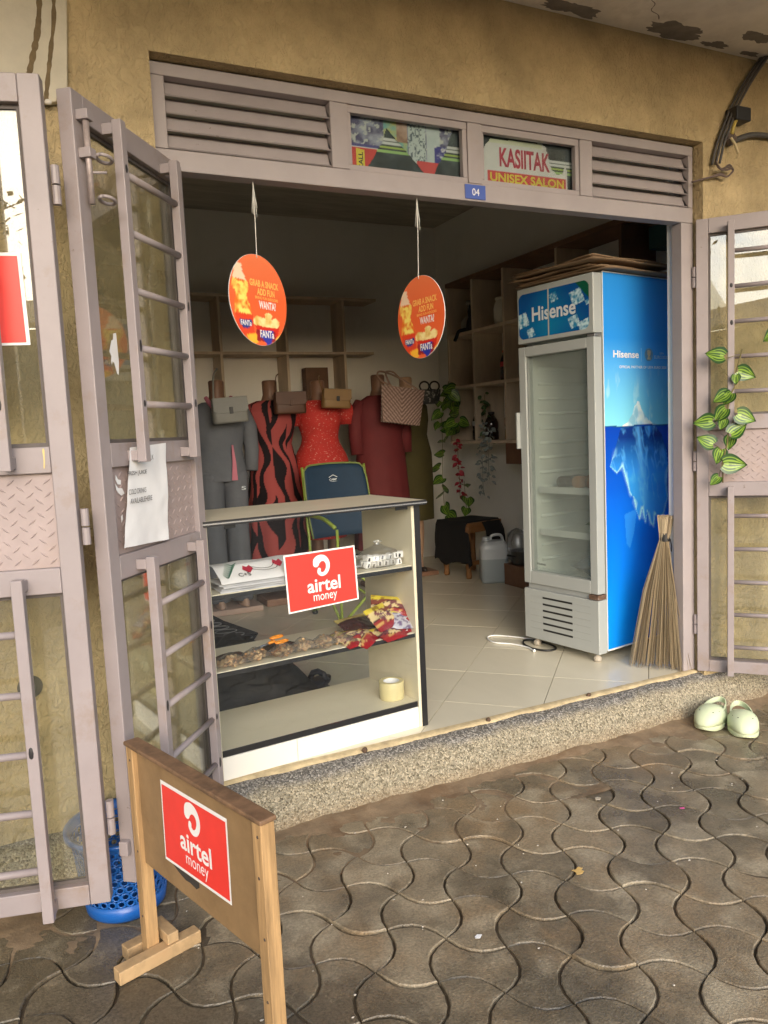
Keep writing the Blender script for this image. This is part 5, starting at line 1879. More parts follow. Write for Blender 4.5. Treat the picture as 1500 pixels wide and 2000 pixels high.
ribbon([(0.412, 1.481), (0.412, 1.490), (0.412, 1.497), (0.412, 1.506), (0.412, 1.520), (0.412, 1.528)], [0.030, 0.022, 0.014, 0.024, 0.028, 0.018], frS, mat('cup_print', (0.55, 0.46, 0.30), 0.4, 0.3, 90), SIDE, 0.0014, 'emblem', W=False)
text_on('UEFA', 0.01, frS, 0.500, 1.508, 0.035, 0.010, mat('pale_blue_print', (0.35, 0.60, 0.80), 0.4), SIDE, 0.0012, W=False)
text_on('EURO2020', 0.015, frS, 0.455, 1.486, 0.115, 0.016, mat('pale_blue_print', (0.35, 0.60, 0.80), 0.4), SIDE, 0.0012, W=False)
text_on('OFFICIAL PARTNER OF UEFA EURO 2020', 0.01, frS, 0.180, 1.436, 0.375, 0.013, M_WHITE, SIDE, 0.0012, W=False)
# what stands inside the fridge
def fw(x, y, z):
    return Vector((2.492 + math.cos(FA) * x - math.sin(FA) * y, 0.30 + math.sin(FA) * x + math.cos(FA) * y, z))
def bottle(name, label, p, h, r, mb, mc, ml=None, lying=False, group=None, rot=0.0):
    t = thing(name, label, 'bottle', tuple(p), rot, group)
    b = MB()
    prof = [(r * 0.85, 0), (r, 0.03 * h), (r, 0.28 * h), (r * 0.90, 0.36 * h), (r, 0.46 * h), (r, 0.62 * h), (r * 0.80, 0.74 * h), (r * 0.42, 0.88 * h), (r * 0.38, 0.93 * h)]
    b.lathe(prof, 18)
    parts = [('body', b, mb)]
    b = MB()
    b.lathe([(r * 0.46, 0.93 * h), (r * 0.48, 0.94 * h), (r * 0.48, 0.995 * h), (r * 0.42, h)], 16)
    parts.append(('cap', b, mc))
    if ml:
        b = MB()
        b.lathe([(r * 1.012, 0.46 * h), (r * 1.012, 0.62 * h)], 18, cap0=False, cap1=False)
        parts.append(('label_band', b, ml))
    for nme, b, m in parts:
        if lying:
            b.v = [(z, y, x + r) for x, y, z in b.v]
        b.build(nme, m, t, smooth=True)
    return t
M_CAPG = mat('bottle_cap', (0.6, 0.08, 0.05), 0.4)
M_ORJ = mat('orange_drink', (0.55, 0.20, 0.03), 0.25, 0.05, 10, coat=0.5)
M_TEAJ = mat('brown_drink', (0.28, 0.10, 0.03), 0.25, 0.05, 10, coat=0.5)
M_DARKD = mat('dark_drink', (0.02, 0.01, 0.008), 0.15, 0.05, 10, coat=0.5)
for k, (x, y, m, lab) in enumerate(((0.12, 0.335, M_DARKD, 'dark bottle lying on the upper fridge shelf, farthest left'), (0.14, 0.25, M_ORJ, 'orange bottle lying on the upper fridge shelf'), (0.15, 0.17, M_TEAJ, 'brown bottle lying in the middle of the upper fridge shelf'), (0.16, 0.10, M_ORJ, 'orange bottle lying on the upper fridge shelf nearest the hinge'))):
    bottle('drink_bottle', lab, fw(x, y, 0.846), 0.24, 0.032, m, M_CAPG, None, True, 'bottles lying in the fridge', FA)
o = pillow_mb(0.15, 0.12, 0.085, 14, 12, seed=90, rough=0.2)
o.v = [(x, y, z + 0.048) for x, y, z in o.v]
o = o.build('vegetable_bag', mat('green_veg', (0.05, 0.16, 0.03), 0.5, 0.4, 30), None, smooth=True, loc=tuple(fw(0.2, 0.13, 0.621)), rotz=0.4)
tag(o, 'green bag of vegetables on the lower fridge shelf', 'food bag')
o = pillow_mb(0.26, 0.20, 0.15, 18, 14, seed=91, rough=0.22)
o.v = [(x, y, z + 0.082) for x, y, z in o.v]
o = o.build('blue_bag', mat('blue_grey_bag', (0.16, 0.24, 0.34), 0.4, 0.5, 14), None, smooth=True, loc=tuple(fw(0.23, 0.17, 0.3636)), rotz=0.3)
tag(o, 'crumpled blue grey bag at the bottom of the fridge', 'bag')
# flattened cardboard on top of the fridge
M_CARD = mat('brown_cardboard', (0.24, 0.16, 0.095), 0.85, 0.2, 9, bump=0.1, bscale=40)
for k in range(6):
    r = random.Random(k + 5)
    fr = Fr(fw(-0.02 + r.uniform(-0.02, 0.06), 0.55 - 0.05 * r.random(), 1.890 + k * 0.0115), (math.sin(FA + 0.1 * r.uniform(-1, 1)), -math.cos(FA), 0), (math.cos(FA), math.sin(FA), 0))
    b = MB()
    nx, ny = 16, 12
    w, d = 0.52 + 0.06 * r.random(), 0.60 + 0.05 * r.random()
    sd = r.uniform(0, 50)
    for j in range(ny + 1):
        for i in range(nx + 1):
            s_, t_ = i / nx, j / ny
            z = 0.010 * noise.noise(Vector((s_ * 2.6 + sd, t_ * 2.2, sd))) + 0.012 * abs(s_ - 0.5) * (k - 1) * 0.12
            p = fr.o + fr.u * (s_ * w) + fr.w * (t_ * d)
            b.v.append((p.x, p.y, p.z + max(-0.002, z) + 0.004))
    b.f = [(j * (nx + 1) + i, j * (nx + 1) + i + 1, (j + 1) * (nx + 1) + i + 1, (j + 1) * (nx + 1) + i) for j in range(ny) for i in range(nx)]
    b.m = [0] * len(b.f)
    p = fr.pt(w / 2, d / 2)
    o = b.build('cardboard_sheet', M_CARD, None, smooth=True, loc=(p.x, p.y, 1.890 + k * 0.0115), W=True)
    solid(o, 0.005, 1)
    tag(o, 'flattened brown cardboard in the pile on top of the fridge', 'cardboard', 'flattened cardboard on the fridge')
# leads on the floor in front of it
b = MB()
b.tube(catmull([(2.50, 0.82, 0.006), (2.44, 0.92, 0.006), (2.36, 1.02, 0.006), (2.30, 1.00, 0.006), (2.28, 0.90, 0.006), (2.34, 0.82, 0.006), (2.37, 0.72, 0.006), (2.355, 0.645, 0.006)], 6), 0.0045, 8)
t = thing('white_lead', 'white electric lead looped on the tiles in front of the fridge', 'cable', (2.36, 0.8, 0.001))
b.build('lead', M_FWHITE, t, smooth=True, W=True)
MB().ball((2.354, 0.64, 0.010), 0.009, 8).build('plug_end', M_FWHITE, t, smooth=True, W=True)
b = MB()
b.tube(catmull([(2.50, 0.80, 0.006), (2.44, 0.84, 0.006), (2.39, 0.78, 0.007), (2.38, 0.68, 0.007), (2.42, 0.61, 0.007), (2.48, 0.62, 0.007), (2.50, 0.70, 0.007), (2.47, 0.78, 0.012)], 6), 0.0055, 8)
o = b.build('black_lead', M_BLACK, None, smooth=True, loc=(2.44, 0.7, 0.001), W=True)
tag(o, 'black electric lead coiled on the tiles under the fridge front', 'cable')

# ------------------------------------------------------------------ broom
def broom():
    t = thing('broom', 'straw broom with a black binding leaning upright between fridge and door frame', 'broom', (2.70, 0.13, 0.001))
    r = random.Random(3)
    m = straw('broom_straw', (0.15, 0.11, 0.065), (0.54, 0.44, 0.29))
    top = Vector((2.725, 0.105, 0.620))
    b, st = MB(), MB()
    uu, vv = Vector((0.64, -0.77, 0)).normalized(), Vector((0.77, 0.64, 0))
    for k in range(230):
        a, q = r.uniform(0, 6.28), math.sqrt(r.random())
        e = Vector((2.682, 0.105, 0.004 + 0.03 * r.random() * (q < 0.9)))
        e = e + uu * (0.150 * q * math.cos(a)) + vv * (0.045 * q * math.sin(a))
        s0 = top + uu * (0.021 * q * math.cos(a)) + vv * (0.017 * q * math.sin(a))
        mid = s0.lerp(e, 0.40) + uu * (0.018 * math.cos(a) * q) + Vector((0, 0, 0)) + uu * r.uniform(-0.004, 0.004)
        if mid.x > 2.728:
            mid.x = 2.728 - 0.01 * r.random()
        if e.x > 2.726 and e.y > -0.006:
            e.x = 2.724 - 0.01 * r.random()
        if e.y < 0.0:
            e.z = max(e.z, 0.004)
        w = r.uniform(0.0013, 0.0026)
        b.tube([s0, mid, e], [w, w, w * 0.6], 3, False)
        g = top + uu * (0.040 * q * math.cos(a)) + vv * (0.030 * q * math.sin(a)) + Vector((0.010, 0, 0.105 + r.uniform(-0.012, 0.008)))
        st.tube([s0 - Vector((0, 0, 0.01)), g], 0.0022, 4, True)
    o = b.build('bristles', m, t, W=True)
    o['kind'] = 'stuff'
    o = st.build('bound_head', m, t, W=True)
    o['kind'] = 'stuff'
    b = MB()
    b.loft([[tuple(top + uu * (0.0245 * math.cos(k * math.pi / 12)) + vv * (0.0205 * math.sin(k * math.pi / 12)) + Vector((0.002, 0, z))) for k in range(24)] for z in (-0.012, -0.008, 0.008, 0.024, 0.028)], False, False)
    b.build('binding', M_BLACK, t, smooth=True, W=True)
    MB().tube([top + Vector((0.018, -0.02, 0.0)), top + Vector((0.022, -0.024, -0.03)), top + Vector((0.020, -0.026, -0.06))], 0.0022, 6).build('tie_end', M_BLACK, t, smooth=True, W=True)
broom()

# ------------------------------------------------------------------ hanging drink mobiles
def disc_art(S, T):
    c = mixc(srgb(236, 104, 56), srgb(242, 128, 82), T)  # orange lightened: the sky reflected on the card is put into its colour
    n_ = npnoise(S, T, 9, 71)
    def put(poly, col):
        k = inpoly(S, T, poly)
        c[k] = col
        return k
    # bottle
    k = put([(-0.78, 0.72), (-0.56, 0.74), (-0.52, 0.55), (-0.40, 0.38), (-0.86, 0.40), (-0.80, 0.55)], srgb(248, 220, 190))
    k = inpoly(S, T, [(-0.88, 0.38), (-0.38, 0.38), (-0.34, 0.20), (-0.44, 0.08), (-0.40, -0.05), (-0.32, -0.16), (-0.28, -0.34), (-0.86, -0.34), (-0.84, -0.10), (-0.78, 0.02), (-0.80, 0.12), (-0.90, 0.22)])
    c[k] = mixc(srgb(236, 120, 40), srgb(255, 226, 110), (n_[k] - 0.35) * 3)
    for q in ([(-0.76, 0.34), (-0.5, 0.34), (-0.56, 0.20)], [(-0.70, 0.06), (-0.48, 0.06), (-0.52, -0.05), (-0.68, -0.05)], [(-0.72, -0.22), (-0.36, -0.24), (-0.32, -0.33), (-0.72, -0.33)]):
        put(q, srgb(255, 232, 120))
    put([(-0.86, -0.34), (-0.26, -0.34), (-0.22, -0.80), (-0.62, -0.80), (-0.80, -0.6)], srgb(226, 72, 40))
    put([(-0.74, -0.48), (-0.30, -0.46), (-0.30, -0.56), (-0.44, -0.66), (-0.58, -0.66), (-0.70, -0.58)], srgb(28, 62, 140))
    # lemon and bowl
    k = inpoly(S, T, [(-0.52, -0.80), (-0.18, -0.74), (-0.10, -0.96), (-0.36, -0.96)])
    c[k] = srgb(250, 190, 60)
    put([(-0.20, -0.56), (0.68, -0.52), (0.62, -0.72), (0.46, -0.86), (0.05, -0.88), (-0.10, -0.76)], srgb(214, 48, 34))
    put([(0.42, -0.84), (0.8, -0.66), (0.6, -0.86), (0.4, -0.95)], srgb(250, 190, 80))
    # crisps
    for cx, cy, rx, ry, q in ((-0.06, -0.45, 0.16, 0.10, 0), (0.12, -0.48, 0.14, 0.10, 1), (0.28, -0.42, 0.13, 0.12, 2), (0.30, -0.32, 0.13, 0.07, 3), (0.42, -0.48, 0.13, 0.09, 4), (0.55, -0.46, 0.13, 0.11, 5), (-0.16, -0.48, 0.09, 0.09, 6), (0.20, -0.52, 0.3, 0.06, 7)):
        k = ((S - cx) / rx) ** 2 + ((T - cy) / ry) ** 2 < 1
        c[k] = mixc(srgb(226, 186, 96), srgb(250, 232, 166), (n_[k] - 0.3) * 2.4 + 0.1 * (q % 2))
    # name shield
    put([(-0.16, -0.66), (0.52, -0.66), (0.52, -0.90), (-0.16, -0.90)], srgb(150, 34, 40))
    put([(0.02, -0.66), (0.44, -0.64), (0.42, -0.82), (0.30, -0.99), (0.22, -1.0), (0.08, -0.86), (-0.02, -0.82)], srgb(40, 56, 170))
    return c
def mobile(label, c, ang, R=0.152):
    t = thing('hanging_advert', label, 'advert', (c[0], c[1], c[2] - R))
    u = Vector((math.cos(ang), math.sin(ang), 0))
    up = Vector((0, 0, 1))
    fr = Fr(Vector(c), u, up)
    b = MB()
    nr, na = 40, 120
    S, T = [], []
    for i in range(nr + 1):
        for k in range(na):
            q, a = (i + 0.001) / nr, 2 * math.pi * k / na
            S.append(q * math.cos(a))
            T.append(q * math.sin(a))
    b.v = [tuple(fr.pt(s_ * R, t_ * R, 0.0012)) for s_, t_ in zip(S, T)]
    b.f = [(i * na + k, (i + 1) * na + k, (i + 1) * na + (k + 1) % na, i * na + (k + 1) % na) for i in range(nr) for k in range(na)]
    b.m = [0] * len(b.f)
    cc = disc_art(np.array(S), np.array(T))
    b.c = np.concatenate([cc, np.ones((len(cc), 1))], 1)
    pr = b.build('printed_face', vcol('card_print', 0.4, 0.4), t, W=True)
    d = MB()
    P = [(R * 1.004 * math.cos(2 * math.pi * k / na), R * 1.004 * math.sin(2 * math.pi * k / na)) for k in range(na)]
    d.prism(P, fr, -0.0016, 0.0008)
    d.build('card', M_WHITE, t, W=True)
    om = mat('amber_print', srgb(250, 196, 104), 0.4, 0.03, 10)
    text_on('GRAB A SNACK', 0.03, fr, -0.30 * R, 0.30 * R, 1.02 * R, 0.15 * R, om, pr, 0.0018)
    text_on('ADD FUN', 0.03, fr, -0.06 * R, 0.12 * R, 0.62 * R, 0.15 * R, om, pr, 0.0018)
    text_on('BRING FUN INDOORS', 0.01, fr, -0.14 * R, 0.03 * R, 0.82 * R, 0.06 * R, om, pr, 0.0018)
    text_on('WANTA?', 0.03, fr, -0.02 * R, -0.18 * R, 0.60 * R, 0.18 * R, M_WHITE, pr, 0.0018)
    text_on('FANTa', 0.03, fr, -0.68 * R, -0.60 * R, 0.36 * R, 0.12 * R, M_WHITE, pr, 0.0018)
    text_on('FANTa', 0.03, fr, -0.04 * R, -0.82 * R, 0.50 * R, 0.17 * R, M_WHITE, pr, 0.0018)
    s_ = MB()
    top = Vector((c[0] + 0.004, c[1], 2.0403))
    s_.tube([fr.pt(0, R * 0.93, 0.002), fr.pt(0, R * 1.02, 0.002), top - Vector((0, 0, 0.08)), top], 0.0016, 6)
    for k in range(5):
        a = Vector((0.006 * math.cos(k * 1.3), 0.006 * math.sin(k * 1.3), 0))
        s_.tube([top, top - Vector((0, 0, 0.05)) + a * 0.7, top - Vector((0, 0, 0.085 + 0.008 * k)) + a * 1.6], 0.0012, 5)
    s_.build('string', mat('white_string', (0.70, 0.70, 0.66), 0.8, 0.1, 30), t, smooth=True, W=True)
mobile('round orange drink advert hanging on a string, left one', (0.797, 0.030, 1.648), rad(34))
mobile('round orange drink advert hanging on a string, right one near the fridge', (1.424, 0.030, 1.605), rad(-83))

# ------------------------------------------------------------------ shelving inside
M_PLANK = mat('rough_pine_shelf', (0.56, 0.46, 0.35), 0.7, 0.25, 8, bump=0.2, bscale=50, stretch=(1, 1, 0.3))
M_DPLANK = mat('brown_plank', (0.16, 0.085, 0.05), 0.7, 0.25, 8, bump=0.2, bscale=50)
def shelf_back():
    t = thing('shelf_rack', 'wooden open shelf rack on the back wall above the mannequins', 'shelf', (2.0, 3.45, 1.45))
    for z, x1 in ((2.305, 2.865), (1.862, 2.825)):
        MB().box(0.45, x1, 3.44, 3.698, z - 0.022, z).build('shelf_board', M_PLANK, t, W=True, bevel=0.002)
    for x in (1.03, 1.515, 2.055, 2.560):
        MB().box(x - 0.011, x + 0.011, 3.445, 3.697, 1.863, 2.282).build('divider', M_PLANK, t, W=True, bevel=0.002)
        MB().box(x - 0.011, x + 0.011, 3.445, 3.697, 1.42, 1.8395).build('divider', M_PLANK, t, W=True, bevel=0.002)
    MB().box(0.45, 2.62, 3.445, 3.697, 1.398, 1.4195).build('shelf_board', M_PLANK, t, W=True, bevel=0.002)
shelf_back()
o = MB().box(2.24, 2.44, 3.55, 3.65, 1.421, 1.745).build('brown_box', M_DPLANK, None, bevel=0.004, loc=(2.34, 3.60, 1.421), W=True)
tag(o, 'dark brown box standing in the back shelf behind the red dress', 'box')
def shelf_right():
    t = thing('shelf_rack', 'tall wooden open shelf rack along the right wall behind the fridge', 'shelf', (3.45, 2.0, 0.9))
    X0, X1 = 3.32, 3.598
    MB().box(X0, X1, 0.90, 3.06, 2.338, 2.372).build('shelf_board', M_DPLANK, t, W=True, bevel=0.002)
    for z in (1.948, 1.528, 1.080):
        MB().box(X0, X1, 0.92 if z > 1.6 else 1.6, 3.06, z - 0.024, z).build('shelf_board', M_PLANK, t, W=True, bevel=0.002)
    for y, dk in ((3.048, 0), (2.665, 0), (2.24, 0), (1.62, 0), (1.02, 1)):
        m = M_DPLANK if dk else M_PLANK
        MB().box(X0 + 0.004, X1 - 0.001, y - 0.012, y + 0.012, 1.949, 2.337).build('divider', m, t, W=True, bevel=0.002)
        if y > 1.6:
            MB().box(X0 + 0.004, X1 - 0.001, y - 0.012, y + 0.012, 1.529, 1.9235).build('divider', M_PLANK, t, W=True, bevel=0.002)
            MB().box(X0 + 0.004, X1 - 0.001, y - 0.012, y + 0.012, 1.081, 1.5035).build('divider', M_PLANK, t, W=True, bevel=0.002)
    MB().box(X0 + 0.02, X0 + 0.04, 1.75, 2.28, 0.90, 1.0555).build('apron', M_DPLANK, t, W=True, bevel=0.002)
shelf_right()
# goods on the right-hand shelves
bottle('soda_bottle', 'dark cola bottle with red label on the shelf beside the fridge', (3.40, 2.345, 1.5285), 0.225, 0.036, M_DARKD, M_CAPG, mat('red_label', (0.5, 0.02, 0.02), 0.5), False, 'bottles on the right shelves')
bottle('soda_bottle', 'green soda bottle next to the cola on the shelf', (3.41, 2.275, 1.5285), 0.225, 0.036, mat('green_bottle', (0.02, 0.09, 0.04), 0.15, 0.05, 10, coat=0.5), mat('green_cap', (0.03, 0.2, 0.08), 0.4), mat('green_label', (0.03, 0.22, 0.12), 0.5), False, 'bottles on the right shelves')
bottle('soda_bottle', 'large dark bottle with red cap on the lowest shelf', (3.43, 2.77, 1.0805), 0.25, 0.060, M_DARKD, M_CAPG, mat('pale_label', (0.35, 0.35, 0.38), 0.5), False, 'bottles on the right shelves')
bottle('soda_bottle', 'dark bottle without bright label, second on the lowest shelf', (3.43, 2.715 - 0.14 + 0.02, 1.0805), 0.22, 0.055, M_DARKD, mat('black_cap', (0.03, 0.03, 0.03), 0.4), None, False, 'bottles on the right shelves')
bottle('oil_bottle', 'yellow capped clear oil bottle on the lowest shelf by the fridge', (3.40, 2.30, 1.0805), 0.25, 0.040, mat('amber_oil', (0.45, 0.24, 0.05), 0.2, 0.05, 10, coat=0.5), mat('yellow_cap', (0.65, 0.40, 0.02), 0.4), mat('peach_label', (0.55, 0.30, 0.2), 0.5))
b = MB().lathe([(0.070, 0), (0.086, 0.02), (0.090, 0.12), (0.078, 0.165), (0.070, 0.175), (0.070, 0.182)], 24)
t = thing('white_tub', 'white plastic tub on the upper right shelf beside the fridge header', 'tub', (3.43, 2.36, 1.9485))
b.build('body', mat('cream_plastic', (0.62, 0.60, 0.52), 0.4, 0.05, 8), t, smooth=True)
MB().lathe([(0.074, 0.1825), (0.076, 0.186), (0.076, 0.20), (0.06, 0.204)], 24).build('lid', mat('cream_plastic', (0.62, 0.60, 0.52), 0.4), t, smooth=True)
t = thing('table_lamp', 'grey round bodied lamp on the upper right shelf next to the cat figure', 'lamp', (3.45, 2.90, 1.9485))
MB().lathe([(0.05, 0), (0.075, 0.03), (0.072, 0.10), (0.04, 0.135), (0.016, 0.15), (0.014, 0.22), (0.012, 0.23)], 20).build('body', mat('grey_ceramic', (0.30, 0.28, 0.26), 0.4, 0.1, 8), t, smooth=True)
MB().lathe([(0.018, 0.2305), (0.03, 0.245), (0.02, 0.27)], 16).build('bulb', mat('grey_ceramic', (0.30, 0.28, 0.26), 0.4), t, smooth=True)
def cat():
    t = thing('cat_figure', 'black sitting cat ornament with its tail hanging over the shelf edge', 'ornament', (3.37, 2.74, 1.9485))
    m = mat('black_felt', (0.012, 0.012, 0.013), 0.8, 0.2, 30)
    b = MB()
    b.loft([[(0.045 * q * math.cos(k * math.pi / 8), 0.045 * q * math.sin(k * math.pi / 8), z) for k in range(16)] for q, z in ((0.9, 0.0), (1.1, 0.015), (1.05, 0.05), (0.85, 0.085), (0.62, 0.11), (0.70, 0.13), (0.78, 0.155), (0.60, 0.18), (0.2, 0.188))])
    b.build('body', m, t, smooth=True)
    for s_ in (1, -1):
        b = MB()
        b.loft([[(0.012 * q * math.cos(k * math.pi / 4), s_ * 0.024 + 0.011 * q * math.sin(k * math.pi / 4), z) for k in range(8)] for q, z in ((1.2, 0.165), (0.8, 0.19), (0.1, 0.215))])
        b.build('ear', m, t, smooth=True)
    b = MB()
    b.tube(catmull([(-0.03, 0.03, 0.02), (-0.045, 0.07, 0.018), (-0.060, 0.11, 0.010), (-0.064, 0.14, -0.03), (-0.064, 0.165, -0.055)], 4), 0.014, 8)
    b.build('tail', m, t, smooth=True)
cat()
# small teal speaker and lamp fitting high on the right
o = MB().box(3.45, 3.598, 0.78, 0.92, 2.17, 2.30).build('wall_speaker', mat('teal_case', (0.02, 0.075, 0.085), 0.5, 0.1, 10), None, bevel=0.006, loc=(3.52, 0.85, 2.17), W=True)
tag(o, 'dark teal box mounted on the side wall above the fridge', 'speaker')

# ------------------------------------------------------------------ mannequins and clothes
M_SKIN = mat('mannequin_skin', (0.20, 0.105, 0.065), 0.5, 0.06, 6)
M_SKINP = mat('mannequin_skin_pale', (0.42, 0.27, 0.18), 0.45, 0.06, 6)
def rings(spec, n=36, folds=0, fa=0.0, seed=0.0, cx=0.0, cy=0.0, zf0=9, zf1=-9):
    out = []
    for z, rx, ry in spec:
        w = max(0, min(1, (zf0 - z) / (zf0 - zf1))) if folds else 0
        R = []
        for k in range(n):
            a = 2 * math.pi * k / n
            q = 1 + fa * w * math.sin(folds * a + seed + 0.8 * math.sin(2 * a + seed))
            R.append((cx + rx * q * math.cos(a), cy + ry * q * math.sin(a), z))
        out.append(R)
    return out
def mannequin(label, x, y, spec, cloth, legs=None, folds=0, fa=0.0, seed=0.0, neck=1.575, sh=1.40, name='mannequin', skin=None, colfn=None, rot=0.0, part='dress', zf=(1.05, 0.2), n=36, plinth=(0.17, 0.13, 0.035), pm=None, nz=26):
    t = thing(name, label, 'mannequin', (x, y, 0.001), rot, 'dressed mannequins along the back wall')
    sk = skin or M_SKIN
    b = MB()
    b.loft(rings([(sh - 0.30, 0.10, 0.075), (sh - 0.06, 0.145, 0.075), (sh + 0.005, 0.12, 0.062), (sh + 0.035, 0.065, 0.056), (sh + 0.075, 0.050, 0.050), (neck - 0.01, 0.052, 0.052), (neck, 0.044, 0.044)], 24))
    b.build('body', sk, t, smooth=True)
    # smooth interpolation of the garment profile
    zs = [s_[0] for s_ in spec]
    fine = []
    for k in range(nz + 1):
        z = zs[0] + (zs[-1] - zs[0]) * k / nz
        q = np.argsort(zs)
        fine.append((z, float(np.interp(z, np.array(zs)[q], np.array([s_[1] for s_ in spec])[q])), float(np.interp(z, np.array(zs)[q], np.array([s_[2] for s_ in spec])[q]))))
    b = MB()
    rr = rings(fine, n, folds, fa, seed, zf0=zf[0], zf1=zf[1])
    b.loft(rr, False, False)
    if colfn:
        b.c = [(*colfn(k / n, fine[i][0]), 1) for i in range(len(fine)) for k in range(n)]
    b.build(part, cloth, t, smooth=True)
    if plinth:
        MB().box(-plinth[0], plinth[0], -plinth[1], plinth[1], 0.0, plinth[2]).build('plinth', pm or mat('brown_plinth', (0.22, 0.12, 0.075), 0.6, 0.15, 8), t, bevel=0.006)
    if legs:
        for s_ in (1, -1):
            b = MB()
            b.loft(rings([(plinth[2] + 0.0, 0.030, 0.055), (plinth[2] + 0.03, 0.030, 0.045), (0.11, 0.026, 0.028), (0.22, 0.036, 0.038), (0.34, 0.046, 0.048), (0.46, 0.044, 0.044), (0.60, 0.055, 0.055)], 16, cx=s_ * 0.065))
            b.build('leg', sk, t, smooth=True)
            b = MB()
            b.loft([[(s_ * 0.065 + 0.031 * q * math.cos(k * math.pi / 8), -0.03 + 0.075 * q * math.sin(k * math.pi / 8), z) for k in range(16)] for q, z in ((1, plinth[2] + 0.0005), (1.02, plinth[2] + 0.012), (0.85, plinth[2] + 0.028))])
            b.build('shoe', mat('dark_shoe', (0.03, 0.022, 0.02), 0.4), t, smooth=True)
    return t
M_GREYCLOTH = mat('grey_cotton', (0.125, 0.135, 0.155), 0.85, 0.12, 6, bump=0.35, bscale=16, bdist=0.02)
def grey_suit():
    t = mannequin('mannequin in a grey jacket and trousers at the left end of the row', 1.255, 2.62,
                  [(0.90, 0.178, 0.125), (1.0, 0.165, 0.118), (1.10, 0.150, 0.110), (1.22, 0.172, 0.115), (1.34, 0.190, 0.105), (1.40, 0.165, 0.09), (1.43, 0.105, 0.075)], M_GREYCLOTH, part='jacket', pm=mat('pink_plinth', (0.42, 0.30, 0.24), 0.6), plinth=(0.19, 0.15, 0.04))
    for s_ in (1, -1):
        b = MB()
        b.loft(rings([(0.075, 0.075, 0.105), (0.25, 0.080, 0.10), (0.55, 0.078, 0.09), (0.80, 0.088, 0.10), (0.93, 0.092, 0.108), (0.96, 0.088, 0.10)], 24, 7, 0.05, s_ * 1.3, cx=s_ * 0.083, zf0=1.2, zf1=0.1))
        lg = b.build('trouser_leg', M_GREYCLOTH, t, smooth=True)
        b = MB()
        b.loft([[(s_ * 0.083 + 0.034 * q * math.cos(k * math.pi / 8), -0.05 + 0.085 * q * math.sin(k * math.pi / 8), z) for k in range(16)] for q, z in ((1, 0.0405), (1.02, 0.055), (0.8, 0.085), (0.5, 0.10))])
        b.build('shoe', mat('pale_shoe', (0.40, 0.27, 0.20), 0.5), t, smooth=True)
        # sleeves
        b = MB()
        b.tube([(s_ * 0.155, 0.01, 1.385), (s_ * 0.205, 0.0, 1.26), (s_ * 0.215, -0.01, 1.10), (s_ * 0.20, -0.03, 0.96)], [0.055, 0.058, 0.05, 0.045], 14)
        b.build('sleeve', M_GREYCLOTH, t, smooth=True)
    pk = mat('pink_shirt', (0.52, 0.17, 0.23), 0.7, 0.1, 10)
    b = MB()
    b.v = [(0.035, -0.128, 0.905), (0.075, -0.128, 0.905), (0.070, -0.130, 1.02), (0.058, -0.126, 1.14), (0.048, -0.124, 1.14), (0.045, -0.130, 1.02)]
    b.f, b.m = [(0, 1, 2, 5), (5, 2, 3, 4)], [0, 0]
    solid(b.build('shirt_tail', pk, t), 0.004)
    b = MB()
    b.tube(catmull([(-0.085, -0.045, 1.46), (-0.06, -0.095, 1.40), (0.0, -0.115, 1.345), (0.06, -0.095, 1.40), (0.085, -0.045, 1.46)], 5), 0.014, 8)
    b.build('collar', pk, t, smooth=True)
    text_on('S', 0.02, Fr((0.10, -0.112, 0.835), (1, 0, 0)), 0.0, 0.0, 0.03, 0.026, mat('grey_white_print', (0.62, 0.68, 0.72)), t, 0.0, W=False)
grey_suit()
def tiger(u, z):
    """black wavy upright bands on dusty red"""
    a = u * 17.0
    q = a + 0.75 * math.sin(z * 9 + math.floor(a * 0.5) * 1.7) + 0.3 * math.sin(z * 23 + u * 9)
    w = 0.30 + 0.42 * math.sin(z * 13.5 + math.floor(q * 0.5) * 2.2)
    return (0.012, 0.008, 0.010) if (q % 2) < 0.62 + w else (0.30, 0.062, 0.058)
mannequin('mannequin in a long red dress with black wavy stripes, second from the left', 1.645, 2.68,
          [(0.13, 0.235, 0.20), (0.45, 0.215, 0.18), (0.80, 0.190, 0.16), (1.02, 0.165, 0.13), (1.13, 0.135, 0.105), (1.25, 0.165, 0.12), (1.36, 0.195, 0.105), (1.41, 0.165, 0.085), (1.435, 0.10, 0.07)],
          vcol('printed_dress', 0.8, 0.2), folds=9, fa=0.07, seed=0.7, colfn=tiger, n=220, nz=220, plinth=(0.15, 0.13, 0.05))
def speck(u, z):
    return (0.42, 0.022, 0.016)
M_REDDRESS = mat('red_speckled_dress', (0.40, 0.022, 0.016), 0.8, 0.15, 12, stain=(0.55, 0.32, 0.26), sscale=70, samount=0.1, sedge=0.04)
red = mannequin('mannequin in a fitted bright red speckled dress behind the navy chair', 2.03, 2.75,
          [(0.42, 0.165, 0.135), (0.70, 0.185, 0.15), (0.93, 0.215, 0.175), (1.02, 0.200, 0.16), (1.12, 0.145, 0.115), (1.17, 0.135, 0.105), (1.28, 0.165, 0.14), (1.36, 0.175, 0.12), (1.41, 0.150, 0.085), (1.43, 0.11, 0.075)],
          M_REDDRESS, legs=True, n=60)
for s_ in (1, -1):
    b = MB()
    b.tube([(s_ * 0.125, 0.0, 1.405), (s_ * 0.185, -0.005, 1.385), (s_ * 0.215, -0.01, 1.32), (s_ * 0.215, -0.01, 1.25)], [0.045, 0.075, 0.072, 0.055], 14)
    b.build('puff_sleeve', M_REDDRESS, red, smooth=True)
M_MAROON = mat('maroon_dress', (0.105, 0.010, 0.012), 0.8, 0.15, 7, bump=0.3, bscale=10, bdist=0.02)
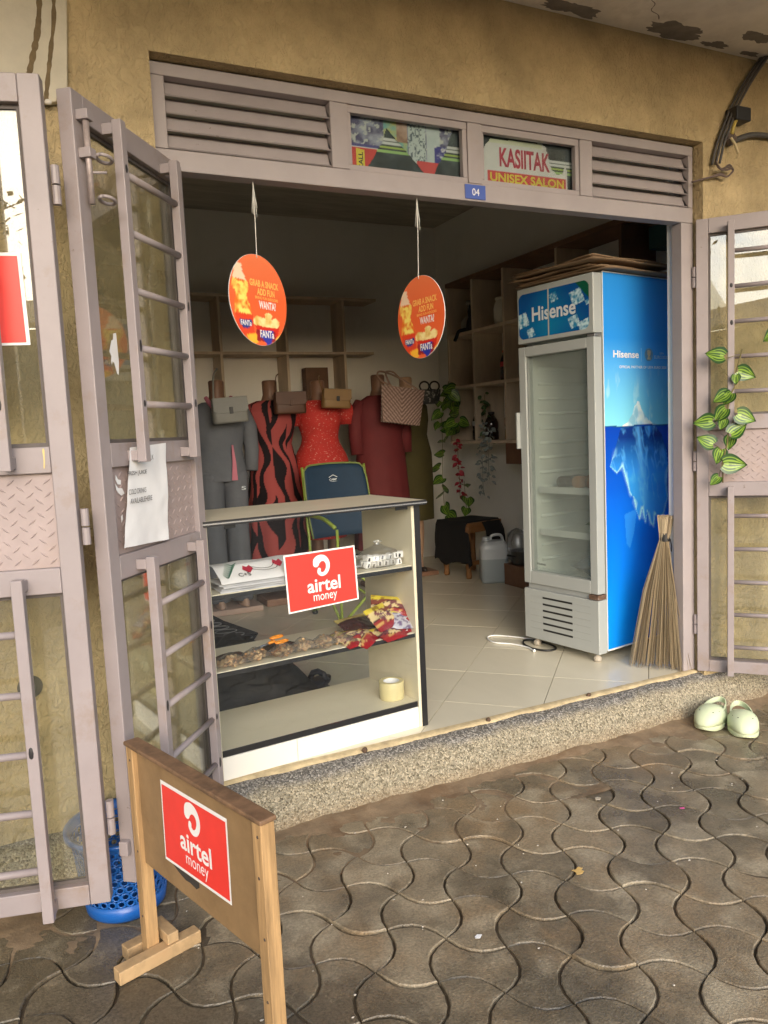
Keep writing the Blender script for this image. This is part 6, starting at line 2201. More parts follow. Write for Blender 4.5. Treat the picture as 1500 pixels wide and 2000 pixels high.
mar = mannequin('mannequin in a plain maroon dress behind the woven tote', 2.505, 2.72,
          [(0.30, 0.235, 0.18), (0.75, 0.215, 0.16), (1.02, 0.195, 0.14), (1.14, 0.178, 0.12), (1.28, 0.195, 0.13), (1.38, 0.190, 0.10), (1.43, 0.150, 0.08), (1.455, 0.09, 0.065)],
          M_MAROON, legs=True, folds=11, fa=0.05, seed=2.0, n=72, neck=1.61, sh=1.425)
for s_ in (1, -1):
    b = MB()
    b.tube([(s_ * 0.145, 0.0, 1.405), (s_ * 0.195, -0.005, 1.32), (s_ * 0.205, -0.01, 1.18), (s_ * 0.20, -0.02, 1.02)], [0.05, 0.058, 0.054, 0.05], 12)
    b.build('sleeve', M_MAROON, mar, smooth=True)
M_OLIVE = mat('olive_dress', (0.058, 0.048, 0.012), 0.85, 0.15, 7, bump=0.3, bscale=9, bdist=0.02)
mannequin('mannequin in an olive dress with bare legs at the right end of the row', 2.875, 2.98,
          [(0.46, 0.200, 0.15), (0.80, 0.205, 0.155), (1.00, 0.200, 0.15), (1.14, 0.165, 0.12), (1.27, 0.185, 0.125), (1.38, 0.180, 0.10), (1.43, 0.14, 0.08), (1.45, 0.09, 0.065)],
          M_OLIVE, legs=True, folds=8, fa=0.04, seed=1.0, n=60, neck=1.61, skin=M_SKINP)

def handbag(label, c, w, h, d, m, rot=0.0, flap=True, clasp=None, tilt=0.0, strap=None, name='handbag'):
    t = thing(name, label, 'handbag', (c[0], c[1], c[2]), rot)
    def tl(mb):
        R = Matrix.Rotation(tilt, 3, 'Y')
        mb.v = [tuple(R @ Vector(p)) for p in mb.v]
        return mb
    b = MB()
    n = 24
    pr = rrect(-w / 2, w / 2, -d / 2, d / 2, d * 0.35, 5)
    b.loft([[(x * q, y * q2, z) for x, y in pr] for q, q2, z in ((0.96, 0.9, 0.0), (1.0, 1.0, h * 0.08), (0.99, 1.0, h * 0.5), (0.95, 0.8, h * 0.93), (0.92, 0.6, h))])
    tl(b).build('body', m, t, smooth=True, bevel=0)
    if flap:
        f = MB()
        pts = [(-w * 0.485, h * 1.0), (-w * 0.49, h * 0.50), (-w * 0.40, h * 0.40), (w * 0.40, h * 0.40), (w * 0.49, h * 0.50), (w * 0.485, h * 1.0)]
        f.prism(pts, Fr((0, -d / 2 - 0.001, 0), (1, 0, 0)), 0.0, 0.006)
        tl(f).build('flap', m, t, bevel=0.002)
    if clasp:
        k = MB()
        k.box(-0.012, 0.012, -d / 2 - 0.013, -d / 2 - 0.0075, h * 0.36, h * 0.62)
        tl(k).build('clasp', clasp, t, bevel=0.002)
    if strap:
        s_ = MB()
        s_.tube(catmull(strap, 5), 0.006, 8, flat=0.5)
        s_.build('strap', m, t, smooth=True)
    return t
M_GBAG = mat('grey_leather', (0.20, 0.20, 0.185), 0.5, 0.08, 10)
handbag('grey flap handbag hung on the grey suited mannequin', (1.285, 2.400, 1.285), 0.235, 0.165, 0.075, M_GBAG, 0.0, True, M_BLACK, -0.06, [(-0.105, 0.0, 0.15), (-0.085, 0.05, 0.30), (-0.045, 0.10, 0.36)])
handbag('brown flap handbag hung on the striped dress', (1.725, 2.495, 1.335), 0.225, 0.15, 0.07, mat('brown_leather', (0.075, 0.030, 0.014), 0.5, 0.1, 10), 0.0, True, mat('brown_leather', (0.075, 0.030, 0.014)), 0.0, [(-0.10, 0.0, 0.14), (-0.07, 0.06, 0.25), (-0.03, 0.12, 0.28)])
handbag('tan flap handbag with dark clasp on the red dress', (2.085, 2.545, 1.365), 0.215, 0.135, 0.07, mat('tan_leather', (0.20, 0.115, 0.04), 0.5, 0.1, 10), 0.0, True, M_BLACK, 0.05, [(-0.095, 0.0, 0.12), (-0.09, 0.08, 0.22), (-0.06, 0.14, 0.24)])
def tote():
    t = thing('woven_tote', 'large pinkish woven tote bag hung on the maroon dress', 'handbag', (2.555, 2.470, 1.235))
    ml = vcol('woven_straw', 0.7, 0.3, 0.6, 220)
    R = Matrix.Rotation(0.14, 3, 'Y')
    b = MB()
    nx, ny = 64, 56
    cols = []
    for side in (-1, 1):
        for j in range(ny + 1):
            for i in range(nx + 1):
                s_, t_ = i / nx, j / ny
                w = 0.30 + 0.055 * t_
                y = side * 0.055 * (1 - t_ * 0.7) * math.sin(math.pi * min(0.98, max(0.02, s_))) ** 0.4
                wv = 0.002 * math.sin(i * 2.1 + j * 2.1) * math.sin(i * 2.1 - j * 2.1)
                b.v.append(tuple(R @ Vector(((s_ - 0.5) * w, y + side * wv, t_ * 0.265))))
                a = math.sin(i * 1.15 + j * 0.95) > 0.15
                c_ = math.sin(i * 1.15 - j * 0.95) > 0.15
                z = (i < nx * 0.45)
                cols.append((0.34, 0.24, 0.21, 1) if (a if z else c_) else (0.15, 0.095, 0.075, 1))
    n1 = (nx + 1) * (ny + 1)
    for side in (0, 1):
        for j in range(ny):
            for i in range(nx):
                a = side * n1 + j * (nx + 1) + i
                b.f.append((a, a + 1, a + nx + 2, a + nx + 1))
                b.m.append(0)
    b.c = cols
    b.build('body', ml, t, smooth=True)
    for dx in (-0.035, 0.03):
        s_ = MB()
        s_.tube(catmull([tuple(R @ Vector((-0.11, -0.02, 0.26))), (-0.10 + dx, 0.04, 0.33), (-0.07 + dx, 0.12, 0.385), (0.0 + dx, 0.14, 0.385), (0.05, 0.06, 0.33), tuple(R @ Vector((0.11, -0.02, 0.26)))], 5), 0.007, 8)
        s_.build('strap', mat('straw_strap', (0.26, 0.17, 0.13), 0.7, 0.15, 20), t, smooth=True)
tote()
def basket_bag():
    t = thing('patterned_bag', 'small black and white patterned bag on the olive dress', 'handbag', (2.955, 2.77, 1.385))
    m = mat('black_white_pattern', (0.02, 0.02, 0.02), 0.6, 0.2, 30, stain=(0.30, 0.28, 0.25), sscale=38, samount=0.25, sedge=0.05)
    b = MB()
    b.lathe([(0.075, 0.0), (0.10, 0.02), (0.115, 0.07), (0.118, 0.11), (0.110, 0.112), (0.105, 0.07)], 28, sy=0.45, cap1=False)
    b.build('body', m, t, smooth=True)
    for dx in (-0.045, 0.045):
        MB().tube([(dx + 0.042 * math.cos(k * math.pi / 10), -0.04, 0.135 + 0.036 * math.sin(k * math.pi / 10)) for k in range(21)], 0.007, 8).build('handle', M_BLACK, t, smooth=True)
basket_bag()

# ------------------------------------------------------------------ folding camp chair
def camp_chair():
    t = thing('camp_chair', 'navy folding camp chair with lime green frame behind the counter', 'chair', (1.95, 2.05, 0.001), rad(4))
    nv = mat('navy_canvas', (0.006, 0.028, 0.062), 0.75, 0.12, 12, bump=0.15, bscale=200)
    lm = mat('lime_tube', (0.27, 0.36, 0.06), 0.4, 0.1, 10)
    # back panel, wider at the top
    b = MB()
    nx, ny = 16, 12
    for j in range(ny + 1):
        for i in range(nx + 1):
            s_, t_ = -1 + 2 * i / nx, j / ny
            w = 0.225 + 0.012 * math.sin(t_ * 3.1)
            cr = 0.030 * max(0, (abs(s_) - 0.80) / 0.20) ** 2 if t_ > 0.85 else 0
            b.v.append((s_ * w, 0.12 + 0.10 * t_ + 0.035 * (1 - s_ * s_), 0.50 + 0.475 * t_ + 0.012 * (1 - s_ * s_) * (t_ > 0.9) - cr))
    b.f = [(j * (nx + 1) + i, j * (nx + 1) + i + 1, (j + 1) * (nx + 1) + i + 1, (j + 1) * (nx + 1) + i) for j in range(ny) for i in range(nx)]
    b.m = [0] * len(b.f)
    bk = b.build('backrest', nv, t, smooth=True)
    solid(bk, 0.012)
    bd = [b.v[j * (nx + 1)] for j in range(ny + 1)] + [b.v[ny * (nx + 1) + i] for i in range(1, nx + 1)] + [b.v[j * (nx + 1) + nx] for j in range(ny - 1, -1, -1)]
    MB().tube([(x, y - 0.004, z) for x, y, z in bd], 0.0065, 6).build('piping', mat('olive_piping', (0.17, 0.22, 0.06), 0.6), bk, smooth=True)
    # small house shaped badge
    fr = Fr((-0.02, 0.243, 0.865), (1, 0, 0))
    bw = mat('grey_white_print', (0.62, 0.68, 0.72))
    text_on('CAMP', 0.02, fr, -0.012, 0.004, 0.055, 0.014, bw, bk, 0.012, W=False)
    ribbon([(-0.016, 0.026), (0.016, 0.042), (0.048, 0.026)], [0.004] * 3, fr, bw, bk, 0.012, 'badge', W=False)
    ribbon([(-0.016, -0.006), (0.048, -0.006)], [0.010] * 2, fr, bw, bk, 0.012, 'badge', W=False)
    # seat
    b = MB()
    for j in range(9):
        for i in range(9):
            s_, t_ = -1 + i / 4, j / 8
            b.v.append((s_ * 0.225, -0.27 + 0.40 * t_, 0.415 - 0.05 * t_ - 0.035 * (1 - s_ * s_) * math.sin(math.pi * t_)))
    b.f = [(j * 9 + i, j * 9 + i + 1, (j + 1) * 9 + i + 1, (j + 1) * 9 + i) for j in range(8) for i in range(8)]
    b.m = [0] * 64
    solid(b.build('seat', nv, t, smooth=True), 0.01)
    def tb(name, pts, r=0.0095):
        MB().tube(pts, r, 8).build(name, lm, t, smooth=True)
    for s_ in (-1, 1):
        tb('back_post', [(s_ * 0.238, 0.13, 0.02), (s_ * 0.24, 0.15, 0.5), (s_ * 0.232, 0.225, 0.97)])
        tb('front_post', [(s_ * 0.238, -0.28, 0.012), (s_ * 0.24, -0.275, 0.60)])
        tb('arm_rest', catmull([(s_ * 0.24, 0.17, 0.66), (s_ * 0.265, 0.0, 0.665), (s_ * 0.265, -0.16, 0.655), (s_ * 0.25, -0.27, 0.61)], 5), 0.013)
        tb('cross_leg', [(s_ * 0.235, -0.29, 0.015), (-s_ * 0.235, -0.275, 0.41)])
        tb('cross_leg', [(s_ * 0.235, 0.13, 0.02), (-s_ * 0.235, 0.11, 0.37)])
        tb('side_leg', [(s_ * 0.24, -0.28, 0.015), (s_ * 0.24, 0.12, 0.37)])
        tb('side_leg', [(s_ * 0.245, 0.13, 0.02), (s_ * 0.245, -0.27, 0.41)])
        for y in (-0.29, 0.13):
            MB().lathe([(0.016, 0), (0.020, 0.012), (0.012, 0.03)], 12, (s_ * 0.236, y, 0)).build('foot', M_BLACK, t, smooth=True)
    MB().box(-0.13, -0.085, -0.30, -0.298, 0.37, 0.43).build('care_tag', M_WHITE, t)
camp_chair()

# ------------------------------------------------------------------ stool with black cloth, water container, stove corner
def stool():
    t = thing('wooden_stool', 'wooden stool with turned legs half covered by black cloth', 'stool', (3.26, 2.70, 0.001), rad(12))
    m = mat('orange_wood', (0.23, 0.105, 0.035), 0.55, 0.2, 9)
    MB().box(-0.19, 0.19, -0.17, 0.17, 0.415, 0.445).build('seat', m, t, bevel=0.005)
    for sx in (-1, 1):
        for sy in (-1, 1):
            MB().lathe([(0.020, 0), (0.024, 0.02), (0.020, 0.06), (0.026, 0.09), (0.022, 0.20), (0.027, 0.30), (0.020, 0.36), (0.028, 0.39), (0.028, 0.4145)], 14, (sx * 0.15, sy * 0.13, 0)).build('leg', m, t, smooth=True)
    for a in ((-0.135, 0.135, -0.140, -0.120), (-0.135, 0.135, 0.120, 0.140)):
        MB().box(*a, 0.10, 0.135).build('stretcher', m, t, bevel=0.003)
    MB().box(-0.16, 0.16, -0.14, -0.12, 0.36, 0.4145).build('apron', m, t, bevel=0.003)
stool()
def cloth():
    t = thing('black_cloth', 'black cloth hanging down over the wooden stool', 'cloth', (3.20, 2.66, 0.45), rad(12))
    m = mat('black_fabric', (0.006, 0.006, 0.007), 0.85, 0.2, 12)
    b = MB()
    nx, ny = 26, 26
    for j in range(ny + 1):
        for i in range(nx + 1):
            x, y = -0.36 + 0.60 * i / nx, -0.36 + 0.56 * j / ny
            ex = max(0, -0.13 - x)
            ey = max(0, -0.135 - y)
            d = max(ex, ey)
            z = 0.006 + 0.004 * noise.noise(Vector((x * 12, y * 12, 1)))
            X, Y = max(x, -0.145 - 0.12 * ex), max(y, -0.185 - 0.10 * ey)
            z -= d * 1.75 * (0.85 + 0.15 * noise.noise(Vector((x * 9, y * 9, 5))))
            b.v.append((X + 0.015 * noise.noise(Vector((x * 20, d * 4, 3))) * (d > 0), Y + 0.015 * noise.noise(Vector((y * 20, d * 4, 6))) * (d > 0), max(z, -0.44)))
    b.f = [(j * (nx + 1) + i, j * (nx + 1) + i + 1, (j + 1) * (nx + 1) + i + 1, (j + 1) * (nx + 1) + i) for j in range(ny) for i in range(nx) if not (0.30 < i / nx < 0.62 and j / ny < 0.38)]
    b.m = [0] * len(b.f)
    solid(b.build('drape', m, t, smooth=True), 0.004)
cloth()
def jerrycan():
    t = thing('water_container', 'translucent white water container half full on the tiles by the stool', 'jerrycan', (3.235, 2.33, 0.001), rad(-25))
    m = mat('milky_plastic', (0.56, 0.60, 0.62), 0.3, 0.04, 6)
    m2 = mat('water_shade_plastic', (0.36, 0.41, 0.43), 0.3, 0.04, 6)
    def sect(q, z):
        return [(x * q, y * q, z) for x, y in rrect(-0.105, 0.105, -0.085, 0.085, 0.035, 4)]
    MB().loft([sect(0.90, 0.0), sect(1.0, 0.02), sect(1.0, 0.185)], True, False).build('lower_body', m2, t, smooth=True)
    MB().loft([sect(1.0, 0.1852), sect(1.0, 0.25), sect(0.98, 0.285), sect(0.80, 0.315), sect(0.40, 0.322)], False, True).build('upper_body', m, t, smooth=True)
    MB().tube(catmull([(-0.02, 0.0, 0.315), (-0.015, 0.0, 0.350), (0.02, 0, 0.362), (0.06, 0, 0.355), (0.075, 0, 0.31)], 4), 0.011, 8).build('handle', m, t, smooth=True)
    MB().lathe([(0.028, 0.318), (0.030, 0.322), (0.030, 0.345), (0.026, 0.348)], 16, (-0.055, 0, 0)).build('cap', m, t, smooth=True)
jerrycan()
def plastic_bag():
    b = MB()
    b.lathe([(0.05, 0.0), (0.09, 0.03), (0.10, 0.12), (0.085, 0.20), (0.05, 0.235), (0.02, 0.25)], 22)
    b.v = [(x + 0.02 * noise.noise(Vector((x * 18, y * 18, z * 14))), y + 0.02 * noise.noise(Vector((x * 18, z * 18, 4))), z + 0.02 * noise.noise(Vector((x * 14, y * 14, 9)))) for x, y, z in b.v]
    o = b.build('plastic_bag', glass('thin_polythene', (0.85, 0.87, 0.87), 0.12, 0.30, (0.5, 0.5, 0.5), edge=0.6, rough=0.3), None, smooth=True, loc=(3.38, 2.20, 0.16))
    tag(o, 'crumpled clear plastic bag hanging behind the water container', 'plastic bag')
plastic_bag()
o = MB().box(3.24, 3.52, 1.93, 2.20, 0.001, 0.16).build('low_box', M_DPLANK, None, bevel=0.004, loc=(3.38, 2.06, 0.001), W=True)
tag(o, 'low brown box on the floor beside the fridge back', 'box')
t = thing('cooking_pot', 'dark metal cooking pot on the low brown box behind the fridge', 'pot', (3.33, 2.08, 0.161))
MB().lathe([(0.07, 0), (0.09, 0.02), (0.095, 0.10), (0.10, 0.104), (0.09, 0.10), (0.085, 0.03), (0.05, 0.02)], 22).build('body', mat('dark_pot', (0.10, 0.10, 0.10), 0.35, 0.1, 10, metal=0.7), t, smooth=True)
for s_ in (-1, 1):
    MB().tube([(s_ * 0.09, -0.03, 0.07), (s_ * 0.125, -0.02, 0.075), (s_ * 0.125, 0.02, 0.075), (s_ * 0.09, 0.03, 0.07)], 0.006, 8).build('handle', M_BLACK, t, smooth=True)

# dark things on the floor behind the counter
def heap():
    b = MB()
    nx, ny = 44, 30
    for j in range(ny + 1):
        for i in range(nx + 1):
            s_, t_ = i / nx, j / ny
            x, y = 0.62 + 0.58 * s_, 0.56 + 0.62 * t_
            e = max(0, math.sin(math.pi * min(1, s_ * 1.05))) ** 0.5 * max(0, math.sin(math.pi * t_)) ** 0.5
            z = 0.36 * e * (1 - 0.62 * s_) + 0.05 * e * noise.noise(Vector((x * 9, y * 9, 2))) + 0.02 * e * noise.noise(Vector((x * 24, y * 24, 6)))
            b.v.append((x, y, max(0.002, z)))
    b.f = [(j * (nx + 1) + i, j * (nx + 1) + i + 1, (j + 1) * (nx + 1) + i + 1, (j + 1) * (nx + 1) + i) for j in range(ny) for i in range(nx)]
    b.m = [0] * len(b.f)
    o = b.build('cloth_heap', mat('black_jersey', (0.010, 0.010, 0.011), 0.7, 0.3, 14, stain=(0.045, 0.022, 0.016), sscale=5, samount=0.1, sedge=0.2), None, smooth=True, loc=(0.9, 0.85, 0.0), W=True)
    tag(o, 'black crumpled clothes heaped on the floor behind the counter glass', 'cloth heap')
heap()
def slipper():
    t = thing('slipper', 'dark navy slipper lying beside the black clothes heap', 'slipper', (1.17, 0.735, 0.012), rad(35))
    b = MB()
    pr = [(0.12 * math.cos(k * math.pi / 14) * (1.0 if math.cos(k * math.pi / 14) > 0 else 0.95), 0.045 * math.sin(k * math.pi / 14)) for k in range(28)]
    b.loft([[(x * q, y * q, z + 0.10 * max(0, x) ** 1.0 * 0.25) for x, y in pr] for q, z in ((0.95, 0.0), (1.0, 0.006), (1.0, 0.020), (0.95, 0.024))])
    b.build('sole', mat('navy_rubber', (0.010, 0.012, 0.022), 0.5), t, smooth=True)
    b = MB()
    b.tube([(0.03, -0.045, 0.03), (0.03, -0.03, 0.055), (0.03, 0.0, 0.065), (0.03, 0.03, 0.055), (0.03, 0.045, 0.03)], 0.014, 8)
    b.build('strap', mat('navy_rubber', (0.010, 0.012, 0.022), 0.5), t, smooth=True)
slipper()
o = MB().box(0.95, 1.24, 0.575, 0.80, 0.001, 0.006).build('floor_mat', mat('speckled_mat', (0.05, 0.05, 0.055), 0.85, 0.3, 30, stain=(0.30, 0.28, 0.25), sscale=120, samount=0.1, sedge=0.05), None, loc=(1.1, 0.68, 0.001), W=True)
tag(o, 'small speckled mat under the slipper', 'mat')
def loop_mat():
    t = thing('loop_mat', 'black mat with grey looped embroidery at the foot of the grey mannequin', 'mat', (0.98, 2.1, 0.001))
    b = MB()
    b.add([(0.62, 1.62, 0.002), (1.12, 1.66, 0.002), (1.22, 1.84, 0.012), (1.10, 2.20, 0.03), (1.04, 2.46, 0.05), (0.62, 2.46, 0.05)], [(0, 1, 2, 3, 4, 5)])
    o = b.build('cloth', mat('charcoal_cloth', (0.016, 0.017, 0.019), 0.85, 0.2, 20), t, W=True)
    solid(o, 0.008, 1)
    for k in range(8):
        r_, c_ = k * 0.095, (0.93 + 0.025 * k, 2.38 - 0.085 * k)
        MB().tube([(c_[0] + 0.065 * math.cos(a * math.pi / 8), c_[1] + 0.042 * math.sin(a * math.pi / 8), 0.058 - 0.006 * k) for a in range(17)], 0.0035, 5).build('loop', mat('grey_thread', (0.20, 0.20, 0.20), 0.8), t, smooth=True, W=True)
loop_mat()

# ------------------------------------------------------------------ hanging plants inside
def simple_leaf(name, L_, Wd, col):
    b = MB()
    for j in range(7):
        t_ = j / 6
        h = math.sin(math.pi * min(1, t_ * 0.9 + 0.1)) * Wd / 2
        b.v += [(-h, t_ * L_, 0.004 * math.sin(3 * t_)), (0, t_ * L_, -0.002 - 0.01 * t_ * t_), (h, t_ * L_, 0.004 * math.sin(3 * t_))]
    for j in range(6):
        a = j * 3
        b.f += [(a, a + 1, a + 4, a + 3), (a + 1, a + 2, a + 5, a + 4)]
        b.m += [0, 0]
    return b.mesh('leaf', mat(name, col, 0.5, 0.2, 20), True)
ME_RED = simple_leaf('red_leaf', 0.050, 0.030, (0.30, 0.012, 0.03))
ME_SAGE = simple_leaf('sage_leaf', 0.040, 0.024, (0.26, 0.30, 0.29))
ME_GRN = simple_leaf('green_leaf', 0.050, 0.032, (0.045, 0.10, 0.025))
def hanging(name, label, path, me, n, spread, sc, seed, stem=M_STEM):
    r = random.Random(seed)
    t = thing(name, label, 'plant', path[-1])
    pp = catmull(path, 8)
    MB().tube(pp, 0.0022, 5).build('stem', stem, t, smooth=True, W=True)
    for k in range(n):
        p = Vector(pp[int((k + 0.5) / n * (len(pp) - 1))])
        a = r.uniform(0, 6.28)
        d = Vector((math.cos(a), math.sin(a), r.uniform(-1.0, 0.1)))
        place_leaf(t, p + Vector((r.uniform(-1, 1), r.uniform(-1, 1), r.uniform(-1, 1))) * spread, d, Vector((-0.55, -0.8, 0.5)) + Vector((r.uniform(-0.4, 0.4), r.uniform(-0.4, 0.4), r.uniform(-0.4, 0.4))), sc * r.uniform(0.8, 1.2), me)
    return t
hanging('striped_vine', 'striped leaf vine hanging in the corner beside the olive dress', [(3.25, 3.00, 1.50), (3.20, 2.98, 1.30), (3.18, 2.95, 1.10), (3.17, 2.95, 0.85), (3.17, 2.95, 0.62), (3.18, 2.94, 0.47)], LEAF_ME, 13, 0.02, 1.35, 2)
hanging('striped_vine', 'upper bushy striped vine hanging from the right shelf edge', [(3.33, 3.02, 1.54), (3.29, 2.95, 1.42), (3.27, 2.90, 1.28), (3.27, 2.88, 1.16)], LEAF_ME, 14, 0.04, 1.4, 3)
hanging('red_garland', 'red leaf garland hanging under the lowest right shelf', [(3.31, 2.93, 1.10), (3.30, 2.91, 0.95), (3.30, 2.90, 0.78), (3.30, 2.90, 0.60)], ME_RED, 34, 0.016, 1.0, 4)
hanging('green_garland', 'lone striped leaves on a thin stem below the red garland', [(3.32, 2.86, 0.75), (3.32, 2.85, 0.62), (3.33, 2.85, 0.50)], LEAF_ME, 3, 0.015, 1.4, 14)
hanging('grey_garland', 'grey green trailing plant hanging over the lowest shelf edge', [(3.33, 2.55, 1.20), (3.30, 2.54, 1.08), (3.29, 2.53, 0.95), (3.29, 2.53, 0.80), (3.29, 2.53, 0.66)], ME_SAGE, 46, 0.035, 1.0, 5, mat('sage_stem', (0.2, 0.22, 0.2), 0.7))
hanging('grey_garland', 'second shorter grey green trailing plant nearest the fridge', [(3.33, 2.45, 1.18), (3.30, 2.44, 1.05), (3.29, 2.44, 0.90), (3.29, 2.44, 0.78)], ME_SAGE, 30, 0.028, 1.0, 6, mat('sage_stem', (0.2, 0.22, 0.2), 0.7))
hanging('green_sprig', 'small green sprig standing by the bottles on the lowest shelf', [(3.40, 2.62, 1.12), (3.38, 2.60, 1.25), (3.36, 2.58, 1.36), (3.35, 2.56, 1.44)], ME_GRN, 20, 0.03, 0.9, 7)

# ------------------------------------------------------------------ clogs by the step
def clog(label, c, heading, mirror):
    t = thing('clog', label, 'shoe', (c[0], c[1], GZ + 0.0025), heading, 'pair of pale green clogs')
    m = mat('pale_green_foam', (0.58, 0.66, 0.45), 0.55, 0.05, 8, stain=(0.42, 0.42, 0.28), sscale=14, samount=-0.05, sedge=0.2)
    # local +x is the toe
    def outline(x):
        u = (x + 0.125) / 0.25
        return 0.034 + 0.022 * math.sin(math.pi * min(1, u ** 1.25)) + 0.004 * (u > 0.5)
    N = 22
    xs_ = [-0.125 + 0.25 * (0.5 - 0.5 * math.cos(math.pi * i / N)) for i in range(N + 1)]
    def ringxz(w, h, z0, x, n=16):
        return [(x, w * math.cos(2 * math.pi * k / n), z0 + h * (0.5 + 0.5 * math.sin(2 * math.pi * k / n))) for k in range(n)]
    # sole
    b = MB()
    rings_ = []
    for x in xs_:
        e = math.sqrt(max(0.0, 1 - (abs(x) / 0.1262) ** 5))
        w = outline(x) * e + 0.0005
        z0 = 0.012 * max(0, (x - 0.07) / 0.055) ** 2
        sec = [(-w, 0.004), (-w * 0.94, 0.0), (w * 0.94, 0.0), (w, 0.004), (w, 0.022), (w * 0.96, 0.026), (-w * 0.96, 0.026), (-w, 0.022)]
        rings_.append([(x, y, z + z0) for y, z in sec])
    b.loft(rings_)
    b.build('sole', m, t, smooth=True, bevel=0)
    # upper: domed shell from the toe back to the instep, open at the back
    b = MB()
    rings_ = []
    n = 15
    for i in range(13):
        x = 0.1225 - i * 0.012
        u = i / 12
        w = (outline(x) - 0.002) * math.sqrt(max(0.02, 1 - (max(0, x) / 0.126) ** 5))
        h = (0.024 + 0.040 * math.sin(math.pi * min(1, 0.12 + u * 0.62)) ** 0.9) * math.sqrt(max(0.01, 1 - (max(0, x) / 0.124) ** 6))
        rings_.append([(x, w * math.cos(math.pi * k / (n - 1)), 0.0245 + h * max(0, math.sin(math.pi * k / (n - 1))) ** 0.62) for k in range(n)])
    b.loft(rings_, True, False, closed=False)
    up = b.build('upper', m, t, smooth=True)
    solid(up, 0.004)
    # holes as dark plugs with rim
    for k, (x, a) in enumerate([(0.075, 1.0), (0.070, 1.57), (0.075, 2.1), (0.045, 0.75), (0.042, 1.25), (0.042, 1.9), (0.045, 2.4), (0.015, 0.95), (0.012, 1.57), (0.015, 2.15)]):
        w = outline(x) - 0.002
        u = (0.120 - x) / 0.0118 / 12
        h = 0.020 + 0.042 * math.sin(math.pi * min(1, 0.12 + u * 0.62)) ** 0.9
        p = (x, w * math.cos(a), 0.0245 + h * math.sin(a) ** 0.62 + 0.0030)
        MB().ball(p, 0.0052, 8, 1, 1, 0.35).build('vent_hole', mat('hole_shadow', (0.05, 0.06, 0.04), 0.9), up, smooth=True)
    # heel strap
    b = MB()
    pts = []
    for k in range(17):
        a = math.pi * k / 16
        pts.append((-0.010 - 0.105 * math.sin(a), 0.043 * math.cos(a), 0.058 + 0.018 * math.sin(a)))
    rr = []
    for i, p in enumerate(pts):
        a = math.pi * i / 16
        nr = Vector((-math.sin(a), math.cos(a) * 0.6, 0)).normalized()
        rr.append([tuple(Vector(p) + nr * q * 0.0028 + Vector((0, 0, s_ * 0.012))) for q, s_ in ((1, -1), (1, 1), (-1, 1), (-1, -1))])
    b.loft(rr)
    b.build('heel_strap', m, t, smooth=False, bevel=0.0015)
    for s_ in (1, -1):
        MB().tube([(-0.010, s_ * 0.046, 0.058), (-0.010, s_ * 0.0405, 0.058)], 0.007, 12).build('strap_rivet', mat('rivet_white', (0.6, 0.62, 0.55), 0.5), t, smooth=True)
    # heel counter
    b = MB()
    rr = []
    for k in range(15):
        a = math.pi * (k / 14)
        x, y = -0.05 - 0.072 * math.sin(a), 0.040 * math.cos(a)
        hh = 0.040 + 0.006 * math.sin(a)
        rr.append([(x, y, 0.025), (x, y, hh), (x * 0.97 + 0.0, y * 0.92, hh), (x * 0.97, y * 0.92, 0.025)])
    b.loft(rr)
    b.build('heel_counter', m, t, smooth=False, bevel=0.001)
clog('left pale green foam clog by the doorstep, nearer the step', (2.680, -0.212), rad(203), 1)
clog('right pale green foam clog by the doorstep, nearer the corner', (2.732, -0.325), rad(228), -1)

# ------------------------------------------------------------------ litter on the paving
def leaf_litter(name, label, x, y, pts, m, z=0.004):
    b = MB()
    b.add([(px, py, 0.002 * noise.noise(Vector((px * 90, py * 90, 1))) + 0.002) for px, py in pts], [tuple(range(len(pts)))])
    o = b.build(name, m, None, loc=(x, y, GZ + z))
    solid(o, 0.0012, 1)
    tag(o, label, 'litter')
ylw = mat('dry_leaf', (0.60, 0.40, 0.14), 0.7, 0.25, 60)
leaf_litter('dry_leaf', 'small curled yellow dry leaf in the middle of the paving', 1.425, -0.823, [(-0.018, -0.012), (0.0, -0.016), (0.014, -0.008), (0.008, 0.0), (0.020, 0.006), (0.012, 0.016), (-0.004, 0.010), (-0.016, 0.014), (-0.012, 0.0)], ylw)
leaf_litter('pink_scrap', 'tiny pink paper scrap on the paving at the right', 1.98, -0.70, [(-0.010, 0.0), (0.006, -0.006), (0.010, 0.0), (-0.006, 0.006)], mat('pink_paper', (0.6, 0.08, 0.3), 0.6))
leaf_litter('paper_scrap', 'tiny white paper scrap on the paving near the bottom', 1.00, -0.93, [(-0.012, -0.004), (0.0, -0.008), (0.012, 0.002), (0.0, 0.008), (-0.010, 0.004)], M_PAPER)
leaf_litter('pale_pebble', 'pale flattened gum spot on the paving below the fridge corner', 1.78, -0.50, [(-0.014, -0.006), (0.0, -0.012), (0.014, -0.002), (0.010, 0.008), (-0.004, 0.010)], mat('pale_gum', (0.42, 0.37, 0.29), 0.8))
M_GRIT = mat('pale_grit', (0.50, 0.46, 0.40), 0.8, 0.2, 30)
g = MB()
rg = random.Random(12)
for k in range(90):
    x, y = rg.uniform(0.3, 2.9), -0.20 - 1.3 * rg.random() ** 1.2
    g.ball((x, y, GZ + 0.003), rg.uniform(0.0012, 0.0032), 5, rg.uniform(0.8, 1.8), 1, 0.6)
o = g.build('grit', M_GRIT, None)
tag(o, 'scattered pale crumbs of grit on the paving', 'grit', kind='stuff')

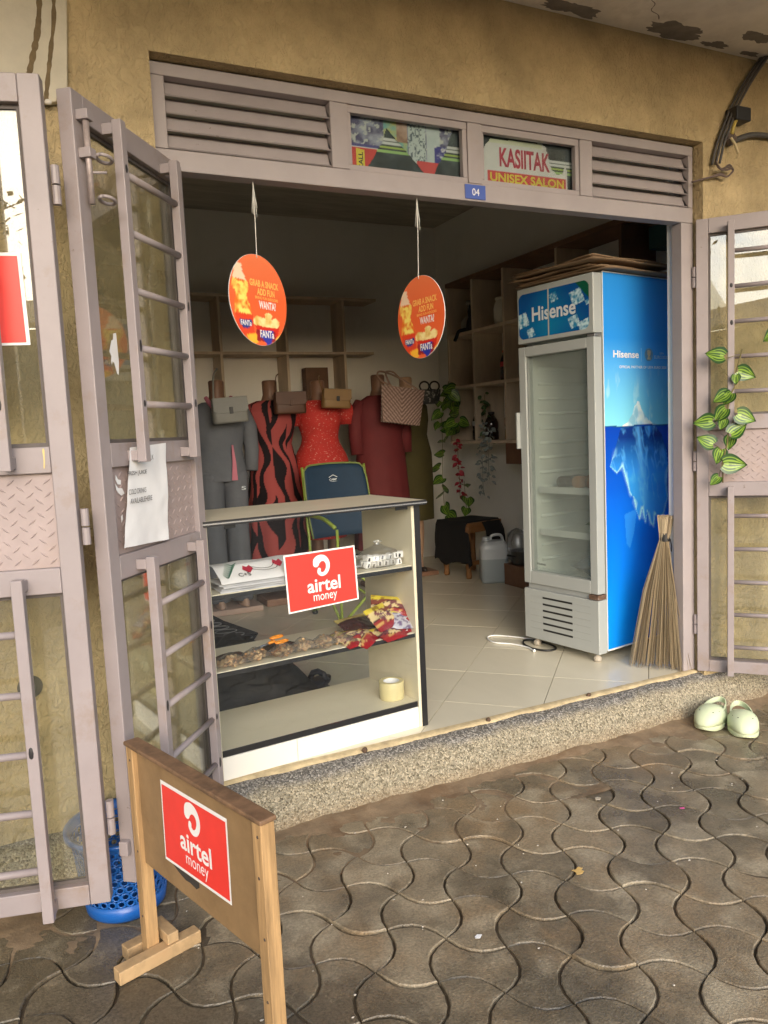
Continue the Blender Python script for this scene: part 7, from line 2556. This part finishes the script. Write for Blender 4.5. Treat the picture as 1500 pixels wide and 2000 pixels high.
# ------------------------------------------------------------------ across the yard (seen only mirrored in the door glass)
OPP = thing('yard_building', 'plain ochre building across the yard, mirrored in the door glass', 'building', (-13, -13, GZ))
MB().box(-22, -5, -15.0, -13.0, GZ - 0.1, 3.4).build('wall', M_WALL, OPP, W=True)
b = MB()
b.add([(-22.4, -12.5, 3.35), (-4.6, -12.5, 3.35), (-4.6, -15.4, 4.3), (-22.4, -15.4, 4.3), (-22.4, -12.5, 3.45), (-4.6, -12.5, 3.45), (-4.6, -15.4, 4.4), (-22.4, -15.4, 4.4)],
      [(0, 3, 2, 1), (4, 5, 6, 7), (0, 1, 5, 4), (1, 2, 6, 5), (2, 3, 7, 6), (3, 0, 4, 7)])
b.build('roof', mat('rusty_sheet', (0.20, 0.11, 0.07), 0.6, 0.2, 2), OPP, W=True)
def yard_tree():
    r = random.Random(8)
    t = thing('yard_tree', 'leafy tree across the yard, mirrored in the upper glass of the far left leaf', 'tree', (-2.95, -4.7, GZ))
    br = MB()
    br.tube([(0, 0, 0), (0.05, 0, 1.2), (0.0, 0.05, 2.2), (0.1, 0, 3.2)], [0.07, 0.06, 0.045, 0.02], 10)
    lv = MB()
    for k in range(16):
        a, z = r.uniform(0, 6.28), r.uniform(1.9, 3.0)
        e = Vector((math.cos(a) * r.uniform(0.4, 0.9), math.sin(a) * r.uniform(0.4, 0.9), z + r.uniform(0.2, 0.9)))
        s0 = Vector((0.05, 0.03, z))
        br.tube([s0, s0.lerp(e, 0.5) + Vector((0, 0, 0.15)), e], [0.02, 0.013, 0.006], 6)
        for q in range(46):
            p = s0.lerp(e, r.uniform(0.35, 1.1)) + Vector((r.gauss(0, 0.16), r.gauss(0, 0.16), r.gauss(0, 0.14)))
            d = Vector((r.uniform(-1, 1), r.uniform(-1, 1), r.uniform(-1, 0.4))).normalized() * 0.10
            w = d.cross(Vector((r.uniform(-1, 1), r.uniform(-1, 1), 1))).normalized() * 0.025
            lv.add([p - d * 0.5, p + w, p + d * 0.5, p - w], [(0, 1, 2, 3)])
    br.build('trunk', mat('bark', (0.10, 0.075, 0.05), 0.9, 0.3, 12), t, smooth=True)
    lv.build('crown', mat('tree_leaves', (0.06, 0.09, 0.03), 0.6, 0.3, 3), t)
yard_tree()
